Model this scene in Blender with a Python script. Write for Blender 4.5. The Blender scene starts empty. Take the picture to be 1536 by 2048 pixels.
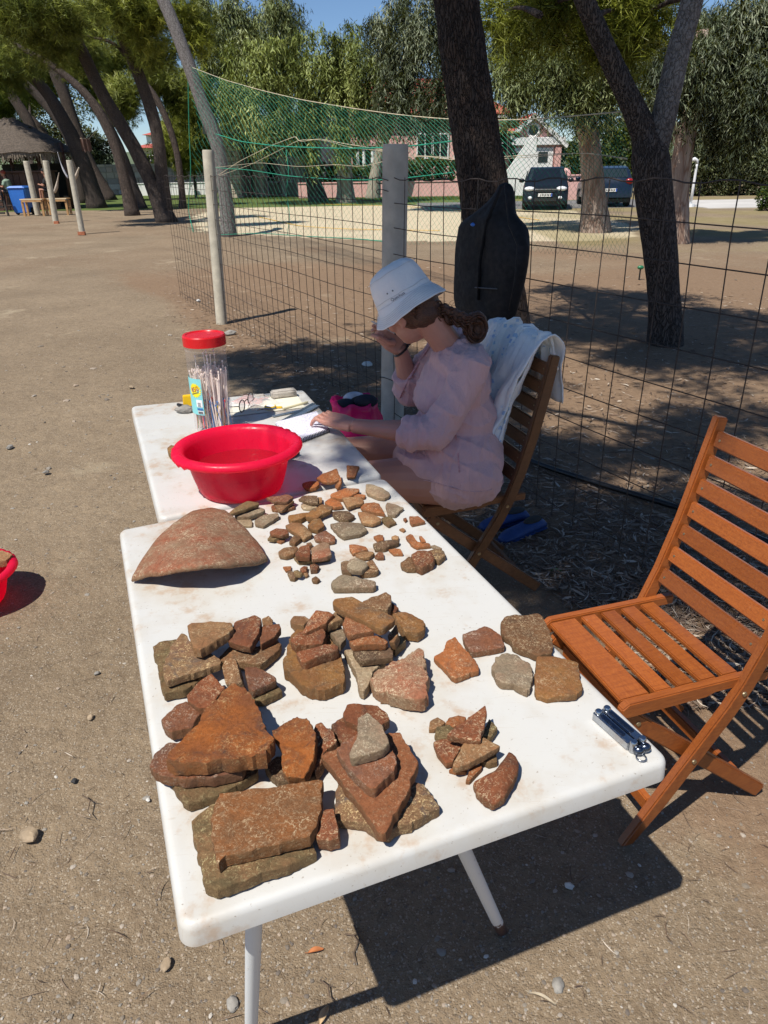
import bpy, bmesh, math, random
import numpy as np
from mathutils import Vector, Matrix, noise as mnoise
random.seed(7); rng = np.random.default_rng(7)
R = math.radians
scene = bpy.context.scene
COL = scene.collection

# ------------------------------------------------------------------ camera
F_PX, HORIZON, ROLL, CAM_H = 1440.0, 333.0, R(1.0), 1.6      # photo is 1536 x 2048
_p = math.atan((1024 - HORIZON) / F_PX)
_fw = np.array([0, math.cos(_p), -math.sin(_p)])
_r0 = np.array([1.0, 0, 0]); _u0 = np.array([0, math.sin(_p), math.cos(_p)])
_rt = _r0 * math.cos(ROLL) - _u0 * math.sin(ROLL)
_up = _u0 * math.cos(ROLL) + _r0 * math.sin(ROLL)
CAM = np.array([0, 0, CAM_H])
cam_data = bpy.data.cameras.new('camera')
cam_data.sensor_fit = 'VERTICAL'; cam_data.sensor_height = 36.0
cam_data.lens = 36.0 * F_PX / 2048.0
cam_data.clip_start = 0.05; cam_data.clip_end = 2000
cam = bpy.data.objects.new('camera', cam_data); COL.objects.link(cam)
cam.matrix_world = Matrix(((_rt[0], _up[0], -_fw[0], 0), (_rt[1], _up[1], -_fw[1], 0), (_rt[2], _up[2], -_fw[2], CAM_H), (0, 0, 0, 1)))
scene.camera = cam

# ------------------------------------------------------------------ sky, sun, exposure
SUN_T = np.array([0.38, 0.46, -1.0])            # direction the light travels
SUN_EL = math.atan(1 / math.hypot(0.38, 0.46))
world = bpy.data.worlds.new('World'); scene.world = world; world.use_nodes = True
wn = world.node_tree.nodes; wl = world.node_tree.links
bg = wn.get('Background') or wn.new('ShaderNodeBackground')
sky = wn.new('ShaderNodeTexSky'); sky.sky_type = 'NISHITA'; sky.sun_disc = False
sky.sun_elevation = SUN_EL
sky.sun_rotation = math.atan2(-0.38, -0.46)      # azimuth of the sun, clockwise from +Y
sky.air_density = 1.0; sky.dust_density = 0.0; sky.ozone_density = 6.0; sky.altitude = 1500
bg.inputs['Strength'].default_value = 0.092
wl.new(sky.outputs['Color'], bg.inputs['Color'])
sun_d = bpy.data.lights.new('sun', 'SUN'); sun_d.energy = 5.0; sun_d.angle = R(0.53); sun_d.color = (1.0, 0.945, 0.86)
sun = bpy.data.objects.new('sun', sun_d); COL.objects.link(sun)
sun.rotation_euler = Vector(SUN_T).to_track_quat('-Z', 'Y').to_euler()
scene.view_settings.view_transform = 'Standard'; scene.view_settings.look = 'None'
scene.view_settings.exposure = 0.24; scene.view_settings.gamma = 1.0
scene.render.engine = 'CYCLES'
scene.cycles.max_bounces = 8; scene.cycles.transparent_max_bounces = 16

# ------------------------------------------------------------------ placing by sight line
def ray(x, y): return _fw + _rt * ((x - 768) / F_PX) - _up * ((y - 1024) / F_PX)
def PZ(x, y, z=0.0):
    d = ray(x, y); return Vector(CAM + d * ((z - CAM_H) / d[2]))
def PY(x, y, Y):
    d = ray(x, y); return Vector(CAM + d * (Y / d[1]))
def PL(x, y, a, b, off=0.0):
    """point of the sight line on the vertical plane through plan points a, b"""
    n = np.array([-(b[1] - a[1]), b[0] - a[0], 0.0]); n /= np.linalg.norm(n)
    d = ray(x, y); t = (n @ (np.array([a[0], a[1], 0]) - CAM) + off) / (n @ d)
    return Vector(CAM + d * t)
def proj(P):
    v = np.array(P) - CAM; k = v @ _fw
    return 768 + F_PX * (v @ _rt) / k, 1024 - F_PX * (v @ _up) / k

# ------------------------------------------------------------------ objects
def tag(o, label=None, cat=None, group=None, kind=None):
    if label: o['label'] = label
    if cat: o['category'] = cat
    if group: o['group'] = group
    if kind: o['kind'] = kind
    return o
def thing(name, label, cat, loc=(0, 0, 0), rz=0.0, group=None):
    o = bpy.data.objects.new(name, None); COL.objects.link(o)
    o.location = loc; o.rotation_euler = (0, 0, rz); o.empty_display_size = 0.05
    return tag(o, label, cat, group)
def obj(name, me, mat=None, parent=None, loc=None, rot=None):
    o = bpy.data.objects.new(name, me); COL.objects.link(o)
    if mat is not None and not me.materials: me.materials.append(mat)
    if parent is not None: o.parent = parent
    if loc is not None: o.location = loc
    if rot is not None: o.rotation_euler = rot
    return o
def copy_tree(o, parent=None):
    c = o.copy(); COL.objects.link(c); c.parent = parent
    for ch in o.children: copy_tree(ch, c)
    return c
class MB:
    """collects faces; build() links them as one mesh object"""
    def __init__(s): s.v = []; s.f = []
    def add(s, vs, fs):
        n = len(s.v); s.v.extend([tuple(p) for p in vs]); s.f.extend([tuple(i + n for i in f) for f in fs]); return s
    def box(s, c, size, rot=None, taper=1.0):
        hx, hy, hz = size[0] / 2, size[1] / 2, size[2] / 2
        m = rot or Matrix.Identity(3); c = Vector(c)
        vs = []
        for z, t in ((-hz, 1.0), (hz, taper)):
            for x, y in ((-hx, -hy), (hx, -hy), (hx, hy), (-hx, hy)): vs.append(c + m @ Vector((x * t, y * t, z)))
        return s.add(vs, [(3, 2, 1, 0), (4, 5, 6, 7), (0, 1, 5, 4), (1, 2, 6, 5), (2, 3, 7, 6), (3, 0, 4, 7)])
    def bar(s, a, b, w, h, upv=(0, 0, 1)):
        """rectangular bar from a to b, w across, h along up"""
        a = Vector(a); b = Vector(b); d = (b - a).normalized(); u = Vector(upv)
        sd = d.cross(u).normalized(); u = sd.cross(d).normalized(); vs = []
        for p in (a, b):
            for i, j in ((-1, -1), (1, -1), (1, 1), (-1, 1)): vs.append(p + sd * (i * w / 2) + u * (j * h / 2))
        return s.add(vs, [(0, 1, 2, 3), (7, 6, 5, 4), (0, 4, 5, 1), (1, 5, 6, 2), (2, 6, 7, 3), (3, 7, 4, 0)])
    def tube(s, pts, rad, n=8, cap=True, squash=1.0, upv=None):
        pts = [Vector(p) for p in pts]; m = len(pts)
        rad = rad if hasattr(rad, '__len__') else [rad] * m
        t0 = (pts[1] - pts[0]).normalized()
        u = Vector(upv) if upv is not None else (Vector((0, 0, 1)) if abs(t0.z) < 0.9 else Vector((1, 0, 0)))
        base = len(s.v); a = None
        for i, p in enumerate(pts):
            t = (pts[min(i + 1, m - 1)] - pts[max(i - 1, 0)]).normalized()
            a = (t.cross(u)).normalized() if a is None else (a - t * a.dot(t)).normalized()
            b = t.cross(a)
            for k in range(n):
                an = 2 * math.pi * k / n
                s.v.append(tuple(p + a * (math.cos(an) * rad[i]) + b * (math.sin(an) * rad[i] * squash)))
        for i in range(m - 1):
            for k in range(n):
                q = base + i * n + k; q2 = base + i * n + (k + 1) % n
                s.f.append((q, q2, q2 + n, q + n))
        if cap:
            s.f.append(tuple(base + k for k in range(n))[::-1]); s.f.append(tuple(base + (m - 1) * n + k for k in range(n)))
        return s
    def lathe(s, prof, n=32, c=(0, 0, 0), fx=None, cap0=True, cap1=False):
        base = len(s.v); c = Vector(c)
        for r, z in prof:
            for k in range(n):
                an = 2 * math.pi * k / n; x, y, zz = math.cos(an) * r, math.sin(an) * r, z
                if fx: x, y, zz = fx(x, y, zz, an)
                s.v.append((c.x + x, c.y + y, c.z + zz))
        m = len(prof)
        for i in range(m - 1):
            for k in range(n):
                q = base + i * n + k; q2 = base + i * n + (k + 1) % n
                s.f.append((q, q2, q2 + n, q + n))
        if cap0: s.f.append(tuple(base + k for k in range(n))[::-1])
        if cap1: s.f.append(tuple(base + (m - 1) * n + k for k in range(n)))
        return s
    def ball(s, c, r, n=10, m=7, rot=None):
        r = r if hasattr(r, '__len__') else (r, r, r); c = Vector(c); M = rot or Matrix.Identity(3); base = len(s.v)
        for i in range(m + 1):
            ph = math.pi * i / m
            for k in range(n):
                an = 2 * math.pi * k / n
                s.v.append(tuple(c + M @ Vector((r[0] * math.sin(ph) * math.cos(an), r[1] * math.sin(ph) * math.sin(an), r[2] * math.cos(ph)))))
        for i in range(m):
            for k in range(n):
                q = base + i * n + k; q2 = base + i * n + (k + 1) % n
                s.f.append((q, q + n, q2 + n, q2))
        return s
    def prism(s, poly, z0, z1):
        n = len(poly); vs = [(x, y, z0) for x, y in poly] + [(x, y, z1) for x, y in poly]
        fs = [tuple(range(n))[::-1], tuple(range(n, 2 * n))] + [(i, (i + 1) % n, n + (i + 1) % n, n + i) for i in range(n)]
        return s.add(vs, fs)
    def grid(s, fn, nu, nv):
        base = len(s.v)
        for j in range(nv + 1):
            for i in range(nu + 1): s.v.append(tuple(fn(i / nu, j / nv)))
        for j in range(nv):
            for i in range(nu):
                q = base + j * (nu + 1) + i; s.f.append((q, q + 1, q + nu + 2, q + nu + 1))
        return s
    def mesh(s, name, smooth=False, bevel=0.0, seg=2, weld=False):
        me = bpy.data.meshes.new(name); me.from_pydata(s.v, [], s.f); me.update()
        if bevel or weld or True:
            bm = bmesh.new(); bm.from_mesh(me)
            if weld: bmesh.ops.remove_doubles(bm, verts=bm.verts, dist=1e-5)
            if bevel:
                ed = [e for e in bm.edges if len(e.link_faces) == 2 and e.calc_face_angle(0) > 0.6]
                bmesh.ops.bevel(bm, geom=ed, offset=bevel, segments=seg, affect='EDGES', clamp_overlap=True)
            bmesh.ops.recalc_face_normals(bm, faces=bm.faces)
            bm.to_mesh(me); bm.free()
        if smooth:
            me.shade_smooth()
            if smooth != True: me.set_sharp_from_angle(angle=R(smooth))
        return me
    def build(s, name, mat=None, parent=None, smooth=False, bevel=0.0, seg=2, weld=False, loc=None, rot=None):
        return obj(name, s.mesh(name, smooth, bevel, seg, weld), mat, parent, loc, rot)
def np_mesh(name, V, Fq, mat=None, parent=None, smooth=False, col=None, nrm=None):
    """fast mesh from numpy vertices and equal-sized faces"""
    me = bpy.data.meshes.new(name); k = Fq.shape[1]
    me.vertices.add(len(V)); me.vertices.foreach_set('co', np.ascontiguousarray(V, dtype=np.float32).ravel())
    me.loops.add(Fq.size); me.loops.foreach_set('vertex_index', np.ascontiguousarray(Fq, dtype=np.int32).ravel())
    me.polygons.add(len(Fq)); me.polygons.foreach_set('loop_start', np.arange(0, Fq.size, k, dtype=np.int32))
    me.polygons.foreach_set('use_smooth', np.full(len(Fq), bool(smooth)))
    if col is not None:
        a = me.attributes.new('tint', 'FLOAT_COLOR', 'POINT')
        a.data.foreach_set('color', np.ascontiguousarray(col, dtype=np.float32).ravel())
    me.update(calc_edges=True); me.validate()
    if nrm is not None: me.normals_split_custom_set_from_vertices(np.ascontiguousarray(nrm, dtype=np.float32))
    return obj(name, me, mat, parent)
def join_uni(els, voxel=0.006, smooth=6, name='body'):
    """union of overlapping closed shapes as one continuous skin"""
    mb = els; me = mb.mesh(name)
    o = bpy.data.objects.new(name, me); COL.objects.link(o)
    m = o.modifiers.new('r', 'REMESH'); m.mode = 'VOXEL'; m.voxel_size = voxel
    if smooth:
        m2 = o.modifiers.new('s', 'SMOOTH'); m2.factor = 0.5; m2.iterations = smooth
    dg = bpy.context.evaluated_depsgraph_get()
    me2 = bpy.data.meshes.new_from_object(o.evaluated_get(dg)); me2.name = name
    bpy.data.objects.remove(o); bpy.data.meshes.remove(me)
    me2.shade_smooth(); return me2
def displace(me, fn):
    n = len(me.vertices); co = np.empty(n * 3, np.float32); no = np.empty(n * 3, np.float32)
    me.vertices.foreach_get('co', co); me.vertices.foreach_get('normal', no)
    co = co.reshape(-1, 3); no = no.reshape(-1, 3)
    d = np.array([fn(Vector(c), Vector(nn)) for c, nn in zip(co, no)], np.float32)
    co += no * d[:, None]; me.vertices.foreach_set('co', co.ravel()); me.update()
def nz(p, s=1.0, seed=0.0): return mnoise.noise(Vector(p) * s + Vector((seed * 3.1, seed * 1.7, seed * 2.3)))
def text_mesh(txt, size, extrude=0.0):
    cu = bpy.data.curves.new('txt', 'FONT'); cu.body = txt; cu.size = size; cu.extrude = extrude; cu.align_x = 'CENTER'; cu.align_y = 'CENTER'
    o = bpy.data.objects.new('txt', cu); COL.objects.link(o)
    me = bpy.data.meshes.new_from_object(o.evaluated_get(bpy.context.evaluated_depsgraph_get()))
    bpy.data.objects.remove(o); return me
def xform(me, fn):
    for v in me.vertices: v.co = fn(v.co)
    me.update(); return me

# ------------------------------------------------------------------ materials
class NT:
    def __init__(s, name):
        s.m = bpy.data.materials.new(name); s.m.use_nodes = True; s.t = s.m.node_tree; s.n = s.t.nodes
        s.b = s.n['Principled BSDF']; s.out = s.n['Material Output']; s._tc = None
    def link(s, a, b): s.t.links.new(a, b)
    def node(s, k, **kw):
        n = s.n.new(k)
        for a, v in kw.items(): setattr(n, a, v)
        return n
    def coord(s, which='Object', scale=(1, 1, 1), rand=True):
        tc = s.node('ShaderNodeTexCoord'); o = tc.outputs[which]
        mp = s.node('ShaderNodeMapping'); mp.inputs['Scale'].default_value = scale; s.link(o, mp.inputs[0])
        if rand:
            oi = s.node('ShaderNodeObjectInfo'); ml = s.node('ShaderNodeMath', operation='MULTIPLY'); ml.inputs[1].default_value = 37.0
            s.link(oi.outputs['Random'], ml.inputs[0]); s.link(ml.outputs[0], mp.inputs['Location'])
        return mp.outputs[0]
    def noise(s, co, sc, det=4, rough=0.55, dist=0.0):
        n = s.node('ShaderNodeTexNoise'); n.inputs['Scale'].default_value = sc; n.inputs['Detail'].default_value = det
        n.inputs['Roughness'].default_value = rough; n.inputs['Distortion'].default_value = dist; s.link(co, n.inputs['Vector']); return n.outputs['Fac']
    def voro(s, co, sc, feat='F1', out='Distance'):
        n = s.node('ShaderNodeTexVoronoi', feature=feat); n.inputs['Scale'].default_value = sc; s.link(co, n.inputs['Vector']); return n.outputs[out]
    def ramp(s, fac, stops, interp='LINEAR'):
        n = s.node('ShaderNodeValToRGB'); cr = n.color_ramp; cr.interpolation = interp
        while len(cr.elements) < len(stops): cr.elements.new(0.5)
        for e, (p, c) in zip(cr.elements, stops):
            e.position = p; e.color = (*(c if hasattr(c, '__len__') else (c, c, c)), 1)
        s.link(fac, n.inputs[0]); return n.outputs[0]
    def mix(s, fac, a, b, mode='MIX'):
        n = s.node('ShaderNodeMix', data_type='RGBA', blend_type=mode)
        for sock, v in ((n.inputs['Factor'], fac), (n.inputs['A'], a), (n.inputs['B'], b)):
            if isinstance(v, bpy.types.NodeSocket): s.link(v, sock)
            elif hasattr(v, '__len__'): sock.default_value = (*v[:3], 1)
            else: sock.default_value = v
        return n.outputs['Result']
    def math(s, op, a, b=0.0):
        n = s.node('ShaderNodeMath', operation=op)
        for i, v in enumerate((a, b)):
            if isinstance(v, bpy.types.NodeSocket): s.link(v, n.inputs[i])
            else: n.inputs[i].default_value = v
        return n.outputs[0]
    def attr(s, name, out='Color'):
        n = s.node('ShaderNodeAttribute'); n.attribute_name = name; return n.outputs[out]
    def set(s, key, v):
        sk = s.b.inputs[key]
        if isinstance(v, bpy.types.NodeSocket): s.link(v, sk)
        elif hasattr(v, '__len__'): sk.default_value = (*v[:3], 1) if len(sk.default_value) == 4 else v
        else: sk.default_value = v
        return s
    def bump(s, h, strength=0.5, dist=0.01, prev=None):
        n = s.node('ShaderNodeBump'); n.inputs['Strength'].default_value = strength; n.inputs['Distance'].default_value = dist
        s.link(h, n.inputs['Height'])
        if prev is not None: s.link(prev, n.inputs['Normal'])
        s.link(n.outputs[0], s.b.inputs['Normal']); return n.outputs[0]
def plain(name, col, rough=0.6, var=0.12, sc=6.0, bump=0.0, bsc=60.0, bd=0.004, metal=0.0, coord='Object'):
    """a plain coloured surface with uneven tone and wear"""
    t = NT(name); co = t.coord(coord)
    n = t.noise(co, sc, 5); lo = [c * (1 - var) for c in col]; hi = [min(1, c * (1 + var)) for c in col]
    t.set('Base Color', t.ramp(n, [(0.3, lo), (0.7, hi)])).set('Metallic', metal)
    t.set('Roughness', t.ramp(t.noise(co, sc * 3, 3), [(0.3, max(0.02, rough - 0.1)), (0.7, min(1, rough + 0.1))]))
    if bump: t.bump(t.noise(co, bsc, 4), bump, bd)
    return t.m
def leafmat(name, c1, c2, c3, trans=0.35):
    t = NT(name); a = t.attr('tint'); sp = t.node('ShaderNodeSeparateColor'); t.link(a, sp.inputs[0])
    col = t.ramp(sp.outputs[0], [(0.0, c1), (0.55, c2), (1.0, c3)])
    t.set('Base Color', col).set('Roughness', 0.5); t.b.inputs['Specular IOR Level'].default_value = 0.35
    tr = t.node('ShaderNodeBsdfTranslucent'); t.link(t.mix(0.5, col, (0.42, 0.46, 0.05), 'MIX'), tr.inputs['Color'])
    mx = t.node('ShaderNodeMixShader'); mx.inputs[0].default_value = trans
    t.link(t.b.outputs[0], mx.inputs[1]); t.link(tr.outputs[0], mx.inputs[2]); t.link(mx.outputs[0], t.out.inputs['Surface'])
    return t.m
# ------------------------------------------------------------------ ground
FA = np.array([-1.81, 8.48]); FB = np.array([0.05, 4.82])           # plan line of the wire fence (two posts)
FD = (FB - FA) / np.linalg.norm(FB - FA); FN = np.array([-FD[1], FD[0]])   # FN points to the far side
def sstep(a, b, x):
    t = np.clip((x - a) / (b - a), 0, 1); return t * t * (3 - 2 * t)
def inpoly(X, Y, poly):
    ins = np.zeros(X.shape, bool); n = len(poly)
    for i in range(n):
        x1, y1 = poly[i][:2]; x2, y2 = poly[(i + 1) % n][:2]
        c = ((y1 > Y) != (y2 > Y)) & (X < (x2 - x1) * (Y - y1) / (y2 - y1 + 1e-12) + x1); ins ^= c
    return ins
def gpoly(pts): return [PZ(x, y, 0) for x, y in pts]
COURT = gpoly([(385, 432), (470, 414), (640, 402), (900, 402), (1130, 418), (1275, 452), (1270, 476), (1000, 486), (700, 478), (520, 470), (400, 462)])
LAWN = gpoly([(120, 392), (215, 400), (330, 400), (420, 398), (640, 399), (830, 401), (1050, 398), (1050, 372), (640, 366), (120, 370)])
def ground_z(x, y):
    v = Vector((x, y, 0))
    return 0.013 * mnoise.noise(v * 1.3) + 0.008 * mnoise.noise(v * 5.0) + 0.004 * mnoise.noise(v * 13.0) - 0.008
def axis(lim0, lim1, fine, n):
    t = np.linspace(-1, 1, n); k = 7.4
    s = np.sinh(k * t) / np.sinh(k)
    return np.where(s < 0, -s * lim0, s * lim1)
gx = axis(-500, 500, 0.03, 301) + 0.2; gy = np.concatenate([np.linspace(-8, 0.3, 14)[:-1], 0.3 + 700 * (np.sinh(6.0 * np.linspace(0, 1, 330)) / np.sinh(6.0))])
GX, GY = np.meshgrid(gx, gy); zz = np.zeros_like(GX)
near = (np.abs(GX) < 12) & (GY < 25) & (GY > -2)
zz[near] = [ground_z(x, y) for x, y in zip(GX[near], GY[near])]
sd = (GX - FB[0]) * FN[0] + (GY - FB[1]) * FN[1]                      # beyond the fence > 0
wob = np.array([mnoise.noise(Vector((x * .35, y * .35, 3.0))) for x, y in zip(GX.ravel(), GY.ravel())]).reshape(GX.shape)
litter = sstep(-0.75, -0.1, sd + wob * .9) * (1 - sstep(11, 17, GY + wob * 5))
litter = np.maximum(litter, 0.42 * sstep(9, 13, GY + wob * 4) * (1 - sstep(28, 40, GY)) * sstep(0.0, 0.35, wob + 0.25))
sandm = inpoly(GX, GY, COURT).astype(float); lawnm = (inpoly(GX, GY, LAWN) | ((GY > 36) & (GX < 10))).astype(float)
dry = ((GX > 4) & (GY > 15) & (GY < 60)).astype(float) * sstep(-0.3, 0.2, wob)
me = bpy.data.meshes.new('ground'); nx, ny = len(gx), len(gy)
V = np.stack([GX.ravel(), GY.ravel(), zz.ravel()], 1)
ii = (np.arange(ny - 1)[:, None] * nx + np.arange(nx - 1)[None, :]).ravel(); Fq = np.stack([ii, ii + 1, ii + nx + 1, ii + nx], 1)
colr = np.stack([litter.ravel(), sandm.ravel(), lawnm.ravel(), dry.ravel()], 1)
gt = NT('ground_earth'); co = gt.coord('Object', rand=False)
msk = gt.node('ShaderNodeAttribute'); msk.attribute_name = 'tint'; sep = gt.node('ShaderNodeSeparateColor'); gt.link(msk.outputs['Color'], sep.inputs[0])
big = gt.noise(co, 0.7, 5); med = gt.noise(co, 9, 5, 0.6); fine = gt.noise(co, 70, 5, 0.7); grit = gt.voro(co, 260); gritc = gt.voro(co, 260, out='Color')
base = gt.ramp(big, [(0.3, (0.190, 0.140, 0.090)), (0.7, (0.298, 0.226, 0.148))])
base = gt.mix(gt.ramp(med, [(0.35, 0.0), (0.75, 0.5)]), base, (0.155, 0.115, 0.078))
base = gt.mix(gt.ramp(fine, [(0.5, 0.0), (0.72, 0.5)]), base, (0.35, 0.275, 0.19))
base = gt.mix(gt.ramp(gt.noise(co, 28, 6, .75), [(0.52, 0.0), (0.66, 0.55)]), base, (0.115, 0.080, 0.050))
sepg = gt.node('ShaderNodeSeparateColor'); gt.link(gritc, sepg.inputs[0])
base = gt.mix(gt.ramp(sepg.outputs[0], [(0.74, 0.0), (0.9, 0.5)]), base, gt.ramp(sepg.outputs[1], [(0.1, (0.09, 0.075, 0.06)), (0.5, (0.30, 0.25, 0.19)), (0.95, (0.55, 0.48, 0.38))]))
lit = gt.mix(gt.noise(co, 25, 4, 0.7), (0.135, 0.080, 0.048), (0.30, 0.205, 0.130))
lit = gt.mix(gt.ramp(gt.noise(co, 120, 3, 0.7), [(0.55, 0.0), (0.7, 0.6)]), lit, (0.34, 0.25, 0.17))
lm = gt.ramp(gt.math('ADD', sep.outputs[0], gt.math('MULTIPLY', gt.math('SUBTRACT', med, 0.5), 0.9)), [(0.3, 0.0), (0.75, 0.85)])
c1 = gt.mix(lm, base, lit)
sand = gt.mix(gt.noise(co, 3, 4), (0.52, 0.44, 0.30), (0.61, 0.52, 0.37))
c2 = gt.mix(gt.ramp(gt.math('ADD', sep.outputs[1], gt.math('MULTIPLY', gt.math('SUBTRACT', gt.noise(co, 0.9, 6, .65), 0.5), 2.2)), [(0.25, 0.0), (0.85, 0.9)]), c1, sand)
grs = gt.mix(gt.noise(co, 6, 5), (0.045, 0.085, 0.018), (0.13, 0.17, 0.045))
c3 = gt.mix(gt.ramp(gt.math('ADD', sep.outputs[2], gt.math('MULTIPLY', gt.math('SUBTRACT', gt.noise(co, 0.8, 4), 0.5), 0.7)), [(0.4, 0.0), (0.6, 0.95)]), c2, grs)
dg_ = gt.mix(gt.noise(co, 2, 5), (0.17, 0.15, 0.05), (0.34, 0.28, 0.14))
c4 = gt.mix(gt.math('MULTIPLY', msk.outputs['Alpha'], 0.6), c3, dg_)
gt.set('Base Color', c4).set('Roughness', 0.95); gt.b.inputs['Specular IOR Level'].default_value = 0.15
b1 = gt.bump(med, 0.8, 0.03); b2 = gt.bump(fine, 0.8, 0.008, b1); gt.bump(gt.math('SUBTRACT', 1.0, grit), 0.55, 0.003, b2)
tag(np_mesh('ground', V, Fq, gt.m, smooth=True, col=colr), kind='structure')

# loose grit, pebbles and litter on the ground (nobody could count them)
def chip_mesh(k):
    r = random.Random(k); bm = bmesh.new(); bmesh.ops.create_icosphere(bm, subdivisions=1, radius=1.0)
    s = Vector((r.uniform(.7, 1.2), r.uniform(.5, 1.0), r.uniform(.25, .6)))
    for v in bm.verts: v.co = Vector((v.co.x * s.x, v.co.y * s.y, v.co.z * s.z)) * r.uniform(.75, 1.2)
    V = np.array([v.co[:] for v in bm.verts]); Fc = np.array([[v.index for v in f.verts] for f in bm.faces]); bm.free(); return V, Fc
CH = [chip_mesh(k) for k in range(6)]
def scatter(name, pts, sizes, mat, tint, kind='stuff'):
    Vs, Fs, Cs = [], [], []; off = 0
    for i, (p, s) in enumerate(zip(pts, sizes)):
        V0, F0 = CH[i % 6]; a = rng.uniform(0, 6.28); c, sn = math.cos(a), math.sin(a)
        Vr = np.stack([V0[:, 0] * c - V0[:, 1] * sn, V0[:, 0] * sn + V0[:, 1] * c, V0[:, 2]], 1) * s
        Vs.append(Vr + np.array([p[0], p[1], ground_z(p[0], p[1]) + s * .12])); Fs.append(F0 + off); off += len(V0); Cs.append(np.repeat([tint[i]], len(V0), 0))
    return tag(np_mesh(name, np.concatenate(Vs), np.concatenate(Fs), mat, smooth=False, col=np.concatenate(Cs)), kind=kind)
def tintmat(name, stops, rough=0.85, bump=True):
    t = NT(name); sp = t.node('ShaderNodeSeparateColor'); t.link(t.attr('tint'), sp.inputs[0])
    t.set('Base Color', t.ramp(sp.outputs[0], stops)).set('Roughness', rough)
    if bump: t.bump(t.noise(t.coord(rand=False), 220, 3), 0.3, 0.002)
    return t.m
M_PEB = tintmat('pebble', [(0.0, (0.12, 0.10, 0.085)), (0.3, (0.20, 0.165, 0.125)), (0.55, (0.27, 0.25, 0.22)), (0.8, (0.33, 0.25, 0.18)), (0.97, (0.36, 0.32, 0.27)), (1.0, (0.55, 0.52, 0.47))])
pts = []; 
while len(pts) < 9000:
    px, py = rng.uniform(-40, 1580), 480 + 1600 * rng.random() ** 0.8
    P = PZ(px, py, 0)
    s_ = (P.x - FB[0]) * FN[0] + (P.y - FB[1]) * FN[1]
    if P.y < 14 and (s_ < 0.4 or rng.random() < .25): pts.append((P.x, P.y))
sz = np.clip(rng.lognormal(math.log(0.0031), 0.5, len(pts)), 0.0015, 0.014) * np.array([max(0.75, min(2.2, p[1] / 2.6)) for p in pts])
tn = np.stack([rng.random(len(pts))] * 3 + [np.ones(len(pts))], 1)
scatter('gravel', pts, sz, M_PEB, tn)['label'] = 'fine grey and brown gravel strewn over the sandy ground'

def leaf_litter(name, n, region, L, W, mat, label):
    Vs, Fs, Cs = [], [], []; k = 0
    for (x, y) in region(n):
        l = L * rng.uniform(.35, 1.5); w = W * rng.uniform(.5, 1.4); a = rng.uniform(0, 6.28); cu = rng.uniform(-1, 1) * .35 * l; tw = rng.uniform(-.7, .7); z = ground_z(x, y) + rng.uniform(.002, .018)
        d = np.array([math.cos(a), math.sin(a)]); e = np.array([-d[1], d[0]]); li = rng.uniform(-.2, .3)
        for j, t in enumerate((-.5, -.17, .17, .5)):
            ww = w * (0.15, 1, 1, 0.12)[j] / 2; c_ = np.array([x, y]) + d * t * l + e * cu * (t * t * 2)
            zz_ = z + li * abs(t) * l * .6
            Vs.append([*(c_ + e * ww), zz_ + tw * ww]); Vs.append([*(c_ - e * ww), zz_ - tw * ww])
        for j in range(3): Fs.append([k + 2 * j, k + 2 * j + 1, k + 2 * j + 3, k + 2 * j + 2])
        k += 8; Cs += [[rng.random(), 0, 0, 1]] * 8
        Cs[-8:] = [Cs[-8]] * 8
    o = np_mesh(name, np.array(Vs), np.array(Fs), mat, col=np.array(Cs)); return tag(o, label, kind='stuff')
def reg_fence(n):
    out = []
    while len(out) < n:
        P = PZ(rng.uniform(330, 1560), rng.uniform(500, 1420), 0); s_ = (P.x - FB[0]) * FN[0] + (P.y - FB[1]) * FN[1]
        lim = -0.55 + 0.3 * mnoise.noise(Vector((P.x, P.y, 0)))
        if s_ > lim and s_ < 6.5 and rng.random() < (1.0 if s_ < 0.5 else 0.5): out.append((P.x, P.y))
    return out
def reg_near(n):
    out = []
    while len(out) < n:
        P = PZ(rng.uniform(-20, 1560), rng.uniform(600, 2060), 0); out.append((P.x, P.y))
    return out
M_LIT = tintmat('dry_leaf', [(0.0, (0.07, 0.042, 0.028)), (0.45, (0.16, 0.10, 0.062)), (0.8, (0.28, 0.21, 0.15)), (1.0, (0.48, 0.41, 0.33))], 0.7, False)
leaf_litter('dry_leaves', 10500, reg_fence, 0.055, 0.0085, M_LIT, 'dry eucalyptus leaves littering the ground along the fence')
leaf_litter('pine_needles', 8000, reg_fence, 0.09, 0.0026, M_LIT, 'brown fallen pine needles along the wire fence')
leaf_litter('fallen_twigs', 450, reg_near, 0.05, 0.0018, M_LIT, 'thin dry twigs and needles on the bare sandy ground')

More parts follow.
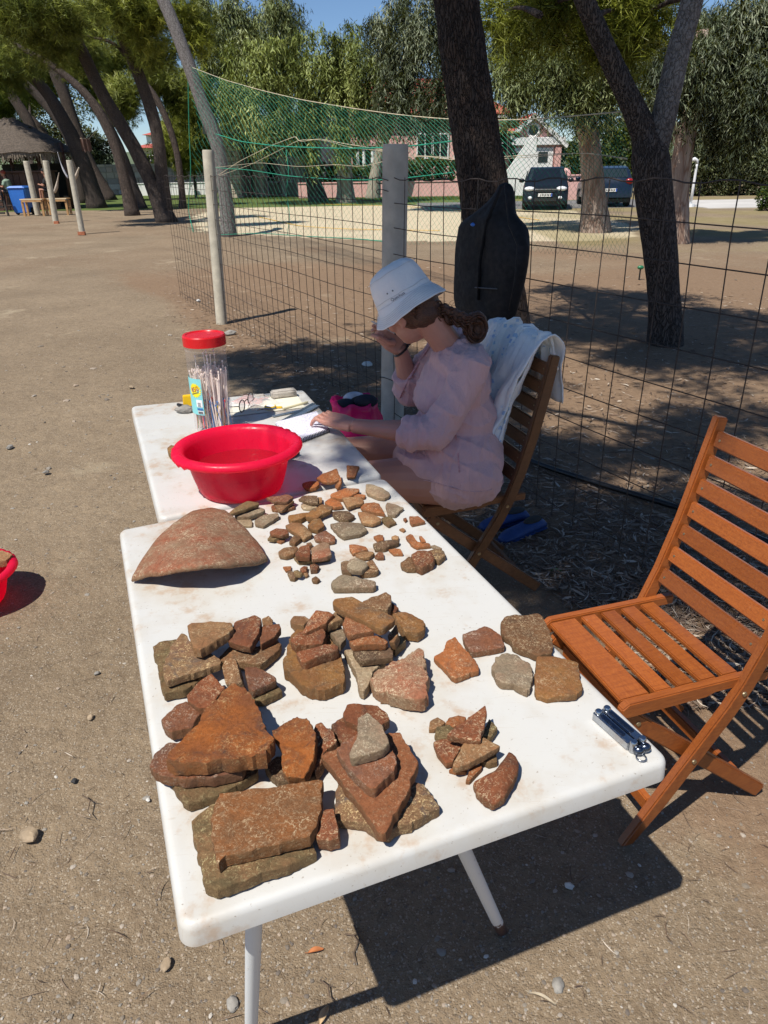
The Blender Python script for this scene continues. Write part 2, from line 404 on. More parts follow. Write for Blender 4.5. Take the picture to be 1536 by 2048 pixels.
# ------------------------------------------------------------------ single stones one can point at
M_ST = {'grey': plain('stone_grey', (0.25, 0.235, 0.21), .85, .3, 30, .6, 90), 'tan': plain('stone_tan', (0.33, 0.25, 0.165), .85, .3, 30, .6, 90), 'dark': plain('stone_dark', (0.035, 0.034, 0.034), .8, .3, 30, .6, 90), 'white': plain('stone_white', (0.58, 0.56, 0.52), .8, .15, 30, .5, 90), 'red': plain('brick_red', (0.36, 0.125, 0.06), .9, .3, 20, .6, 80)}
def stone(px, py, wpx, mat, label, flat=.5, seed=1, z=0.0, asp=.75):
    P = PZ(px, py, z); k = (np.array(P) - CAM) @ _fw; r = wpx * k / F_PX / 2 * (.85 if z == 0 else 1)
    bm = bmesh.new(); bmesh.ops.create_icosphere(bm, subdivisions=3, radius=1.0); rr = random.Random(seed)
    for v in bm.verts:
        c = v.co.normalized(); d = 1 + .28 * mnoise.noise(c * 1.3 + Vector((seed, 0, 0))) + .1 * mnoise.noise(c * 3.5 + Vector((0, seed, 0)))
        v.co = Vector((c.x * d, c.y * d * asp, max(-.45, c.z * d) * flat)) * r
    me = bpy.data.meshes.new('stone'); bm.to_mesh(me); bm.free(); me.shade_smooth(); me.set_sharp_from_angle(angle=R(28))
    o = obj('stone', me, M_ST[mat]); o.location = P + Vector((0, 0, (r * flat * .32 if z == 0 else r * flat * .45))); o.rotation_euler = (0, 0, rr.uniform(0, 6))
    return tag(o, label, 'stone', 'loose stones on the ground' if z == 0 else None)
for k, (px, py, w, mt, lb) in enumerate([
    (57, 1672, 48, 'tan', 'large tan pebble lying alone on the sand, lower left'),
    (148, 1562, 16, 'dark', 'small black stone on the sand left of the near table'),
    (332, 1930, 32, 'tan', 'brown streaked pebble below the near table corner'),
    (194, 1347, 14, 'grey', 'small pale square pebble left of the near table, mid height'),
    (181, 1435, 18, 'tan', 'small tan pebble with a dark shadow, left of the near table'),
    (465, 2008, 38, 'grey', 'grey angular stone beside the front table leg'),
    (1116, 1972, 36, 'grey', 'dark grey rough stone on the sand at the bottom right'),
    (883, 1906, 26, 'grey', 'dark rounded stone in the middle of the table shadow'),
    (972, 1913, 12, 'white', 'tiny pale pebble at the edge of the table shadow'),
    (1138, 1772, 22, 'white', 'small bluish white pebble in the table shadow near the chair foot'),
    (735, 730, 26, 'white', 'white stone lying in the shade behind the fence post'),
    (397, 602, 13, 'white', 'pale round stone on the ground left of the thin fence post'),
    (461, 668, 28, 'grey', 'grey rough stone at the foot of the thin fence post'),
    (263, 775, 14, 'tan', 'small tan stone on the ground left of the far table corner'),
    (296, 1600, 12, 'white', 'tiny white pebble close to the near table edge, left'),
    (705, 808, 13, 'white', 'small white pebble in leaf litter behind the far table'),
    (20, 895, 18, 'grey', 'flat grey stone at the left edge of the ground'),
    (92, 945, 16, 'grey', 'dark flat pebble on the open ground at left')]):
    stone(px, py, w, mt, lb, seed=k + 2)

for k, (px, py, L_, a_, mc, lb) in enumerate([(632, 1903, .036, .3, (.42, .15, .05), 'orange brown dry leaf lying left of the table shadow'), (648, 2030, .045, 1.2, (.45, .32, .18), 'tan curled dry leaf at the bottom between the table legs'), (1085, 2000, .055, -.4, (.50, .43, .32), 'long pale curled leaf on the sand at the bottom right'), (1110, 1120, .05, .8, (.24, .16, .10), 'broad brown leaf standing in the litter behind the near table'), (1112, 1145, .05, .1, (.13, .24, .07), 'green leaf lying in the litter below the blue shoes')]):
    P = PZ(px, py, 0); P.z = ground_z(P.x, P.y) + .006; t = thing('fallen_leaf', lb, 'leaf', P, a_, 'single fallen leaves'); w_ = .16 if k != 2 else .05
    MB().grid(lambda u, v: ((u - .5) * L_, (v - .5) * L_ * w_ * 2.2 * math.sin(math.pi * min(.98, max(.02, u))) ** .7, L_ * (.10 * (2 * v - 1) ** 2 + .12 * math.sin(u * 4))), 12, 4).build('blade', plain('leaf_%d' % k, mc, .7, .2, 30), t, smooth=True); MB().tube([(-L_ * .5, 0, L_ * .05), (-L_ * .68, .004, 0)], .0009, 5).build('stalk', plain('stalk_%d' % k, [c_ * .6 for c_ in mc], .8, .2, 30), t)
for k, (px, py, dx, dy, lb) in enumerate([(708, 1850, 4, 80, 'dark twig standing out at the left edge of the table shadow'), (690, 1868, 40, 20, 'short dry twig beside the table shadow'), (640, 1960, 30, 45, 'thin dark twig at the bottom centre'), (165, 1590, 20, 45, 'dry twig lying close to the near table edge')]):
    A = PZ(px, py, .008); B = PZ(px + dx, py + dy, .006); t = thing('twig', lb, 'twig', A, 0, 'single twigs'); d = B - A; n_ = Vector((-d.y, d.x, 0)) * .12; MB().tube([Vector((0, 0, 0)), d * .35 + n_, d * .7 - n_ * .4, d], [.0022, .002, .0016, .001], 6).build('stem', plain('twig_wood_%d' % k, (.11, .075, .05), .85, .3, 40), t, smooth=True); MB().tube([d * .35 + n_, d * .5 + n_ * 2.2], [.0013, .0007], 5).build('side_shoot', plain('twig_side_%d' % k, (.10, .07, .05), .85, .3, 40), t)

# ------------------------------------------------------------------ sky-side setting: paving, walls, houses
M_ASPH = plain('pale_paving', (0.50, 0.48, 0.45), .9, .12, 1.0); M_ASPH2 = plain('tarmac', (0.16, 0.155, 0.15), .9, .15, 1.0)
def sheet(name, poly, z, mat, kind='structure'):
    mb = MB(); mb.prism([(p.x, p.y) for p in poly], -.3, z); return tag(mb.build(name, mat), kind=kind)
sheet('parking_lot', [Vector((12.2, 28.8, 0)), Vector((60, 27.5, 0)), Vector((60, 35, 0)), Vector((12.2, 35, 0))], .03, M_ASPH)
sheet('driveway', [Vector((1.8, 30.6, 0)), Vector((12.0, 30.4, 0)), Vector((12.0, 37.0, 0)), Vector((1.8, 37.0, 0))], .02, M_ASPH2)
sheet('garden_path', gpoly([(205, 384), (240, 388), (232, 366), (205, 366)]), .03, M_ASPH)

M_PINK = plain('pink_render', (0.68, 0.40, 0.36), .9, .08, 3, .3, 40); M_WHITE = plain('white_paint', (0.78, 0.77, 0.74), .6, .05, 3)
M_ROOF = plain('roof_tile_red', (0.45, 0.10, 0.07), .8, .2, 6); M_DARKGL = plain('dark_glass', (0.012, 0.016, 0.02), .12, .2, 1); M_DARK = plain('shade_and_dark_parts', (0.03, 0.028, 0.025), .9, .2, 2)  # M_DARK: painted veranda shade, also the tone of plain dark parts
M_CREAM = plain('cream_render', (0.62, 0.52, 0.33), .9, .08, 3)
def wallbox(x0, x1, y0, y1, z0, z1): return ((x0 + x1) / 2, (y0 + y1) / 2, (z0 + z1) / 2), (x1 - x0, y1 - y0, z1 - z0)
def window(parent, cx, y, cz, w, h, mf=None):
    f = MB(); t = .09
    for dx, dz, ww, hh in ((-w / 2, 0, t, h + t), (w / 2, 0, t, h + t), (0, h / 2, w - t, t), (0, -h / 2, w - t, t), (0, 0, t * .6, h - t)): f.box((cx + dx, y, cz + dz), (ww, .12, hh))
    fr = f.build('window', mf or M_WHITE, parent); MB().box((cx, y + .02, cz), (w - t, .03, h - t)).build('pane', M_DARKGL, fr); return fr

# long pink house behind the trees
Yh = 56.0
hx0, hx1 = PY(640, 300, Yh).x, PY(1012, 300, Yh).x; ht = PY(800, 232, Yh).z
house = thing('pink_house', 'pink rendered house with a red roof half hidden behind the eucalyptus trees', 'house', ((hx0 + hx1) / 2, Yh, 0))
W = hx1 - hx0; hb = MB()
hb.box(*wallbox(-W / 2, W / 2, .0, 9, -.2, ht)); hb.build('wall', M_PINK, house)
rf = MB(); o_ = .5; xr0, xr1 = -W / 2 - o_, W / 2 + o_
rf.add([(xr0, -o_, ht + .004), (xr1, -o_, ht + .004), (xr1, 9.5, ht + .004), (xr0, 9.5, ht + .004), (xr0 + 4, 4.5, ht + 2.6), (xr1 - 4, 4.5, ht + 2.6)], [(0, 1, 5, 4), (1, 2, 5), (2, 3, 4, 5), (3, 0, 4), (3, 2, 1, 0)])
rf.build('roof', M_ROOF, house)
MB().box((0, -.3, ht - .12), (W + .6, .3, .22)).build('cornice', M_WHITE, house)
vx0, vx1 = PY(705, 320, Yh).x - house.location.x, PY(778, 320, Yh).x - house.location.x
vz = PY(740, 292, Yh).z; MB().box(((vx0 + vx1) / 2, -.05, vz / 2), (vx1 - vx0, .12, vz)).build('veranda_shade_panel', M_DARK, house)  # solid dark slab on the wall, veranda shade put into its colour
for px in (716, 728, 745, 752, 765):
    xx = PY(px, 320, Yh).x - house.location.x; MB().tube([(xx, -.35, 0), (xx, -.35, vz)], .11, 8).build('veranda_column', M_WHITE, house)
MB().box(((vx0 + vx1) / 2, -.35, vz + .12), (vx1 - vx0 + .6, .5, .24)).build('veranda_beam', M_PINK, house)
for px in (850, 880, 925, 960): window(house, PY(px, 300, Yh).x - house.location.x, -.05, PY(px, 292, Yh).z, 1.1, 1.5)

# gabled pink gatehouse with round window and white double door
Yg = 47.0
g = thing('gatehouse', 'pink gable with a round window above white double doors', 'building', (PY(1064, 300, Yg).x, Yg, 0))
gx_ = g.location.x; zE = PY(1064, 296, Yg).z; zR = PY(1064, 236, Yg).z; hw = 1.75
mb = MB(); mb.add([(-hw, 0, -.2), (hw, 0, -.2), (hw, 0, zE), (0, 0, zR), (-hw, 0, zE), (-hw, 5, -.2), (hw, 5, -.2), (hw, 5, zE), (0, 5, zR), (-hw, 5, zE)],
    [(0, 1, 2, 3, 4), (9, 8, 7, 6, 5), (0, 4, 9, 5), (1, 6, 7, 2), (0, 5, 6, 1), (2, 7, 8, 3), (4, 3, 8, 9)]); mb.build('wall', M_PINK, g)
for sx in (-1, 1):
    MB().bar((0, -.1, zR + .12), (sx * (hw + .25), -.1, zE + .05), .5, .22, (0, 0, 1)).build('gable_trim', M_WHITE, g)
    r_ = MB(); r_.bar((0, 2.5, zR + .2), (sx * (hw + .3), 2.5, zE + .12), 5.2, .12, (0, 0, 1)); r_.build('roof_slope', M_ROOF, g)
zc = PY(1060, 261, Yg).z; rw = MB(); ring = [(math.cos(a) * .34, -.06, zc + math.sin(a) * .34) for a in np.linspace(0, 2 * math.pi, 25)]
rw.tube(ring, .07, 6, False); w_ = rw.build('round_window', M_WHITE, g, True)
MB().lathe([(.33, 0), (.0, 0)], 20, cap0=False).build('pane', M_DARKGL, w_, loc=(0, -.04, zc), rot=(R(90), 0, 0))
zl = PY(1060, 283, Yg).z; MB().box((0, -.12, zl), (2 * hw + .25, .3, .42)).build('lintel', M_WHITE, g, bevel=.03)
zd = PY(1060, 296, Yg).z
for sx in (-1, 1):
    d_ = MB().box((sx * .64, -.06, zd / 2), (1.2, .1, zd)).build('door', M_WHITE, g, bevel=.01)
    MB().box((sx * .64, -.12, zd * .8), (.55, .04, .55)).build('door_pane', M_DARKGL, d_)
    for q in (.2, .48): MB().box((sx * .64, -.12, zd * q), (.8, .03, zd * .2)).build('door_panel', M_WHITE, d_, bevel=.012)
    MB().box((sx * .1, -.13, zd * .45), (.05, .06, .25)).build('handle', M_DARK, d_)
for sx in (-1, 1): MB().box((sx * 1.5, -.14, zd / 2), (.34, .24, zd)).build('pilaster', M_PINK, g, bevel=.01)
wg = thing('white_gate_wall', 'curved white wall beside the gatehouse doors', 'wall', (PY(1025, 350, 43).x, 43, 0))
a_, b_ = -.9, 1.2; top = [(x, (.9 + 2.0 * sstep(a_, b_, np.float64(x)))) for x in np.linspace(a_, b_, 12)]
mb = MB(); poly = [(a_, -.1)] + [(x, float(z)) for x, z in top] + [(b_, -.1)]; vs = [(x, 0, z) for x, z in poly] + [(x, .25, z) for x, z in poly]; n = len(poly)
mb.add(vs, [tuple(range(n)), tuple(range(n, 2 * n))[::-1]] + [(i, i + n, (i + 1) % n + n, (i + 1) % n) for i in range(n)]); mb.build('wall', M_WHITE, wg)

# low pink garden wall with coping
def low_wall(name, label, p0, p1, h, mat, capm, th=.25):
    a = Vector(p0); b = Vector(p1); t = thing(name, label, 'wall', a)
    d = b - a; MB().bar((0, 0, h / 2 - .1), (d.x, d.y, h / 2 - .1), th, h + .2).build('wall', mat, t)
    MB().bar((0, 0, h + .03), (d.x, d.y, h + .03), th + .08, .06).build('coping', capm, t, bevel=.01); return t
low_wall('garden_wall', 'low pink garden wall running behind the lawn under the hedge', (PY(598, 390, 45).x, 45, 0), (PY(1000, 390, 45).x, 44, 0), .78, M_PINK, M_PINK)
low_wall('entrance_wall', 'short pink wall between the black car and the pale tree trunk', (PY(1130, 390, 38).x, 38, 0), (PY(1172, 390, 38).x, 38, 0), 1.05, M_PINK, M_PINK)
ew = thing('rounded_pier', 'rounded pink wall end just right of the black car roof', 'pier', (PY(1127, 380, 38.2).x, 38.2, 0)); MB().box((0, 0, .55), (.6, .5, 1.1)).build('shaft', M_PINK, ew); MB().ball((0, 0, 1.1), (.3, .25, .3), 12, 8).build('rounded_top', M_PINK, ew, True)

# stone built house at left centre and far boundary wall of rubble stone: stones laid one by one
M_RUB = [plain('rubble_%d' % i, c, .9, .2, 12, .5, 40) for i, c in enumerate([(0.50, 0.42, 0.32), (0.42, 0.34, 0.25), (0.56, 0.49, 0.39), (0.46, 0.36, 0.29), (0.36, 0.31, 0.26)])]
M_MORT = plain('mortar', (0.40, 0.35, 0.28), .95, .1, 10)
SB = [MB().box((0, 0, 0), (1, 1, 1)).mesh('stone', bevel=.08, seg=1) for _ in M_RUB]
for m_, s_ in zip(M_RUB, SB): m_ and s_.materials.append(m_)
def stone_wall(parent, x0, x1, y, z0, z1, sw, sh, lim=300, depth=.1):
    z = z0; n = 0; row = 0
    while z < z1 - .02:
        h = min(sh * random.uniform(.85, 1.15), z1 - z); x = x0
        while x < x1 - .02:
            w = sw * random.uniform(.55, 1.45); w = min(w, x1 - x)
            if w < sw * .3 and x > x0: x = x1; break
            o = obj('stone', SB[random.randrange(5)], None, parent); o.location = (x + w / 2, y - random.uniform(0, .02), z + h / 2); o.scale = (w - .03, depth + random.uniform(0, .03), h - .03); n += 1; x += w
        z += h
    return n
Ys = 47.0; s0, s1 = PY(447, 330, Ys).x, PY(478, 330, Ys).x; sh_ = thing('stone_house', 'beige stone house with a dark shaded porch behind the net', 'house', (s0, Ys, 0))
zt = PY(460, 272, Ys).z; L1 = PY(600, 330, Ys).x - s0; hw1 = s1 - s0
b = MB(); b.box((hw1 / 2, 2.1, zt / 2), (hw1, 4, zt)); b.box((L1 / 2 + .5, 4.4, zt / 2), (L1 + 1, .5, zt)); b.build('wall', M_MORT, sh_)
stone_wall(sh_, 0, hw1, .08, 0, zt, .42, .26)
sx2 = PY(498, 330, Ys).x - s0; b = MB().box((sx2 + .25, 2, zt * .5), (.7, .6, zt)).build('pillar', M_MORT, sh_)
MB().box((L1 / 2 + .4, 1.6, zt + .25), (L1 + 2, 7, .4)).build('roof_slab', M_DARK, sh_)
for px in (515, 560, 590): MB().box((PY(px, 330, Ys).x - s0, 1.2, zt / 2), (.22, .22, zt)).build('porch_post', M_MORT, sh_)
window(sh_, PY(540, 330, Ys).x - s0, 4.08, 1.5, 1.6, 1.4)
Yw = 60.0; q0, q1 = PY(150, 350, Yw).x, PY(440, 350, Yw).x; rw_ = thing('rubble_wall', 'long pale rubble stone boundary wall behind the leaning pines', 'wall', (q0, Yw, 0))
zt = PY(300, 327, Yw).z; MB().box(((q1 - q0) / 2, .2, zt / 2 - .1), (q1 - q0, .3, zt + .1)).build('core', M_MORT, rw_); stone_wall(rw_, 0, q1 - q0, .03, -.05, zt, .72, .36)
low_wall('white_kerb_wall', 'long low white wall in front of the rubble stone wall', (PY(270, 360, 56).x, 56, 0), (PY(410, 360, 56).x, 56, 0), .75, M_WHITE, M_WHITE)

def small_house(name, label, px0, px1, pytop, pyeave, Y, mw):
    x0, x1 = PY(px0, 300, Y).x, PY(px1, 300, Y).x; ze, zr = PY(px0, pyeave, Y).z, PY(px0, pytop, Y).z; W = x1 - x0
    t = thing(name, label, 'house', (x0, Y, 0)); MB().box((W / 2, 3, ze / 2 - .1), (W, 6, ze + .2)).build('wall', mw, t)
    MB().add([(-.4, -.4, ze), (W + .4, -.4, ze), (W + .4, 6.4, ze), (-.4, 6.4, ze), (W * .25, 3, zr), (W * .75, 3, zr)], [(0, 1, 5, 4), (1, 2, 5), (2, 3, 4, 5), (3, 0, 4), (3, 2, 1, 0)]).build('roof', M_ROOF, t)
    for k in (.28, .72): window(t, W * k, -.04, ze * .62, 1.0, 1.4)
small_house('far_house', 'white far house with a red tiled roof between the leaning pines', 296, 352, 258, 270, 95, M_WHITE)
small_house('yellow_house', 'low yellow far house with a red roof left of the white house', 270, 310, 286, 296, 80, M_CREAM)
# hills far behind close the horizon
hm = MB()
def hill(u, v):
    x = -420 + 840 * u; r = 9 + 10 * (mnoise.noise(Vector((u * 5, 1.2, 0))) + .6)
    return (x, 330 + 90 * v, (-2 + r * math.sin(math.pi * min(1, v * 1.0) * .5)))
tag(hm.grid(hill, 60, 6).build('hills', plain('far_hill', (0.10, 0.13, 0.07), .95, .3, .05), smooth=True), kind='structure')
# ------------------------------------------------------------------ bark and leaves
def barkmat(name, c1, c2, c3, sc=14, stretch=.22, bd=.02, bs=.9):
    t = NT(name); co = t.coord('Object', (1, 1, stretch)); wn_ = t.node('ShaderNodeTexNoise'); wn_.inputs['Scale'].default_value = sc * .7; wn_.inputs['Detail'].default_value = 4; t.link(co, wn_.inputs['Vector']); vm = t.node('ShaderNodeVectorMath', operation='SCALE'); vm.inputs['Scale'].default_value = 3.2 / sc; t.link(wn_.outputs['Color'], vm.inputs[0]); va = t.node('ShaderNodeVectorMath', operation='ADD'); t.link(co, va.inputs[0]); t.link(vm.outputs[0], va.inputs[1]); cw = va.outputs[0]
    v = t.math('MULTIPLY', t.voro(cw, sc, 'DISTANCE_TO_EDGE'), 2.2); n = t.noise(co, sc * .5, 5, .65); f = t.noise(co, sc * 3, 4, .7)
    c = t.mix(t.ramp(v, [(0.0, 0.0), (0.22, 1.0)]), c2, c1); c = t.mix(t.ramp(n, [(0.45, 0.0), (0.7, .8)]), c, t.mix(t.ramp(v, [(0.0, 0.0), (0.25, 1.0)]), c2, c3)); c = t.mix(t.ramp(f, [(0.42, 0.0), (0.68, .6)]), c, [k * .5 for k in c2])
    t.set('Base Color', c).set('Roughness', .92); t.b.inputs['Specular IOR Level'].default_value = .2
    b = t.bump(t.ramp(v, [(0.0, 0.0), (0.35, 1.0)]), bs, bd); t.bump(f, .6, bd * .4, b); return t.m
M_BPINE = barkmat('bark_pine_dark', (0.070, 0.054, 0.047), (0.024, 0.018, 0.016), (0.115, 0.068, 0.046), 46, .24, .022, .9)
M_BPIN2 = barkmat('bark_pine_brown', (0.125, 0.098, 0.083), (0.055, 0.042, 0.036), (0.165, 0.12, 0.098), 26, .3, .03)
M_BPIN3 = barkmat('bark_pine_greybrown', (0.115, 0.094, 0.084), (0.042, 0.033, 0.029), (0.16, 0.115, 0.09), 40, .26, .02, .9)
M_BPALE = barkmat('bark_pine_grey', (0.27, 0.25, 0.24), (0.10, 0.088, 0.08), (0.20, 0.175, 0.16), 24, .6, .012, .6)
def barkblend(name, z0, z1):
    m = M_BPALE.copy(); m.name = name; nt = m.node_tree; bs_ = nt.nodes['Principled BSDF']; src = bs_.inputs['Base Color'].links[0].from_socket
    tc = nt.nodes.new('ShaderNodeTexCoord'); sx = nt.nodes.new('ShaderNodeSeparateXYZ'); nt.links.new(tc.outputs['Object'], sx.inputs[0]); mr = nt.nodes.new('ShaderNodeMapRange'); mr.inputs[1].default_value = z0; mr.inputs[2].default_value = z1; nt.links.new(sx.outputs[2], mr.inputs[0])
    mu = nt.nodes.new('ShaderNodeMix'); mu.data_type = 'RGBA'; mu.blend_type = 'MULTIPLY'; mu.inputs['Factor'].default_value = 1.0; rp = nt.nodes.new('ShaderNodeValToRGB'); rp.color_ramp.elements[0].color = (.42, .38, .35, 1); rp.color_ramp.elements[1].color = (1, 1, 1, 1); nt.links.new(mr.outputs[0], rp.inputs[0])
    nt.links.new(src, mu.inputs['A']); nt.links.new(rp.outputs[0], mu.inputs['B']); nt.links.new(mu.outputs['Result'], bs_.inputs['Base Color']); return m
M_BPAL2 = barkblend('bark_pine_grey_over_dark_foot', 1.55, 2.25)
M_BEUC = barkmat('bark_eucalyptus', (0.34, 0.26, 0.21), (0.24, 0.15, 0.11), (0.44, 0.41, 0.37), 5, .12, .02, .4)
M_BEUC2 = barkmat('bark_eucalyptus_pale', (0.30, 0.26, 0.20), (0.42, 0.38, 0.31), (0.24, 0.20, 0.15), 6, .2, .02, .4)
M_BEUCD = barkmat('bark_eucalyptus_dark', (0.13, 0.11, 0.09), (0.05, 0.042, 0.035), (0.16, 0.13, 0.11), 8, .25, .03)
M_NEED = leafmat('pine_needle', (0.085, 0.110, 0.020), (0.205, 0.25, 0.044), (0.37, 0.40, 0.09), 0.25)
M_NEEDY = leafmat('pine_needle_bright', (0.14, 0.165, 0.022), (0.30, 0.34, 0.048), (0.46, 0.48, 0.10), 0.3)
M_EUC = leafmat('eucalyptus_leaf', (0.10, 0.13, 0.048), (0.225, 0.27, 0.105), (0.40, 0.44, 0.21), 0.18)
M_EUCD = leafmat('eucalyptus_leaf_dark', (0.055, 0.074, 0.040), (0.130, 0.160, 0.088), (0.30, 0.33, 0.21), 0.15)
M_EUCL = leafmat('eucalyptus_leaf_light', (0.13, 0.165, 0.038), (0.27, 0.325, 0.085), (0.44, 0.48, 0.17), 0.22)
M_OLIV = leafmat('olive_leaf', (0.080, 0.100, 0.044), (0.180, 0.208, 0.095), (0.32, 0.34, 0.18), 0.15)
M_HEDG = leafmat('hedge_leaf', (0.025, 0.050, 0.012), (0.060, 0.110, 0.025), (0.13, 0.19, 0.05), .3)

def unit(v): return v / (np.linalg.norm(v, axis=-1, keepdims=True) + 1e-9)
def blob_pts(blobs, n, shell=.55):
    """points through ellipsoids (centre, radii), denser to the outside"""
    vol = np.array([b[1][0] * b[1][1] * b[1][2] for b in blobs]) ** (2 / 3); cnt = rng.multinomial(n, vol / vol.sum()); P, D, S = [], [], []
    for (c, r), k in zip(blobs, cnt):
        K = max(3, k // 14); d0 = unit(rng.normal(size=(K, 3))); q = (shell + (1 - shell) * rng.random((K, 1))) ** .8; c0 = d0 * q * np.array(r); s0 = rng.normal(size=K) * .16; ix = rng.integers(0, K, k)
        P.append(np.array(c) + c0[ix] + rng.normal(size=(k, 3)) * np.array(r) * .115); D.append(unit(d0[ix] + rng.normal(size=(k, 3)) * .25)); S.append(s0[ix])
    return np.concatenate(P), np.concatenate(D), np.concatenate(S)
def needles(name, blobs, n, L, W, mat, parent, per=14, clump=4):
    """tufts of fine needles on short shoots"""
    P, D, S = blob_pts(blobs, n); sun_ = unit(-SUN_T)
    P = np.repeat(P, clump, 0) + rng.normal(size=(n * clump, 3)) * L * .8; D = np.repeat(D, clump, 0); S = np.repeat(S, clump)
    ax = unit(D * .7 + rng.normal(size=D.shape) * .6 + np.array([0, 0, .35])); m = len(P)
    d = unit(np.repeat(ax, per, 0) * .75 + rng.normal(size=(m * per, 3)) * .55); b = np.repeat(P, per, 0) + np.repeat(ax, per, 0) * (rng.random((m * per, 1)) - .3) * L * .7
    l = L * rng.uniform(.6, 1.15, (m * per, 1)); sd = unit(np.cross(d, rng.normal(size=d.shape))) * W
    V = np.stack([b - sd, b + sd, b + d * l + np.array([0, 0, -.12]) * l], 1).reshape(-1, 3); Fc = np.arange(len(V)).reshape(-1, 3)
    t = np.clip(.45 + S * 1.2 + rng.normal(size=m) * .16, 0, 1); col = np.repeat(np.stack([t, t, t, np.ones(m)], 1), per * 3, 0)
    nm_ = unit(np.repeat(D * .8 + ax * .6, per, 0)); return np_mesh(name, V, Fc, mat, parent, col=col, nrm=np.repeat(nm_, 3, 0))
def droop(name, blobs, n, L, leaf, lw, mat, parent, per=16, shell=.5):
    """hanging branchlets set with long narrow leaves"""
    P, D, S = blob_pts(blobs, n, shell); t = np.linspace(0, 1, per)[None, :, None]
    out = D * np.array([1, 1, .2]); ln = L * rng.uniform(.5, 1.3, (n, 1, 1))
    sw = rng.normal(size=(n, 1, 3)) * np.array([.25, .25, 0])
    C = P[:, None, :] + ln * (out[:, None, :] * .35 * (t - .6 * t * t) + sw * t * t * .6 + np.array([0, 0, -1.0]) * (t ** 1.35))
    C = C.reshape(-1, 3) + rng.normal(size=(n * per, 3)) * leaf * .35; m = len(C)
    d = unit(rng.normal(size=(m, 3)) * np.array([.55, .55, .35]) + np.array([0, 0, -.85])); sd = unit(np.cross(d, rng.normal(size=(m, 3))))
    l = leaf * rng.uniform(.65, 1.25, (m, 1)); w = lw * rng.uniform(.7, 1.2, (m, 1)); cv = unit(rng.normal(size=(m, 3))) * l * .12
    V = np.stack([C, C + d * l * .45 + sd * w + cv, C + d * l, C + d * l * .45 - sd * w + cv], 1).reshape(-1, 3); Fc = np.arange(len(V)).reshape(-1, 4)
    tt = np.clip(.42 + np.repeat(S * 1.5 + rng.normal(size=n) * .13, per) + rng.normal(size=m) * .10, 0, 1); col = np.repeat(np.stack([tt, tt, tt, np.ones(m)], 1), 4, 0)
    fn_ = np.cross(d, sd); Dr = np.repeat(D, per, 0); fn_ *= np.sign((fn_ * Dr).sum(1, keepdims=True)); nm_ = unit(Dr * .65 + fn_ * .6 + np.array([0, 0, .15])); return np_mesh(name, V, Fc, mat, parent, col=col, nrm=np.repeat(nm_, 4, 0))
def leaves(name, blobs, n, leaf, lw, mat, parent, shell=.6):
    P, D, S = blob_pts(blobs, n, shell); d = unit(D * .5 + rng.normal(size=D.shape) * .7); sd = unit(np.cross(d, rng.normal(size=d.shape)))
    l = leaf * rng.uniform(.6, 1.3, (n, 1)); w = lw * rng.uniform(.7, 1.2, (n, 1))
    V = np.stack([P, P + d * l * .5 + sd * w, P + d * l, P + d * l * .5 - sd * w], 1).reshape(-1, 3)
    tt = np.clip(.45 + S * 1.4 + rng.normal(size=n) * .18, 0, 1); col = np.repeat(np.stack([tt, tt, tt, np.ones(n)], 1), 4, 0)
    fn_ = np.cross(d, sd); fn_ *= np.sign((fn_ * D).sum(1, keepdims=True)); nm_ = unit(D * .6 + fn_ * .6); return np_mesh(name, V, np.arange(len(V)).reshape(-1, 4), mat, parent, col=col, nrm=np.repeat(nm_, 4, 0))

def spline(pts, rad, m):
    pts = np.array(pts, float); rad = np.array(rad, float); s = np.concatenate([[0], np.cumsum(np.linalg.norm(np.diff(pts, axis=0), axis=1))]); t = np.linspace(0, s[-1], m)
    P = np.stack([np.interp(t, s, pts[:, k]) for k in range(3)], 1)
    for _ in range(2): P[1:-1] = P[1:-1] * .5 + (P[:-2] + P[2:]) * .25
    return P, np.interp(t, s, rad)
def trunk_mesh(mb, pts, rad, seg=14, m=24, rough=.06, flare=0.0, seed=0):
    P, r = spline(pts, rad, m)
    if flare:
        h = P[:, 2] - P[0, 2]; r = r * (1 + flare * np.exp(-np.maximum(h, 0) / (3 * rad[0])))
    base = len(mb.v); mb.tube(P, list(r), seg)
    for i in range(m):
        for k in range(seg):
            q = base + i * seg + k; v = Vector(mb.v[q]); c = Vector(P[i]); d = v - c
            f = 1 + rough * (mnoise.noise(Vector((k * 1.3 + seed, P[i][2] * 2.2 / max(.15, r[i] * 4), seed))) + .7 * mnoise.noise(v * (1.2 / r[i])))
            mb.v[q] = tuple(c + d * f)
    return mb
def px_line(pl, Y, base_ground=True):
    """trunk centre line given as (px, py, width_px) at distance Y"""
    out, rad = [], []
    for (x, y, w) in pl:
        p = PY(x, y, Y); k = (np.array(p) - CAM) @ _fw; out.append(p); rad.append(w * k / F_PX / 2)
    if base_ground: out[0] = Vector((out[0].x, out[0].y, -.12))
    return out, rad
def pb(px, py, rx, ry, Y, rz=None):
    """ellipsoid blob by picture place"""
    c = PY(px, py, Y); k = ((np.array(c) - CAM) @ _fw) / F_PX; return (tuple(c), (rx * k, (rz or (rx + ry) / 2) * k, ry * k))
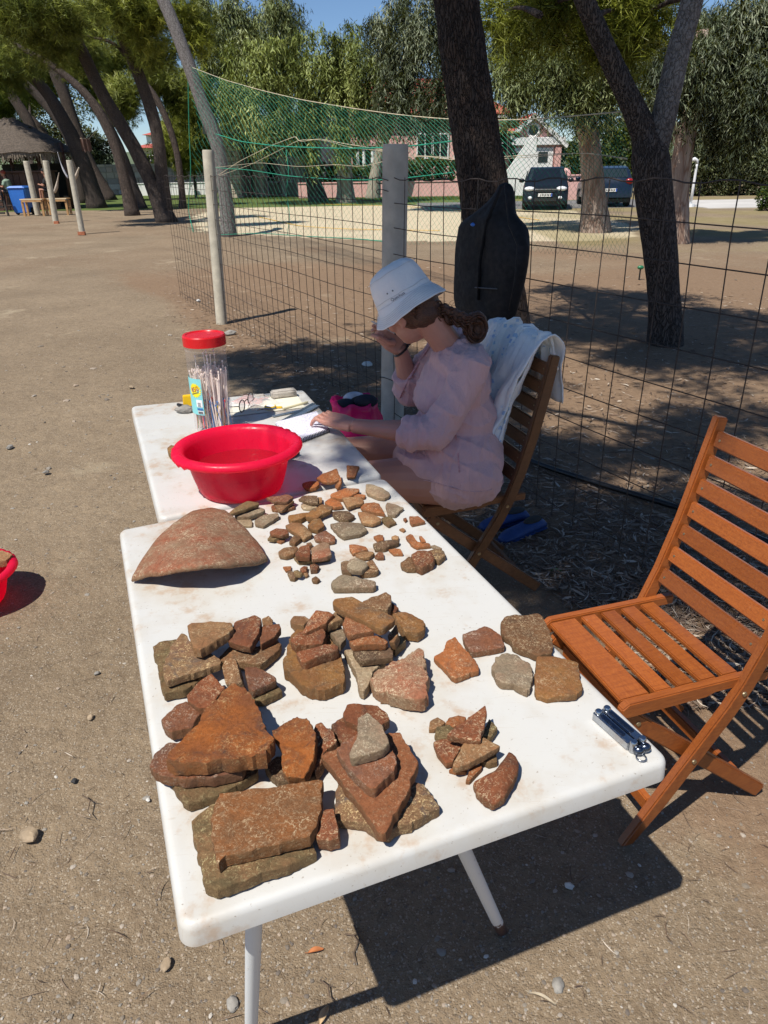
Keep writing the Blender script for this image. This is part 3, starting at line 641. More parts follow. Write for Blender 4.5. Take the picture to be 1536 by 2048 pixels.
def pine(label, lines, base, bark, blobs=(), n=0, L=.2, W=.006, mat=None, flare=.35, seg=14, rough=.07, m=24, name='pine_tree', branches=(), group='leaning pine trees'):
    Y = PZ(*base, 0).y; loc = PZ(*base, 0); t = thing(name, label, 'tree', loc, group=group); lo = Vector(loc)
    mb = MB()
    for i, ln in enumerate(lines):
        P, r = px_line(ln, Y, i == 0); P = [p - lo for p in P]; trunk_mesh(mb, P, r, seg, m, rough, flare if i == 0 else 0, seed=base[0] * .01 + i)
    mb.build('trunk', bark, t, smooth=True)
    for ln in branches:
        P, r = px_line(ln, Y, False)
        b = MB(); trunk_mesh(b, [p - lo for p in P], r, 7, 10, .1); b.build('branch', bark, t, smooth=True)
    if n:
        bl = [(tuple(Vector(c) - lo), r) for c, r in blobs]
        needles('crown', bl, n, L, W, mat or M_NEED, t)
    return t
s = 3.84
def Z(*pts): return [(x / s, y / s, w / s) for x, y, w in pts]
# --- the leaning pines on the left
pine('forked dark pine whose two trunks cross, nearest of the leaning pines', [Z((1290, 1712, 130), (1240, 1600, 120), (1150, 1370, 100), (1010, 1090, 100), (880, 880, 100), (760, 680, 95), (650, 430, 95), (560, 260, 90), (490, 130, 85), (450, 20, 80), (400, -120, 70)),
      Z((1275, 1640, 110), (1245, 1400, 100), (1225, 1150, 95), (1195, 950, 95), (1130, 750, 92), (1060, 560, 90), (990, 400, 88), (920, 230, 85), (850, 80, 82), (800, -60, 80))], (336, 444), M_BPIN3,
     [pb(150, 20, 60, 28, 24), pb(60, 30, 60, 40, 25), pb(235, 30, 40, 35, 26), pb(285, 70, 26, 50, 26.5), pb(100, 80, 40, 30, 26), pb(20, 15, 60, 30, 23), pb(325, 110, 20, 30, 26.5), pb(205, 10, 30, 20, 22)], 1150, .26, .0075, M_NEED,
     branches=[Z((1000, 480, 30), (930, 380, 26), (860, 315, 22), (760, 300, 18), (670, 275, 12))])
pine('slim dark pine trunk just left of the forked pine base', [Z((1020, 1650, 95), (985, 1500, 85), (950, 1350, 80), (890, 1120, 75), (800, 930, 70), (700, 760, 62), (590, 650, 56), (480, 560, 50), (330, 450, 46), (230, 410, 40), (100, 330, 30))], (266, 431), M_BPIN2,
     [pb(50, 110, 40, 28, 33), pb(110, 60, 45, 30, 33)], 350, .28, .008, M_NEED)
pine('second slim trunk beside the slim dark pine, curving the same way', [Z((1090, 1600, 80), (1040, 1480, 70), (985, 1300, 62), (930, 1150, 60), (850, 980, 56), (760, 830, 50), (640, 690, 45))], (284, 417), M_BPIN3, [pb(165, 120, 28, 24, 35)], 250, .28, .008, M_NEED)
pine('thick dark pine leaning far left behind the pale wooden posts', [Z((750, 1600, 125), (700, 1440, 105), (650, 1280, 110), (590, 1130, 110), (500, 940, 100), (390, 750, 88), (250, 570, 80), (100, 430, 76), (0, 340, 72), (-150, 200, 65))], (195, 416), M_BPIN3,
     [pb(10, 60, 60, 35, 36), pb(-10, 110, 30, 25, 36)], 350, .3, .009, M_NEED)
pine('pine with a paler upright trunk behind the thick leaning pine', [Z((850, 1535, 85), (770, 1400, 75), (700, 1270, 70), (620, 1080, 80), (560, 920, 82), (510, 770, 88), (450, 620, 92), (400, 500, 88), (330, 380, 70))], (221, 400), M_BPIN2,
     [pb(95, 75, 45, 30, 44), pb(130, 50, 40, 30, 44)], 500, .32, .011, M_NEED)
pine('dark trunk leaning over the thatched bar, left of the thick pine', [Z((470, 1545, 110), (420, 1420, 85), (370, 1300, 80), (310, 1150, 78), (220, 930, 78), (130, 790, 75), (40, 650, 70), (-40, 560, 66))], (122, 402), M_BPIN2, [pb(10, 120, 40, 40, 38), pb(-10, 60, 40, 50, 38)], 500, .32, .01, M_NEED)
pine('thin pine trunk bowing across the thatched roof edge', [Z((520, 1500, 60), (480, 1330, 58), (430, 1180, 56), (330, 1010, 56), (200, 860, 54), (90, 790, 50), (0, 720, 48), (-90, 660, 44))], (135, 391), M_BPIN3, [pb(-5, 160, 30, 30, 44)], 200, .34, .012, M_NEED)
pine('bluish shaded trunk parallel to and just behind the thick leaning pine', [Z((640, 1560, 70), (600, 1300, 66), (540, 1080, 64), (440, 910, 64), (300, 745, 64), (150, 600, 60), (0, 480, 58), (-120, 390, 50))], (167, 406), M_BPIN3, [pb(-10, 100, 40, 40, 37)], 200, .34, .012, M_NEED)
pine('thin grey curved trunk seen behind the green net edge', [Z((1405, 1600, 50), (1390, 1400, 48), (1365, 1190, 48), (1300, 960, 50), (1220, 790, 50), (1150, 680, 46), (1080, 600, 40))], (366, 417), M_BPIN2,
     [pb(300, 150, 30, 35, 38), pb(345, 180, 24, 30, 38), pb(250, 190, 26, 30, 38)], 650, .3, .010, M_NEED)
pine('tall pine with mottled bark that carries the left end of the net', [[(458, 470, 30), (452, 400, 27), (443, 330, 27), (432, 275, 27), (412, 230, 27), (393, 175, 25), (376, 125, 25), (358, 75, 25), (340, 30, 25), (325, -5, 24), (300, -50, 20)]], (458, 472), M_BPALE,
     [pb(300, 20, 26, 24, 22.5), pb(280, 60, 20, 26, 22.5), pb(395, 75, 18, 20, 23), pb(370, 25, 14, 20, 23), pb(250, 12, 30, 16, 22)], 600, .22, .007, M_NEEDY, flare=.15, rough=.04, group='pines around the court')
# bright pines and shrubs farther left, behind
def shrub(name, label, base, blobs, n, leaf, lw, mat, bark=None, stem=True, group=None, cat='shrub', fn=leaves):
    loc = PZ(*base, 0) if len(base) == 2 else Vector(base); t = thing(name, label, cat, loc, group=group); bl = [(tuple(Vector(c) - loc), r) for c, r in blobs]
    fn('crown', bl, n, leaf, lw, mat, t)
    if stem:
        c = Vector(bl[0][0]); b = MB(); trunk_mesh(b, [(0, 0, -.1), (c.x * .3, c.y * .3, c.z * .45), tuple(c)], [max(.05, bl[0][1][0] * .09), max(.04, bl[0][1][0] * .07), .03], 8, 8, .1); b.build('trunk', bark or M_BPIN2, t, smooth=True)
    return t
Yb = 48
shrub('pine_tree', 'bright yellow green pine behind the net left edge', (PY(390, 380, Yb).x, Yb, 0), [pb(385, 200, 35, 45, Yb), pb(365, 270, 40, 50, Yb), pb(405, 290, 30, 40, Yb), pb(350, 310, 30, 30, Yb)], 1500, .30, .012, M_NEEDY, group='pines around the court', cat='tree', fn=lambda nm, bl, n, l, w, m, p: needles(nm, bl, n, .34, .012, m, p))
shrub('olive_bush', 'grey green bush behind the stone wall between trunks', (PY(195, 340, 62).x, 62, 0), [pb(190, 300, 30, 30, 62), pb(215, 310, 20, 25, 62), pb(175, 290, 25, 30, 62)], 3000, .28, .05, M_OLIV, group='background shrubs')
shrub('olive_tree', 'tall grey green tree behind the thatched bar', (PY(110, 350, 66).x, 66, 0), [pb(110, 220, 60, 60, 66), pb(40, 290, 60, 50, 66), pb(150, 300, 50, 50, 66), pb(30, 200, 50, 50, 66)], 9000, .34, .06, M_OLIV, group='background trees', cat='tree')
shrub('pine_tree', 'dense dark green pine filling the gap above the bar roof', (PY(60, 350, 52).x, 52, 0), [pb(60, 150, 55, 45, 56), pb(130, 110, 50, 45, 56), pb(0, 190, 40, 40, 56), pb(205, 160, 40, 50, 56), pb(240, 105, 40, 35, 56), pb(235, 215, 28, 26, 55), pb(20, 70, 50, 45, 57), pb(160, 60, 50, 40, 57)], 3000, .4, .014, M_NEED, group='background trees', cat='tree', fn=lambda nm, bl, n, l, w, m, p: needles(nm, bl, n, .42, .015, m, p))
shrub('garden_shrub', 'small green shrub in front of the yellow house', (PY(300, 330, 70).x, 70, 0), [pb(300, 318, 25, 14, 70), pb(340, 310, 20, 20, 70)], 1500, .25, .06, M_HEDG, group='background shrubs')

# --- near trees: big dark pine at the centre, forked pine at right
def near_tree(label, Y, base_xy, lines, bark, seg, m, rough, flare, group, extra=None):
    t = thing('pine_tree', label, 'tree', base_xy, group=group); lo = Vector(base_xy); mb = MB()
    for i, (ln, bk) in enumerate(lines):
        P, r = px_line(ln, Y, i == 0); mb = MB(); trunk_mesh(mb, [p - lo for p in P], r, seg, m, rough, flare if i == 0 else 0, seed=i + Y); mb.build('trunk' if i == 0 else 'limb', bk, t, smooth=True)
    return t, lo
YC = 6.5; cb = PZ(1003, 715, 0)
tc, lo = near_tree('big dark pine trunk rising behind the black bag', YC, (cb.x, YC, 0), [([(1004, 712, 112), (1000, 640, 104), (985, 500, 99), (970, 400, 96), (955, 300, 93), (940, 200, 91), (925, 100, 90), (912, -10, 88), (895, -200, 84), (880, -480, 76)], M_BPINE)], M_BPINE, 40, 110, .055, .2, 'pines around the court')
CC = np.array([-.1, 4.4, 6.6]); needles('crown', [(tuple(CC - np.array(lo) + np.array(d)), r) for d, r in [((0, 0, 0), (1.3, 1.2, .7)), ((1.2, .2, .3), (1.0, .8, .5)), ((-1.3, .5, .2), (1.0, 1.1, .6)), ((.5, -1.2, .1), (1.0, .9, .5)), ((2.4, -.4, .2), (.7, .7, .4)), ((.2, .6, .9), (1.2, .9, .4)), ((1.2, -.6, .5), (.9, .8, .4)), ((3.2, -.6, .3), (.8, .8, .4)), ((2.4, -.2, -.2), (1.0, .7, .35)), ((4.2, -.2, .2), (.9, .7, .35))]], 1600, .22, .008, M_NEED, tc)
b = MB(); pt = PY(880, -480, YC); trunk_mesh(b, [pt - lo, Vector(CC) * .5 + pt * .5 - lo, Vector(CC) - lo], [.2, .14, .06], 10, 12, .06); b.build('limb', M_BPINE, tc, smooth=True)
YR = 7.07; rb = PZ(1332, 686, 0)
tr, lo = near_tree('forked pine with one dark and one pale grey limb, right of the black bag', YR, (rb.x, YR, 0), [([(1334, 690, 66), (1330, 620, 60), (1325, 560, 60), (1315, 450, 68), (1306, 370, 74), (1300, 310, 72), (1290, 270, 52), (1262, 205, 44), (1235, 150, 42), (1212, 100, 40), (1185, 40, 39), (1165, -10, 38), (1120, -150, 34)], M_BPIN3),
    ([(1304, 372, 46), (1309, 310, 50), (1322, 255, 50), (1335, 200, 48), (1348, 140, 46), (1360, 90, 45), (1375, 40, 44), (1387, -10, 43), (1400, -160, 38)], M_BPAL2)], M_BPINE, 26, 70, .05, .12, 'pines around the court')
needles('crown', [(tuple(Vector(c) - lo), r) for c, r in [pb(1245, 15, 55, 40, 8.2), pb(1205, 60, 26, 30, 8.6), pb(1285, 75, 36, 30, 8.4), pb(1240, 95, 30, 18, 8.5), pb(1080, 25, 60, 28, 8.8), pb(1010, 20, 40, 22, 9.0), pb(1150, -10, 60, 30, 8.0), pb(1310, 10, 40, 30, 8.3), pb(1030, 115, 14, 20, 9.4)]], 430, .19, .0052, M_NEEDY, tr, per=14)
for q0, q1 in (((1165, -10), (1080, 30)), ((1387, -10), (1270, 45)), ((1080, 30), (1010, 22)), ((1185, 40), (1240, 25))):
    b = MB(); a = PY(*q0, YR); c_ = PY(*q1, 8.6); trunk_mesh(b, [a - lo, (a + c_) / 2 - lo + Vector((0, 0, .06)), c_ - lo], [.03, .02, .008], 6, 6, .1); b.build('branch', M_BPIN2, tr, smooth=True)

# --- pine beside the camera whose branches shade the woman
SHADE = [(.66, 2.90), (1.45, 2.95), (1.1, 3.45), (.75, 3.25), (.3, 4.1), (-.2, 5.0), (-.7, 5.7), (-.2, 6.3), (.5, 6.4), (-1.0, 6.8), (1.8, 3.3), (.25, 3.7), (.8, 4.1), (1.6, 4.2), (2.6, 3.4), (-.1, 4.5), (.5, 5.0), (-.45, 5.3), (.1, 5.9), (-.9, 6.2), (-.4, 6.8), (.9, 5.9), (2.4, 4.6), (3.2, 4.1)]
st = thing('pine_tree', 'overhanging pine whose crown shades the woman and the fence', 'tree', (3.6, -2.2, 0), group='pines around the court'); lo = Vector((3.6, -2.2, 0))
bl = []
for i, (gx__, gy__) in enumerate(SHADE):
    h = 5.4 + .9 * ((i * 37) % 10) / 10; c = Vector((gx__, gy__, 0)) - Vector(SUN_T) * h; bl.append((tuple(c - lo), (.42, .42, .25)))
needles('crown', bl, 2500, .17, .006, M_NEED, st)
b = MB(); trunk_mesh(b, [(0, 0, -.1), (-.1, .05, 2.5), (-.5, .2, 5.0), (-1.0, .6, 6.6)], [.2, .17, .14, .1], 14, 20, .07, .3); b.build('trunk', M_BPINE, st, smooth=True)
hub = Vector((-1.0, .6, 6.6))
for q in (2, 5, 9, 12, 17):
    c = Vector(bl[q][0]); b = MB(); trunk_mesh(b, [hub, hub * .5 + c * .5 + Vector((0, 0, .3)), c], [.07, .045, .015], 8, 10, .08); b.build('branch', M_BPINE, st, smooth=True)

# --- eucalyptus trees
def euc(label, trunks, base, bark, blobs, n, leaf, lw, L, mat, per=16, flare=.3, group='drooping eucalyptus trees'):
    loc = PZ(*base, 0); Y = loc.y; t = thing('eucalyptus_tree', label, 'tree', loc, group=group)
    for i, ln in enumerate(trunks):
        P, r = px_line(ln, Y, i == 0); mb = MB(); trunk_mesh(mb, [p - loc for p in P], r, 16, 30, .06, flare if i == 0 else 0, seed=base[0]); mb.build('trunk' if i == 0 else 'limb', bark, t, smooth=True)
    droop('crown', [(tuple(Vector(c) - loc), r) for c, r in blobs], n, L, leaf, lw, mat, t, per); return t
Y1 = PZ(1190, 462, 0).y
euc('eucalyptus with a thick reddish pale trunk right of the black car', [[(1192, 462, 52), (1188, 400, 43), (1184, 340, 41), (1178, 280, 40), (1172, 235, 44), (1160, 190, 36), (1150, 140, 26), (1140, 60, 18)], [(1178, 245, 26), (1200, 195, 22), (1225, 140, 16), (1240, 60, 12)]], (1192, 463), M_BEUC,
    [pb(1070, 110, 60, 45, Y1), pb(1140, 90, 60, 50, Y1 + .6), pb(1055, 150, 40, 28, Y1 - .3), pb(1130, 150, 45, 30, Y1 - .6), pb(1215, 125, 40, 45, Y1 + .3), pb(1020, 70, 40, 45, Y1 + 1), pb(1195, 40, 70, 50, Y1 + 1), pb(1015, 140, 25, 30, Y1), pb(1290, 100, 40, 40, Y1 + 1.2), pb(1085, 20, 70, 40, Y1 + 1.2), pb(1165, 150, 40, 40, Y1 - 1.2), pb(1200, 175, 34, 26, Y1 - 1.2), pb(1150, 60, 50, 50, Y1 - 1.2), pb(1235, 90, 30, 40, Y1 - 1.2)], 4200, .15, .012, .8, M_EUC)
Y2 = PZ(1350, 482, 0).y
euc('eucalyptus with a leaning pale trunk at the right edge', [[(1352, 484, 46), (1356, 400, 38), (1362, 330, 38), (1372, 270, 38), (1385, 215, 38), (1398, 150, 30), (1405, 60, 24)], [(1366, 300, 24), (1340, 240, 20), (1322, 180, 16), (1310, 120, 12)]], (1352, 485), M_BEUC,
    [pb(1440, 60, 60, 50, Y2), pb(1500, 40, 60, 60, Y2 - .5), pb(1470, 130, 50, 50, Y2 - .5), pb(1430, 160, 35, 45, Y2 - .3), pb(1510, 150, 40, 60, Y2 - 1), pb(1460, 200, 30, 30, Y2 - .6), pb(1390, 60, 40, 50, Y2 + .6), pb(1330, 150, 35, 40, Y2 + 1), pb(1550, 90, 50, 70, Y2), pb(1400, 110, 34, 50, Y2 - 1.3), pb(1380, 170, 22, 26, Y2 - 1.2), pb(1330, 90, 30, 40, Y2 - .9), pb(1490, 230, 30, 30, Y2 - 1)], 4400, .15, .0105, .75, M_EUCD)
euc('eucalyptus with a straight pale trunk in front of the pink garden wall', [[(692, 404, 34), (690, 370, 28), (689, 330, 26), (688, 290, 26), (685, 240, 24), (680, 180, 20), (670, 110, 14)]], (692, 405), M_BEUC2,
    [pb(700, 110, 60, 45, 38), pb(640, 140, 50, 50, 38), pb(690, 190, 55, 40, 37.5), pb(740, 160, 40, 55, 38), pb(640, 90, 40, 35, 38.5), pb(740, 225, 40, 28, 37), pb(690, 70, 35, 28, 39), pb(610, 215, 40, 35, 37.5), pb(660, 250, 30, 25, 37)], 1650, .27, .022, 1.3, M_EUCL)
euc('eucalyptus with a dark rough leaning trunk left of the pale trunked one', [[(638, 402, 34), (628, 370, 27), (622, 330, 24), (615, 290, 22), (605, 230, 18), (600, 150, 12)]], (638, 403), M_BEUCD,
    [pb(560, 130, 60, 50, 38), pb(590, 190, 50, 45, 37.6), pb(520, 170, 55, 50, 38), pb(480, 120, 50, 45, 39), pb(580, 90, 40, 30, 39), pb(540, 230, 50, 30, 37), pb(470, 190, 40, 40, 38.5), pb(600, 260, 30, 25, 37.3)], 1650, .27, .022, 1.3, M_EUCL)
euc('tall grey green eucalyptus at the top behind the net pine', [[(556, 378, 20), (548, 340, 15), (535, 300, 13), (515, 240, 12), (480, 150, 10)], [(556, 378, 15), (572, 330, 12), (580, 280, 10)]], (556, 379), M_BEUC2,
    [pb(460, 40, 70, 45, 52), pb(540, 45, 55, 45, 52), pb(410, 80, 40, 45, 51), pb(430, 130, 45, 45, 51), pb(560, 15, 45, 30, 53), pb(500, 90, 60, 40, 51), pb(440, 0, 60, 30, 52), pb(440, 230, 50, 60, 50), pb(500, 240, 40, 40, 50)], 2200, .36, .027, 1.6, M_EUC)
euc('dark drooping eucalyptus crown left of the big pine trunk', [[(745, 398, 26), (752, 340, 20), (770, 270, 20), (800, 180, 18), (820, 80, 14)]], (745, 398), M_BEUC2,
    [pb(800, 60, 60, 55, 30), pb(860, 90, 60, 60, 30), pb(840, 170, 50, 45, 29.5), pb(785, 150, 40, 50, 30), pb(880, 190, 40, 40, 29), pb(760, 30, 35, 35, 31), pb(850, 20, 70, 50, 31), pb(780, 205, 25, 22, 29.5), pb(920, 60, 50, 60, 31)], 2300, .22, .017, 1.15, M_EUCD)

# --- hedges, background shrubs and olives
def hedge(label, px0, px1, pyt, pyb, Y, n, mat=M_HEDG, depth=.7):
    bl = []; k = max(2, int((px1 - px0) / 22))
    for i in range(k):
        x = px0 + (px1 - px0) * (i + .5) / k; bl.append(pb(x, (pyt + pyb) / 2, (px1 - px0) / k * .75, (pyb - pyt) / 2 * 1.05, Y, depth * 30))
    return shrub('hedge', label, (PY((px0 + px1) / 2, pyb, Y).x, Y, 0), bl, n, .16, .045, mat, stem=True, group='clipped hedges', cat='hedge')
hedge('clipped green hedge on the pink wall behind the pale eucalyptus trunk', 640, 785, 332, 368, 46.5, 6000)
hedge('dark leafy hedge between the fence post and the big pine', 800, 905, 318, 372, 46.5, 6000)
shrub('ivy_bush', 'dark green bush left of the gatehouse doors', (PY(1000, 380, 45).x, 45, 0), [pb(1000, 310, 26, 45, 45), pb(1015, 340, 20, 35, 45), pb(985, 350, 22, 30, 45)], 5000, .18, .05, M_HEDG, group='background shrubs')
shrub('ivy_bush', 'big green bush right of the gatehouse doors, above the black car', (PY(1150, 380, 46).x, 46, 0), [pb(1128, 335, 22, 40, 48), pb(1165, 330, 30, 50, 46), pb(1200, 310, 35, 60, 46), pb(1172, 275, 28, 35, 46), pb(1240, 320, 40, 60, 46)], 9000, .2, .06, M_HEDG, group='background shrubs')
shrub('olive_tree', 'dark wooded mass between the two limbs of the forked pine', (PY(1260, 380, 55).x, 55, 0), [pb(1250, 270, 40, 50, 55), pb(1300, 290, 40, 60, 55), pb(1340, 320, 40, 60, 55), pb(1285, 350, 40, 40, 55)], 7000, .3, .06, M_OLIV, group='background trees', cat='tree')
for k, (px, w, top, lb) in enumerate([(1400, 40, 265, 'grey green olive tree just right of the pale leaning trunk'), (1455, 50, 262, 'broad olive tree in the middle of the row at the parking lot'), (1520, 45, 258, 'olive tree at the far right edge behind the parking lot')]):
    shrub('olive_tree', lb, (PY(px, 405, 40).x, 40, 0), [pb(px, (top + 400) / 2 - 25, w, 55, 40), pb(px - 18, (top + 400) / 2 + 25, w * .8, 45, 40), pb(px + 20, (top + 400) / 2 + 20, w * .8, 48, 40.5), pb(px + 5, top + 35, w * .6, 32, 40)], 8500, .22, .03, M_OLIV, group='olive trees behind the parking lot', cat='tree')
shrub('pine_tree', 'light green pine top at the right edge above the olives', (PY(1530, 400, 60).x, 60, 0), [pb(1530, 200, 28, 28, 60), pb(1545, 235, 30, 25, 60), pb(1520, 270, 25, 20, 60)], 500, .3, .012, M_NEEDY, group='background trees', cat='tree', fn=lambda nm, bl, n, l, w, m, p: needles(nm, bl, n, .34, .014, m, p))
shrub('cypress_bush', 'small bright green bush at the right edge beside the parking lot', (PY(1530, 425, 27).x, 27, 0), [pb(1532, 395, 16, 22, 27), pb(1545, 405, 20, 20, 27)], 1800, .12, .02, M_HEDG, group='background shrubs')
# small palm behind the net
M_PALM = plain('palm_frond', (0.22, 0.25, 0.06), .6, .2, 3)
pm = thing('palm_tree', 'small palm with a fan of yellow green fronds behind the net', 'palm', (PY(1010, 390, 44).x, 44, 0)); zc = PY(1008, 262, 44).z
MB().tube([(0, 0, -.1), (.05, 0, zc * .5), (0, 0, zc)], [.2, .16, .14], 10).build('trunk', M_BPIN2, pm, smooth=True)
for i in range(22):
    a = i * 2.4; el = R(-25 + 95 * ((i * 7) % 22) / 22); d = Vector((math.cos(a) * math.cos(el), math.sin(a) * math.cos(el), math.sin(el))); sd_ = d.cross(Vector((0, 0, 1))).normalized() if abs(d.z) < .97 else Vector((1, 0, 0)); fr = MB()
    for j in range(9):
        q = (j - 4) / 4; e = (d + sd_ * q * .75).normalized(); p0 = Vector((0, 0, zc)); p1 = p0 + e * (1.0 - abs(q) * .25); p1.z -= .12 * abs(q)
        w = e.cross(sd_).cross(e).normalized() * .035; fr.add([p0 + e * .25 - w * .3, p0 + e * .6 - w, p1, p0 + e * .6 + w], [(0, 1, 2, 3)])
    fr.build('frond', M_PALM, pm)
# tufts of lawn grass
def grass_tufts(n, poly, mat, h, label):
    xs = [p.x for p in poly]; ys = [p.y for p in poly]; P = []
    while len(P) < n:
        x = rng.uniform(min(xs), max(xs), 4000); y = rng.uniform(min(ys), min(max(ys), 48), 4000); k = inpoly(x, y, poly); P += list(zip(x[k], y[k]))
    P = np.array(P[:n]); P = np.concatenate([P, np.zeros((n, 1))], 1); d = unit(rng.normal(size=(n, 3)) * np.array([.5, .5, .2]) + np.array([0, 0, 1])); sd_ = unit(np.cross(d, rng.normal(size=(n, 3)))) * .02
    V = np.stack([P - sd_, P + sd_, P + d * h * rng.uniform(.5, 1.2, (n, 1))], 1).reshape(-1, 3); t = rng.random(n); col = np.repeat(np.stack([t, t, t, np.ones(n)], 1), 3, 0)
    tag(np_mesh('lawn_grass', V, np.arange(3 * n).reshape(-1, 3), mat, col=col), label, kind='stuff')
grass_tufts(26000, LAWN, leafmat('grass_blade', (0.05, 0.09, 0.02), (0.09, 0.15, 0.03), (0.17, 0.22, 0.06), .3), .09, 'short green lawn grass in front of the houses')
# ------------------------------------------------------------------ wire fence with posts
M_WIRE = plain('rusty_wire', (0.045, 0.032, 0.026), .7, .35, 40); M_CONC = plain('weathered_concrete', (0.46, 0.415, 0.35), .9, .18, 8, .5, 60); M_WOOD_P = plain('grey_pole_wood', (0.46, 0.42, 0.335), .85, .18, 10, .4, 40)
fen = thing('wire_fence', 'rusty brown wire mesh fence running behind the woman', 'fence', (FB[0], FB[1], 0))
def fpt(u, z, off=0.0):
    p = FD * u + FN * off; return Vector((p[0], p[1], z))
U0, U1 = -6.3, 3.4
def sag(u, z):                                              # the mesh is bent and uneven
    w = mnoise.noise(Vector((u * .9, z * 1.5, 4.0))); return .02 * w, .018 * mnoise.noise(Vector((u * 1.3, z, 9.0)))
u = U0
while u < U1:
    pts_ = []; jit = random.uniform(-.012, .012); kink = random.uniform(-.02, .02) if random.random() < .3 else 0
    for z in np.linspace(.0, 1.54, 12):
        a_, b_ = sag(u, z); pts_.append(fpt(u + a_ + jit + kink * math.sin(z * 3) * (z > 1.0), z, b_))
    MB().tube(pts_, .0024, 5, False).build('wire', M_WIRE, fen, smooth=True); u += .152
for z in (1.54, 1.40, 1.26, 1.11, .96, .81, .66, .51, .36, .22, .07):
    pts_ = [fpt(u_ + 0, z + .012 * mnoise.noise(Vector((u_ * .8, z * 3, 1.0))) - (.012 if z > 1.5 and int(u_ / .152) % 2 else 0), sag(u_, z)[1] + .003) for u_ in np.arange(U0, U1 + .05, .076)]
    MB().tube(pts_, .0025 if z < 1.5 else .003, 5, False).build('wire', M_WIRE, fen, smooth=True)
def post(name, label, base, tops, r, mat, n=20, group='fence posts'):
    b = Vector(base); t = Vector(tops); o = thing(name, label, 'post', b, group=group); d = t - b; mb = MB()
    P = [d * k for k in (-.05, .0, .25, .5, .75, .97, .992, 1.0)]; mb.tube(P, [r * 1.02, r * 1.02, r * 1.01, r, r, r, r * .985, r * .93], n); mb.build('shaft', mat, o, smooth=40); return o
pc = post('fence_post', 'thick grey concrete fence post behind the woman', (FB[0] + .02, FB[1] + .02, 0), PY(791, 288, FB[1]), .078, M_CONC, 28)
for z in (1.46, 1.52, .9, .3):
    MB().tube([(math.cos(a) * .083, math.sin(a) * .083, z + .015 * math.sin(a * 2)) for a in np.linspace(0, 6.28, 22)], .0025, 5, False).build('tie_wire', M_WIRE, pc)
p0 = post('fence_post', 'slim pale fence post at the far end of the wire mesh', (FA[0] - .02, FA[1] - .05, 0), PY(416, 300, FA[1]), .062, M_WOOD_P)
for (bx, by, tx, ty, lb) in [(165, 468, 138, 320, 'nearest of the three leaning wooden posts on the left'), (112, 445, 91, 321, 'middle of the three leaning wooden posts on the left'), (76, 430, 52, 322, 'farthest of the three leaning wooden posts, by the blue bin')]:
    B = PZ(bx, by, 0); k = (np.array(B) - CAM) @ _fw; post('wooden_post', lb, B, PY(tx, ty, B.y), 5.6 * k / F_PX, M_WOOD_P, group='leaning wooden posts')
for px, py, w, lb in ((168, 469, 14, 'red brick at the foot of the nearest leaning post'), (117, 447, 10, 'red brick at the foot of the middle leaning post')):
    P = PZ(px, py, 0); k = ((np.array(P) - CAM) @ _fw) / F_PX * w; tag(MB().box((0, 0, .04), (k, k * .5, .09)).build('brick', M_ST['red'], loc=P - Vector((0, .15, 0)), bevel=.006), lb, 'brick', 'bricks at the wooden posts')

# ------------------------------------------------------------------ green net with ropes
def twine(name, col, rough=.7): return plain(name, col, rough, .2, 20)
M_NET = twine('green_net_twine', (0.012, 0.20, 0.125)); M_ROPE = twine('cream_rope', (0.55, 0.47, 0.33)); M_NETB = twine('green_band', (0.02, 0.27, 0.17))
NA, NB = (-4.62, 20.7), (2.25, 7.1)
def npt(px, py): return PL(px, py, NA, NB)
TOPL = [(372, 130), (450, 160), (520, 180), (600, 199), (700, 216), (800, 230), (900, 239), (1000, 241), (1080, 238), (1160, 231), (1258, 222)]
BOTL = [(392, 470), (440, 468), (520, 466), (600, 470), (700, 478), (800, 486), (900, 492), (1000, 500), (1080, 506), (1160, 512), (1258, 520)]
def ipl(L, x): return float(np.interp(x, [p[0] for p in L], [p[1] for p in L]))
net = thing('green_net', 'sagging green net hung between the net pine and the forked pine', 'net', (0, 0, 0))
cols, rows = 190, 44; G = np.zeros((rows + 1, cols + 1, 3))
for i in range(cols + 1):
    x = 374 + (1256 - 374) * i / cols; t_, b_ = ipl(TOPL, x), ipl(BOTL, x)
    for j in range(rows + 1):
        v = j / rows; y = t_ + (b_ - t_) * (v ** 1.25)
        xx = x + 10 * mnoise.noise(Vector((x * .012, y * .02, 0))) * math.sin(math.pi * v) + 16 * math.sin(math.pi * v) * (1 - i / cols) ** 3
        p = npt(xx, y + 4 * mnoise.noise(Vector((x * .02, y * .02, 5))) * (v > .02)); G[j, i] = (p.x, p.y + .12 * mnoise.noise(Vector((x * .03, y * .03, 2))), max(p.z, .03))
segs = []
for j in range(rows):
    for i in range(cols + 1):
        if (i + j) % 2 == 0:
            if i < cols: segs.append((G[j, i], G[j + 1, i + 1]))
            if i > 0: segs.append((G[j, i], G[j + 1, i - 1]))
A_ = np.array([q[0] for q in segs]); B_ = np.array([q[1] for q in segs]); d_ = unit(B_ - A_); s1 = unit(np.cross(d_, np.array([[.3, 1, .1]]))); s2 = np.cross(d_, s1)
rr = (.0012 + .00010 * A_[:, 1:2]) * np.array([1.0 if j < rows * .52 else .55 for j in range(rows) for i in range(cols + 1) if (i + j) % 2 == 0 for _ in range((i < cols) + (i > 0))])[:, None]; ring_ = [s1, -s1 * .5 + s2 * .87, -s1 * .5 - s2 * .87]
V = np.stack([A_ + q * rr for q in ring_] + [B_ + q * rr for q in ring_], 1).reshape(-1, 3); o_ = np.arange(len(segs))[:, None] * 6
Fq = np.concatenate([o_ + np.array([[0, 1, 4, 3]]), o_ + np.array([[1, 2, 5, 4]]), o_ + np.array([[2, 0, 3, 5]])])
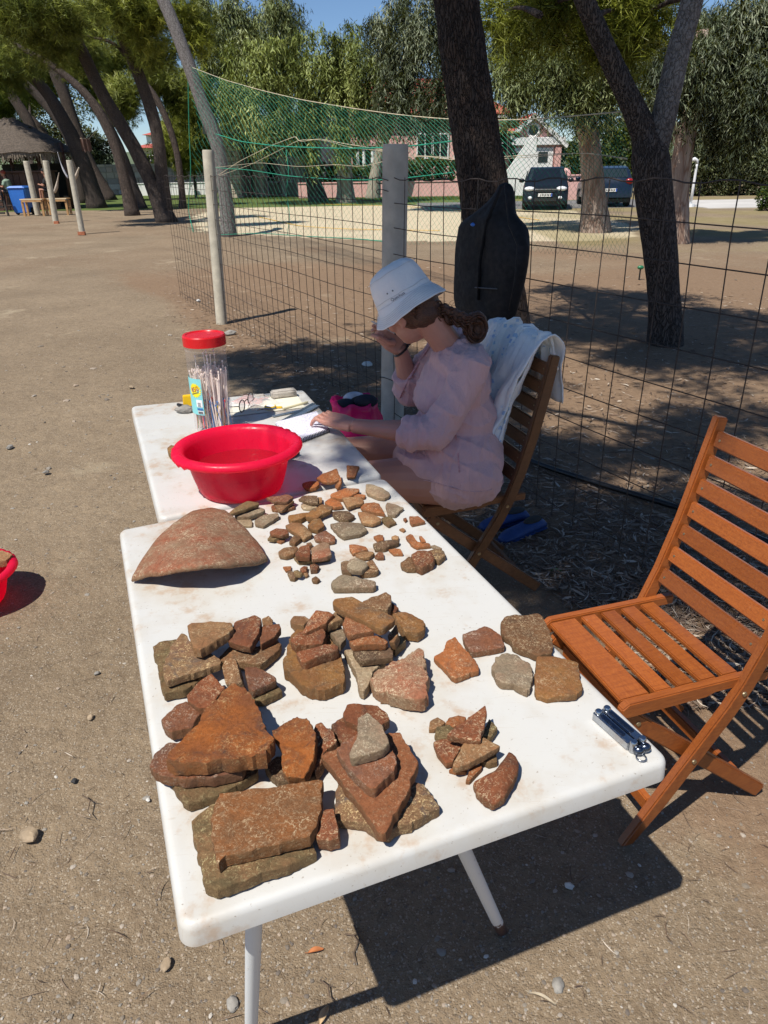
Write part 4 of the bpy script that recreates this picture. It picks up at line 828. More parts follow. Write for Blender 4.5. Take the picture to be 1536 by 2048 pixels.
tag(np_mesh('mesh', V, Fq, M_NET, net), kind='stuff')
def rope(parent, name, pl, r, mat):
    P = [npt(x, y) for x, y in pl]; P, _ = spline(P, [r] * len(P), len(P) * 5); MB().tube(P, [r] * len(P), 6).build(name, mat, parent, smooth=True)
rope(net, 'head_rope', TOPL, .0062, M_ROPE)
rope(net, 'side_band', [(376, 150), (378, 260), (382, 340), (376, 420), (388, 470)], .012, M_NETB)
rope(net, 'band', [(432, 268), (480, 283), (560, 293), (680, 297), (760, 296), (840, 291), (905, 282)], .010, M_NETB)
rope(net, 'band', [(425, 335), (500, 340), (575, 352), (640, 357), (700, 360), (770, 360), (830, 354), (905, 345)], .007, M_NETB)
rope(net, 'band', [(572, 300), (578, 345), (572, 385), (580, 430), (575, 470)], .007, M_NETB)
rope(net, 'foot_line', [(430, 470), (520, 466), (600, 472), (720, 478), (800, 486)], .008, M_NETB)
lr = thing('loose_rope', 'cream rope looped loosely across the green net', 'rope', (0, 0, 0))
for nm, pl, r in (('strand', [(437, 350), (480, 322), (540, 292), (585, 275), (597, 270), (590, 280), (600, 284), (640, 277), (680, 286), (720, 292), (768, 300)], .0055), ('strand', [(437, 352), (500, 330), (560, 300), (600, 278), (650, 280), (700, 296), (770, 302)], .004), ('strand', [(760, 303), (830, 311), (905, 315), (1000, 318), (1090, 312), (1170, 305), (1255, 319)], .0032), ('strand', [(800, 316), (850, 312), (905, 320), (1010, 313), (1100, 308), (1180, 306), (1255, 317)], .004), ('strand', [(430, 335), (520, 325), (600, 334), (680, 328), (720, 336), (770, 322)], .004)): rope(lr, nm, pl, r, M_ROPE)
yl = thing('court_line', 'yellow tape marking the edge of the sand court', 'tape', (0, 0, 0)); M_YEL = plain('yellow_tape', (0.62, 0.36, 0.03), .6, .15, 5)
for pl in ([(510, 432), (600, 452), (690, 458), (880, 461)], [(640, 408), (800, 412), (960, 424), (1080, 440)]):
    P = [PZ(x, y, .015) for x, y in pl]; P, _ = spline(P, [.02] * len(P), 30); MB().tube(P, [.022] * 30, 6, squash=.3).build('tape', M_YEL, yl)

# ------------------------------------------------------------------ cars
M_BLK = NT('black_car_paint'); M_BLK.set('Base Color', (0.006, 0.007, 0.008)).set('Roughness', .3); M_BLK.b.inputs['Coat Weight'].default_value = .2; M_BLK = M_BLK.m
M_BLU = NT('dark_blue_car_paint'); M_BLU.set('Base Color', (0.006, 0.014, 0.032)).set('Roughness', .3); M_BLU.b.inputs['Coat Weight'].default_value = .2; M_BLU = M_BLU.m
M_GLS = NT('car_glass'); M_GLS.set('Base Color', (0.02, 0.03, 0.035)).set('Roughness', .05); M_GLS = M_GLS.m
M_TYRE = plain('tyre_rubber', (0.02, 0.02, 0.02), .85, .2, 20); M_CHR = plain('chrome', (0.6, 0.6, 0.62), .25, .1, 10, metal=1.0); M_LAMP = plain('lamp_glass', (0.75, 0.77, 0.8), .1, .1, 20); M_RED = plain('red_lamp', (0.25, 0.012, 0.012), .2, .1, 20); M_PLATE = plain('plate_white', (0.75, 0.75, 0.72), .4, .05, 20); M_PLB = plain('plate_blue', (0.02, 0.08, 0.4), .4, .05, 20); M_GRIL = plain('grille_black', (0.015, 0.015, 0.016), .5, .2, 30)
def car(label, loc, rz, paint, w=1.68, L=3.7, H=1.46, rear=False):
    """front of the car looks along -y"""
    t = thing('parked_car', label, 'car', loc, rz, 'cars parked by the gatehouse'); hw = w / 2
    # side outline (y along the length, z), several slices across so the body is rounded
    prof = [(-.02, .30), (.0, .55), (.08, .74), (.28, .86), (.95, .97), (1.55, 1.40), (1.9, H), (2.6, H), (3.2, H - .07), (L - .12, 1.02), (L, .80), (L, .35)]
    xs = [(-1.0, .80), (-.93, .95), (-.7, .99), (-.3, 1.0), (.3, 1.0), (.7, .99), (.93, .95), (1.0, .80)]; mb = MB(); n = len(prof); rows_ = []
    for fx, sc_ in xs:
        r_ = []
        for (y, z) in prof:
            tw = 1.0 if z < .9 else 1 - .20 * (z - .9) / (H - .9)
            yy = L / 2 + (y - L / 2) * (1 if abs(fx) < .9 else (.97 if abs(fx) < .98 else .92)); zz_ = z if z < .5 else .5 + (z - .5) * (sc_ if z < .9 else min(1, sc_ + .08))
            r_.append((fx * hw * tw, yy, zz_))
        rows_.append(r_)
    vs = [p for r_ in rows_ for p in r_]; fs = []
    for i in range(len(xs) - 1):
        for j in range(n - 1): a = i * n + j; fs.append((a, a + 1, a + n + 1, a + n))
        fs.append((i * n + n - 1, i * n, (i + 1) * n, (i + 1) * n + n - 1))
    fs.append(tuple(range(n))); fs.append(tuple(range((len(xs) - 1) * n, len(xs) * n))[::-1]); mb.add(vs, fs)
    body = mb.build('body', paint, t, smooth=35)
    def quad(nm, pts, mat, parent=t, th=.012):
        a, b, c, d = [Vector(p) for p in pts]; nn = (b - a).cross(d - a).normalized() * th; m = MB(); q = [a + nn, b + nn, c + nn, d + nn, a - nn, b - nn, c - nn, d - nn]
        m.add(q, [(0, 1, 2, 3), (7, 6, 5, 4), (0, 4, 5, 1), (1, 5, 6, 2), (2, 6, 7, 3), (3, 7, 4, 0)]); return m.build(nm, mat, parent)
    quad('windscreen', [(-hw * .80, 1.02, 1.005), (hw * .80, 1.02, 1.005), (hw * .70, 1.55, 1.385), (-hw * .70, 1.55, 1.385)], M_GLS)
    quad('rear_window', [(hw * .74, L - .16, 1.06), (-hw * .74, L - .16, 1.06), (-hw * .68, L - .44, H - .12), (hw * .68, L - .44, H - .12)], M_GLS)
    for sx in (-1, 1):
        quad('side_window', [(sx * hw * .965, 1.15, 1.0), (sx * hw * .965, 2.2, 1.0), (sx * hw * .865, 2.15, H - .13), (sx * hw * .875, 1.62, H - .13)], M_GLS); quad('side_window', [(sx * hw * .965, 2.27, 1.0), (sx * hw * .965, 3.2, 1.0), (sx * hw * .875, 3.0, H - .16), (sx * hw * .865, 2.22, H - .13)], M_GLS)
        MB().ball((sx * (hw + .09), 1.15, 1.0), (.11, .06, .08), 10, 7).build('mirror', paint, t, smooth=True)
        MB().ball((sx * hw * .70, .10, .73), (.20, .13, .085), 12, 8).build('headlight', M_LAMP, t, smooth=True)
        MB().ball((sx * hw * .80, L - .06, .92), (.15, .08, .11), 12, 8).build('tail_light', M_RED, t, smooth=True)
        MB().ball((sx * hw * .66, .0, .42), (.08, .05, .06), 10, 6).build('fog_light', M_LAMP, t, smooth=True)
        for y in (.72, L - .72):
            wt = thing('w', None, None); bpy.data.objects.remove(wt)
            ty = MB().lathe([(.20, -.10), (.29, -.10), (.315, -.06), (.315, .06), (.29, .10), (.20, .10)], 24, cap0=False).build('wheel', M_TYRE, t, smooth=40, loc=(sx * (hw - .09), y, .315), rot=(0, R(90), 0))
            rim = MB(); rim.lathe([(.02, .07), (.20, .085), (.205, -.05), (.02, -.04)], 20, cap0=True, cap1=True); rm_ = rim.build('rim', M_CHR, ty, smooth=40)
            rm_.scale = (1, 1, sx)
    MB().box((0, .015, .66), (w * .42, .06, .10)).build('grille', M_GRIL, t, bevel=.01); MB().box((0, .0, .36), (w * .5, .07, .13)).build('air_intake', M_GRIL, t, bevel=.01)
    MB().bar((-hw * .5, -.015, .705), (hw * .5, -.015, .705), .02, .02).build('chrome_strip', M_CHR, t)
    for y_, s_ in ((-.055, -1), (L + .02, 1)):
        pl = MB().box((0, y_, .52 if s_ < 0 else .62), (.52, .016, .115)).build('number_plate', M_PLATE, t); MB().box((-.235 * -s_ * -1, y_ + s_ * .01, .52 if s_ < 0 else .62), (.045, .006, .11)).build('blue_strip', M_PLB, pl)
        for q in range(7): MB().box((-.16 + q * .058, y_ + s_ * .01, .52 if s_ < 0 else .62), (.03, .006, .065)).build('plate_character', M_GRIL, pl)
    MB().box((0, L / 2, .24), (w * .9, L * .92, .14)).build('underbody', M_GRIL, t); return t
cp = PZ(1088, 421, 0); car('small black car parked nose first before the gatehouse', (cp.x, cp.y, .02), R(-12), M_BLK)
cp = PZ(1222, 417, 0); car('dark blue car seen from behind, half hidden by the pale trunk', (cp.x + .5, cp.y + 4.0, .02), R(172), M_BLU, w=1.75)

# ------------------------------------------------------------------ lamp post, garden lights, sign posts
M_ENAM = plain('white_enamel', (0.72, 0.73, 0.74), .35, .06, 5)
lp = PZ(1380, 414, 0); l = thing('street_lamp', 'slim white lamp post with a short bent head at the parking lot', 'lamp', lp); zt = PY(1394, 328, lp.y); d = zt - lp
MB().tube([(0, 0, 0), (0, 0, .12)], [.16, .14], 10).build('base', M_ENAM, l); MB().tube([(0, 0, .1), d * .5, d * .95, d], [.055, .05, .045, .045], 10).build('pole', M_ENAM, l, smooth=True)
MB().tube([d, d + Vector((-.02, 0, .12)), d + Vector((-.12, 0, .17)), d + Vector((-.25, 0, .13))], [.05, .06, .07, .05], 10).build('lamp_head', M_ENAM, l, smooth=True)
for px, py, pt, lb in ((537, 392, 362, 'white garden light on the lawn left of the dark trunk'), (385, 390, 365, 'white garden light just behind the net left edge'), (735, 394, 366, 'white garden light between the pale trunk and the concrete post'), (383 - 60, 392, 350, 'white tap post on the lawn behind the forked pine')):
    P = PZ(px, py, 0); g_ = thing('garden_light', lb, 'garden light', P, group='garden lights on the lawn'); h = PY(px, pt, P.y).z
    MB().tube([(0, 0, -.05), (0, 0, h * .8)], .05, 8).build('stem', M_ENAM, g_); MB().box((0, 0, h * .88), (.3, .2, h * .2)).build('head', M_ENAM, g_, bevel=.02); MB().box((0, 0, h * 1.0), (.4, .3, .05)).build('cap', M_ENAM, g_)
pst = PZ(216, 388, 0); tp = thing('water_stand', 'small blue grey standpipe beside the garden path', 'standpipe', pst); M_BLG = plain('blue_grey_metal', (0.16, 0.24, 0.30), .5, .1, 8)
MB().tube([(0, 0, 0), (0, 0, 1.1)], .06, 8).build('pipe', M_BLG, tp); MB().tube([(0, 0, 1.05), (-.35, 0, 1.1), (-.4, 0, .9)], .05, 8).build('tap_arm', M_BLG, tp); MB().tube([(0, 0, .6), (.0, 0, .6), (.25, 0, .55)], .04, 6).build('valve', M_BLG, tp)

# ------------------------------------------------------------------ thatched beach bar
M_THAT = plain('thatch_straw', (0.10, 0.078, 0.060), .95, .45, 14, .9, 60, .03); M_THA2 = plain('thatch_fringe', (0.19, 0.155, 0.115), .95, .4, 14); M_BARW = plain('dark_bar_wood', (0.085, 0.038, 0.024), .6, .25, 6); M_PINE_W = plain('bench_wood', (0.42, 0.24, 0.10), .6, .2, 8); M_BINB = plain('blue_plastic', (0.03, 0.16, 0.56), .4, .1, 4)
Yb_ = 37.0; bar = thing('thatched_bar', 'beach bar with a shaggy brown thatched roof and dark wooden counter', 'bar', (PY(20, 400, Yb_).x, Yb_, 0)); ox = bar.location.x
ze = PY(60, 305, Yb_).z; za = PY(0, 232, Yb_).z; xl, xr = PY(-90, 300, Yb_).x - ox, PY(140, 300, Yb_).x - ox
rf = MB(); cx_ = (xl + xr) / 2 - .6
def thatch(u, v):
    a = 2 * math.pi * u; hx, hy = (xr - xl) / 2, 2.6; k = 1 - v; q = .12 * mnoise.noise(Vector((u * 30, v * 8, 0))) + .06 * mnoise.noise(Vector((u * 90, v * 20, 3)))
    c_, s_ = math.cos(a), math.sin(a); e = (abs(c_) ** 3 + abs(s_) ** 3) ** (-1 / 3)
    return (cx_ + hx * c_ * e * (k * .93 + .07) * (1 + q * .3), 1.6 + hy * s_ * e * (k * .93 + .07), ze + (za - ze) * (v ** .85) + q * .6)
rf.grid(thatch, 120, 16); rf.build('thatch_roof', M_THAT, bar, smooth=True)
fr = MB()
for i in range(420):
    a = 2 * math.pi * i / 420; p = Vector(thatch(i / 420, .03)); l = random.uniform(.18, .5); w = Vector((-math.sin(a), math.cos(a), 0)) * random.uniform(.02, .05); o2 = Vector((math.cos(a), math.sin(a), 0)) * random.uniform(-.05, .08)
    fr.add([p - w, p + w, p + w * .4 + o2 + Vector((0, 0, -l)), p - w * .4 + o2 + Vector((0, 0, -l))], [(0, 1, 2, 3)])
tag(fr.build('thatch_fringe', M_THA2, bar), kind='stuff')
zc_ = PY(60, 345, Yb_).z; cxr = PY(100, 345, Yb_).x - ox
MB().box(((xl + cxr) / 2, .3, zc_ / 2), (cxr - xl, .5, zc_)).build('counter_front', M_BARW, bar); MB().box(((xl + cxr) / 2, .25, zc_ + .04), (cxr - xl + .2, .8, .07)).build('counter_top', M_BARW, bar, bevel=.01)
for i in range(14): MB().box((xl + (cxr - xl) * (i + .5) / 14, .035, zc_ / 2), ((cxr - xl) / 14 - .03, .03, zc_ - .06)).build('plank', M_BARW, bar)
for px in (-40, 10, 66, 118):
    x = PY(px, 350, Yb_).x - ox; MB().tube([(x, .9, 0), (x, .9, ze + .4)], .09, 8).build('roof_pole', M_BARW, bar, smooth=True)
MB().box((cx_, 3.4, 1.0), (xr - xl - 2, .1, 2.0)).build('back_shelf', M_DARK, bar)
def stool(px, lb):
    P = (PY(px, 405, Yb_ - .5).x, Yb_ - .5, 0); s_ = thing('bar_stool', lb, 'stool', P, group='stools at the bar'); h = .78
    MB().lathe([(.01, h), (.18, h), (.19, h + .04), (.01, h + .06)], 16, cap0=False).build('seat', M_BARW, s_, smooth=40)
    for a in (45, 135, 225, 315): c_, q_ = math.cos(R(a)), math.sin(R(a)); MB().tube([(c_ * .13, q_ * .13, h), (c_ * .24, q_ * .24, 0)], .02, 6).build('leg', M_BARW, s_)
    MB().tube([(math.cos(a) * .2, math.sin(a) * .2, .25) for a in np.linspace(0, 6.283, 17)], .012, 6, False).build('footrest', M_BARW, s_)
stool(22, 'wooden bar stool under the customer in the green shirt')
M_SKB = plain('far_skin', (0.36, 0.17, 0.11), .6, .1, 8); 
def bar_person(px, Y, seat, top, leg, hairc, lb, hgt=1.5, lean=.1, sx=-1):
    X = PY(px, 400, Y).x; t = thing('person', lb, 'person', (X, Y, 0), group='people at the bar'); m = MB(); z0 = seat
    m.tube([(0, 0, z0 - .05), (.0, 0, z0 + .15), (sx * lean * .6, 0, z0 + .45)], [.17, .17, .20], 12, squash=.8); m.tube([(sx * lean * .6, 0, z0 + .4), (sx * lean, 0, z0 + .62)], [.07, .06], 10); m.ball((sx * (lean + .04), 0, z0 + .75), (.10, .09, .13), 12, 8)
    for s_ in (-1, 1):
        m.tube([(sx * lean * .6, s_ * .2, z0 + .42), (sx * .15, s_ * .26, z0 + .18), (sx * .42, s_ * .18, z0 + .25)], [.06, .05, .035], 8)
        m.tube([(0, s_ * .1, z0), (sx * .4, s_ * .12, z0 + .02), (sx * .42, s_ * .12, z0 - .4), (sx * .5, s_ * .12, z0 - .44)] if seat > .6 else [(0, s_ * .1, z0), (0, s_ * .1, z0 * .5), (0, s_ * .1, .06), (sx * .15, s_ * .1, .03)], [.085, .07, .05, .04], 8)
    obj('body', join_uni(m, .022, 3), M_SKB, t)
    c = MB(); c.tube([(0, 0, z0 + .02), (.0, 0, z0 + .15), (sx * lean * .6, 0, z0 + .44), (sx * lean * .75, 0, z0 + .52)], [.195, .19, .225, .09], 14, squash=.82)
    for s_ in (-1, 1): c.tube([(sx * lean * .6, s_ * .17, z0 + .43), (sx * .12, s_ * .26, z0 + .24)], [.085, .075], 10)
    obj('shirt', join_uni(c, .025, 3), top, t); c = MB(); c.tube([(0, 0, z0 + .05), (0, 0, z0 - .07)], [.2, .19], 12, squash=.95)
    for s_ in (-1, 1): c.tube([(0, s_ * .1, z0), (sx * .22, s_ * .12, z0 + .01)] if seat > .6 else [(0, s_ * .1, z0), (0, s_ * .1, z0 * .3)], [.11, .10], 10)
    obj('trousers', join_uni(c, .025, 3), leg, t); MB().ball((sx * (lean + .02), 0, z0 + .80), (.115, .105, .10), 12, 8).build('hair', hairc, t, smooth=True)
M_GRN = plain('green_shirt', (0.22, 0.30, 0.23), .9, .1, 8); M_NAVY = plain('navy_cloth', (0.012, 0.014, 0.025), .9, .1, 8); M_BLKC = plain('black_cloth', (0.01, 0.01, 0.011), .9, .1, 8)
bar_person(23, Yb_ - .5, .84, M_GRN, M_NAVY, plain('reddish_cap', (0.28, 0.05, 0.03), .7, .1, 9), 'person in a pale green shirt on a bar stool')
bar_person(104, Yb_ - 1.2, .88, M_BLKC, M_BLKC, M_BLKC, 'person all in black standing behind the middle leaning post')
# wheelie bin
bp = PZ(50, 430, 0); bn = thing('wheelie_bin', 'blue wheeled rubbish bin beside the wooden benches', 'bin', bp); zt = PY(46, 374, bp.y).z
MB().box((0, 0, zt * .53), (.56, .6, zt * .9), taper=1.22).build('body', M_BINB, bn, bevel=.03); MB().box((0, -.02, zt * 1.0), (.74, .8, .09), taper=.8).build('lid', M_BINB, bn, bevel=.03); MB().tube([(-.3, .42, zt * .95), (.3, .42, zt * .95)], .03, 8).build('handle', M_BINB, bn)
for sx in (-1, 1): MB().lathe([(.03, -.04), (.14, -.04), (.15, 0), (.14, .04), (.03, .04)], 16, cap1=True).build('wheel', M_TYRE, bn, smooth=40, loc=(sx * .33, .12, .15), rot=(0, R(90), 0))
def bench(px0, px1, py, ptop, lb, dp=.45):
    a = PZ(px0, py, 0); b = PZ(px1, py, 0); t = thing('wooden_bench', lb, 'bench', a, group='small wooden benches by the bin'); w = b.x - a.x; h = PY(px0, ptop, a.y).z
    for j in range(4): MB().box((w / 2, j * dp / 3.6, h), (w, dp / 4.4, .035)).build('slat', M_PINE_W if j else plain('bench_top_pale', (.60, .50, .34), .6, .1, 5), t)
    for x in (.06, w - .06):
        for y in (.02, dp * .8): MB().box((x, y, h / 2 - .03), (.08, .07, h - .05)).build('leg', M_PINE_W, t)
    MB().box((w / 2, -.03, h - .06), (w - .1, .03, .08)).build('apron', M_PINE_W, t)
bench(47, 86, 433, 399, 'left of the two small wooden benches, in front of the blue bin'); bench(92, 134, 431, 398, 'right of the two small wooden benches, behind the middle post')
# sun-bed stack at left edge
sb = thing('sunbed_stack', 'dark slatted sunbed standing on edge at the left picture border', 'sunbed', PZ(-6, 433, 0)); sb_l = sb.location; h = PY(-2, 372, sb_l.y).z
for i in range(9): MB().box((-.05 + .05 * i * .1, .1, .12 + i * (h - .2) / 8), (.7, .06, .07)).build('slat', M_BARW if i % 2 else M_DARK, sb)
for x in (-.38, .34): MB().bar((x + .12, .05, 0), (x - .10, .25, h), .06, .07, (0, 1, 0)).build('rail', M_DARK, sb)
# hammocks tied between the leaning posts and trees
M_HAM = plain('hammock_cloth', (0.42, 0.35, 0.28), .9, .25, 20); M_HAM2 = plain('hammock_grey', (0.50, 0.50, 0.54), .9, .25, 20); M_TWL = plain('brown_towel', (0.17, 0.10, 0.075), .95, .2, 20)
def bundle(name, lb, pl, ws, Y, mat, cat='hammock'):
    P, r = px_line([(x, y, w) for (x, y), w in zip(pl, ws)], Y, False); o = thing(name, lb, cat, P[0]); lo_ = P[0]; P2, r2 = spline([p - lo_ for p in P], r, 16); MB().tube(P2, list(r2), 10, squash=.6).build('cloth', mat, o, smooth=True)
bundle('hammock', 'beige hammock bunched and hanging beside the middle leaning post', [(118, 345), (115, 362), (113, 375), (109, 385)], [1.5, 5, 10, 8], 31, M_HAM)
bundle('hammock', 'grey hammock end tied up left of the nearest leaning post', [(115, 304), (121, 325), (128, 342), (136, 356)], [1, 2.5, 6, 5], 30, M_HAM2)
bundle('hammock', 'brown hammock bunched against the thick leaning pine', [(158, 335), (153, 350), (149, 362)], [4, 9, 5], 29, M_HAM)
bundle('rope_tie', 'pale rope running down the middle leaning post', [(80, 308), (86, 335), (91, 360), (97, 378)], [1.2, 1.4, 1.6, 1.2], 27, M_ROPE, 'rope')
tw = thing('hanging_towel', 'brown towel hanging from a line between the leaning pines', 'towel', PY(169, 276, 27)); lo_ = tw.location
MB().grid(lambda u, v: ((u - .5) * .34 + .03 * v, .05 * math.sin(u * 16), -v * .40 + .03 * math.sin(u * 16)), 24, 8).build('cloth', M_TWL, tw, smooth=True); P = [PY(x, y, 27) - lo_ for x, y in ((160, 277), (178, 278), (194, 258))]; MB().tube(P, .008, 5).build('line', M_ROPE, tw)
# ------------------------------------------------------------------ the two white tables
TZ = 0.72
tt_ = NT('white_table_plastic'); co = tt_.coord('Object'); st1 = tt_.noise(co, 7, 5, .6); st2 = tt_.noise(co, 26, 5, .65); sp_ = tt_.noise(co, 160, 2, .5)
c = tt_.mix(tt_.ramp(st1, [(0.46, 0.0), (0.68, .75)]), (0.56, 0.555, 0.53), (0.49, 0.45, 0.385))
c = tt_.mix(tt_.ramp(tt_.math('MULTIPLY', st2, tt_.ramp(st1, [(0.4, .65), (0.65, 1.1)])), [(0.49, 0.0), (0.66, .6)]), c, (0.43, 0.30, 0.20))
c = tt_.mix(tt_.ramp(sp_, [(0.69, 0.0), (0.75, .7)]), c, (0.26, 0.21, 0.16))
c = tt_.mix(tt_.ramp(tt_.noise(tt_.coord('Object', (1, 9, 1)), 18, 5, .7, 1.0), [(0.60, 0.0), (0.70, .35)]), c, (0.40, 0.33, 0.25))
tt_.set('Base Color', c).set('Roughness', tt_.ramp(st2, [(0.3, .32), (0.7, .5)])); tt_.bump(tt_.noise(co, 9, 3), .12, .004)
M_TABLE = tt_.m
lt_ = NT('chipped_white_tube'); co = lt_.coord('Object'); chip = lt_.noise(co, 34, 5, .7); sepz = lt_.node('ShaderNodeSeparateXYZ'); tcz = lt_.node('ShaderNodeTexCoord'); lt_.link(tcz.outputs['Object'], sepz.inputs[0])
low = lt_.ramp(sepz.outputs[2], [(0.02, .34), (0.16, 0.0)])
lt_.set('Base Color', lt_.mix(lt_.ramp(lt_.math('ADD', chip, low), [(0.66, 0.0), (0.70, 1.0)]), (0.70, 0.73, 0.74), (0.085, 0.045, 0.035))).set('Roughness', .45); M_LEG = lt_.m
def rounded(poly, r, n=6):
    out = []; m = len(poly)
    for i in range(m):
        p = Vector(poly[i][:2]); a = Vector(poly[i - 1][:2]); b = Vector(poly[(i + 1) % m][:2]); da = (a - p).normalized(); db = (b - p).normalized(); h = math.acos(max(-1, min(1, da.dot(db)))) / 2; d = r / math.tan(h)
        c_ = p + (da + db).normalized() * (r / math.sin(h)); s_ = p + da * d - c_; e_ = p + db * d - c_; a0 = math.atan2(s_.y, s_.x); a1 = math.atan2(e_.y, e_.x); dd = (a1 - a0 + math.pi) % (2 * math.pi) - math.pi
        for k in range(n + 1): an = a0 + dd * k / n; out.append((c_.x + math.cos(an) * r, c_.y + math.sin(an) * r))
    return out
def inset(poly, d):
    c_ = sum((Vector(p) for p in poly), Vector((0, 0))) / len(poly); m = len(poly); out = []
    for i in range(m):
        a = Vector(poly[i - 1]); b = Vector(poly[(i + 1) % m]); t = (b - a).normalized(); nn = Vector((-t.y, t.x)); p = Vector(poly[i])
        if nn.dot(c_ - p) < 0: nn = -nn
        out.append(p + nn * d)
    return out
def plastic_table(label, corners, z, legs, rimh=.038):
    C = [PZ(x, y, z) for x, y in corners]; loc = sum(C, Vector()) / 4; loc.z = 0; t = thing('plastic_table', label, 'table', loc, group='white folding tables')
    poly = rounded([(p.x - loc.x, p.y - loc.y) for p in C], .022, 7); prof = [(.018, 0), (.012, 0), (.006, -.001), (.0015, -.005), (-.001, -.011), (-.003, -rimh), (.006, -rimh), (.010, -.012)]
    mb = MB(); n = len(poly)
    for d, dz in prof: mb.v.extend([(p[0], p[1], z + dz) for p in inset(poly, d)])
    for i in range(len(prof) - 1):
        for k in range(n): q = i * n + k; q2 = i * n + (k + 1) % n; mb.f.append((q, q2, q2 + n, q + n))
    mb.f.append(tuple(range(n))); mb.f.append(tuple((len(prof) - 1) * n + k for k in range(n))[::-1]); mb.build('tabletop', M_TABLE, t, smooth=50)
    for a, b in legs:
        a = Vector(a) - loc; b = Vector(b) - loc; lo = b.copy(); lo.z = 0; MB().tube([a - lo, (a + b) / 2 - lo, b - lo], .0128, 14).build('leg', M_LEG, t, smooth=40, loc=lo)
    return t, loc, C
FL, FR, BR, BL = [PZ(x, y, TZ) for x, y in ((359, 1862), (1344, 1520), (769, 955), (238, 1059))]
ax_l = (BL - FL) * .5 + (BR - FR) * .5; ln = ax_l.length; ax_l.normalize(); ax_w = ((FR - FL) + (BR - BL)).normalized()
footA = PZ(502, 2075, 0); topA = PZ(509, 1795, .69); footB = PZ(1003, 1862, 0); topB = PZ(900, 1640, .69); back = ax_l * (ln - .5)
lg = [(topA, footA), (topB, footB), (topA + back + ax_l * .1, footA + back - ax_l * .05), (topB + back, footB + back)]
t1, t1loc, T1C = plastic_table('nearer white plastic table covered with pottery sherds', ((359, 1862), (1344, 1520), (769, 955), (238, 1059)), TZ, lg)
for a, b in ((topA, topB), (topA + back, topB + back)): MB().tube([a - t1loc + Vector((0, 0, .006)), b - t1loc + Vector((0, 0, .006))], .008, 10).build('crossbar', M_LEG, t1, smooth=40)
MB().tube([(topA + topB) / 2 - t1loc + Vector((0, 0, .006)), (topA + topB) / 2 + back - t1loc + Vector((0, 0, .006))], .007, 10).build('brace', M_LEG, t1, smooth=40)
BL2, BR2 = PZ(262, 812, TZ), PZ(607, 779, TZ); l2 = (BL2 - PZ(316, 1040, TZ)).length; mid = [PZ(316, 1040, TZ), PZ(762, 951, TZ)]
def in2(f, s_): return mid[0] * (1 - s_) * (1 - f) + mid[1] * s_ * (1 - f) + BL2 * (1 - s_) * f + BR2 * s_ * f
lg2 = [(in2(f, s_) - Vector((0, 0, .035)), in2(f2, s2_) - Vector((0, 0, TZ))) for f, s_, f2, s2_ in ((.12, .12, .3, .12), (.12, .88, .3, .88), (.88, .12, .7, .12), (.88, .88, .7, .88))]
t2, t2loc, T2C = plastic_table('farther white plastic table holding the red basin and notebook', ((318, 1037), (764, 949), (607, 779), (262, 812)), TZ - .002, lg2)
for a, b in ((0, 1), (2, 3)): MB().tube([lg2[a][0] - t2loc, lg2[b][0] - t2loc], .011, 10).build('crossbar', M_LEG, t2, smooth=40)

# ------------------------------------------------------------------ red basins
def redplastic(name):
    t = NT(name); co = t.coord('Object'); t.set('Base Color', t.mix(t.noise(co, 12, 4), (0.80, 0.008, 0.062), (0.86, 0.020, 0.085))).set('Roughness', .30); t.b.inputs['Specular IOR Level'].default_value = .45
    tr = t.node('ShaderNodeBsdfTranslucent'); tr.inputs['Color'].default_value = (1.0, 0.03, 0.16, 1); mx = t.node('ShaderNodeMixShader'); mx.inputs[0].default_value = .5
    t.link(t.b.outputs[0], mx.inputs[1]); t.link(tr.outputs[0], mx.inputs[2]); t.link(mx.outputs[0], t.out.inputs['Surface']); t.set('Roughness', t.ramp(t.noise(co, 40, 5, .7), [(0.4, .24), (0.65, .5)])); t.link(t.mix(t.ramp(t.noise(t.coord('Object', (1, 1, 6)), 60, 5, .75), [(0.64, 0.0), (0.72, .35)]), t.b.inputs['Base Color'].links[0].from_socket, (.80, .35, .40)), t.b.inputs['Base Color']); t.bump(t.noise(co, 25, 3), .05, .004); return t.m
M_BAS = redplastic('red_basin_plastic')
wt = NT('basin_water'); wt.set('Base Color', (0.30, 0.02, 0.03)).set('Roughness', .02); wt.bump(wt.noise(wt.coord('Object'), 16, 3), .5, .012); tw0 = wt.node('ShaderNodeBsdfTransparent'); tw0.inputs['Color'].default_value = (.93, .86, .86, 1); mw0 = wt.node('ShaderNodeMixShader'); mw0.inputs[0].default_value = .26; wt.link(tw0.outputs[0], mw0.inputs[1]); wt.link(wt.b.outputs[0], mw0.inputs[2]); wt.link(mw0.outputs[0], wt.out.inputs['Surface']); M_WATER = wt.m
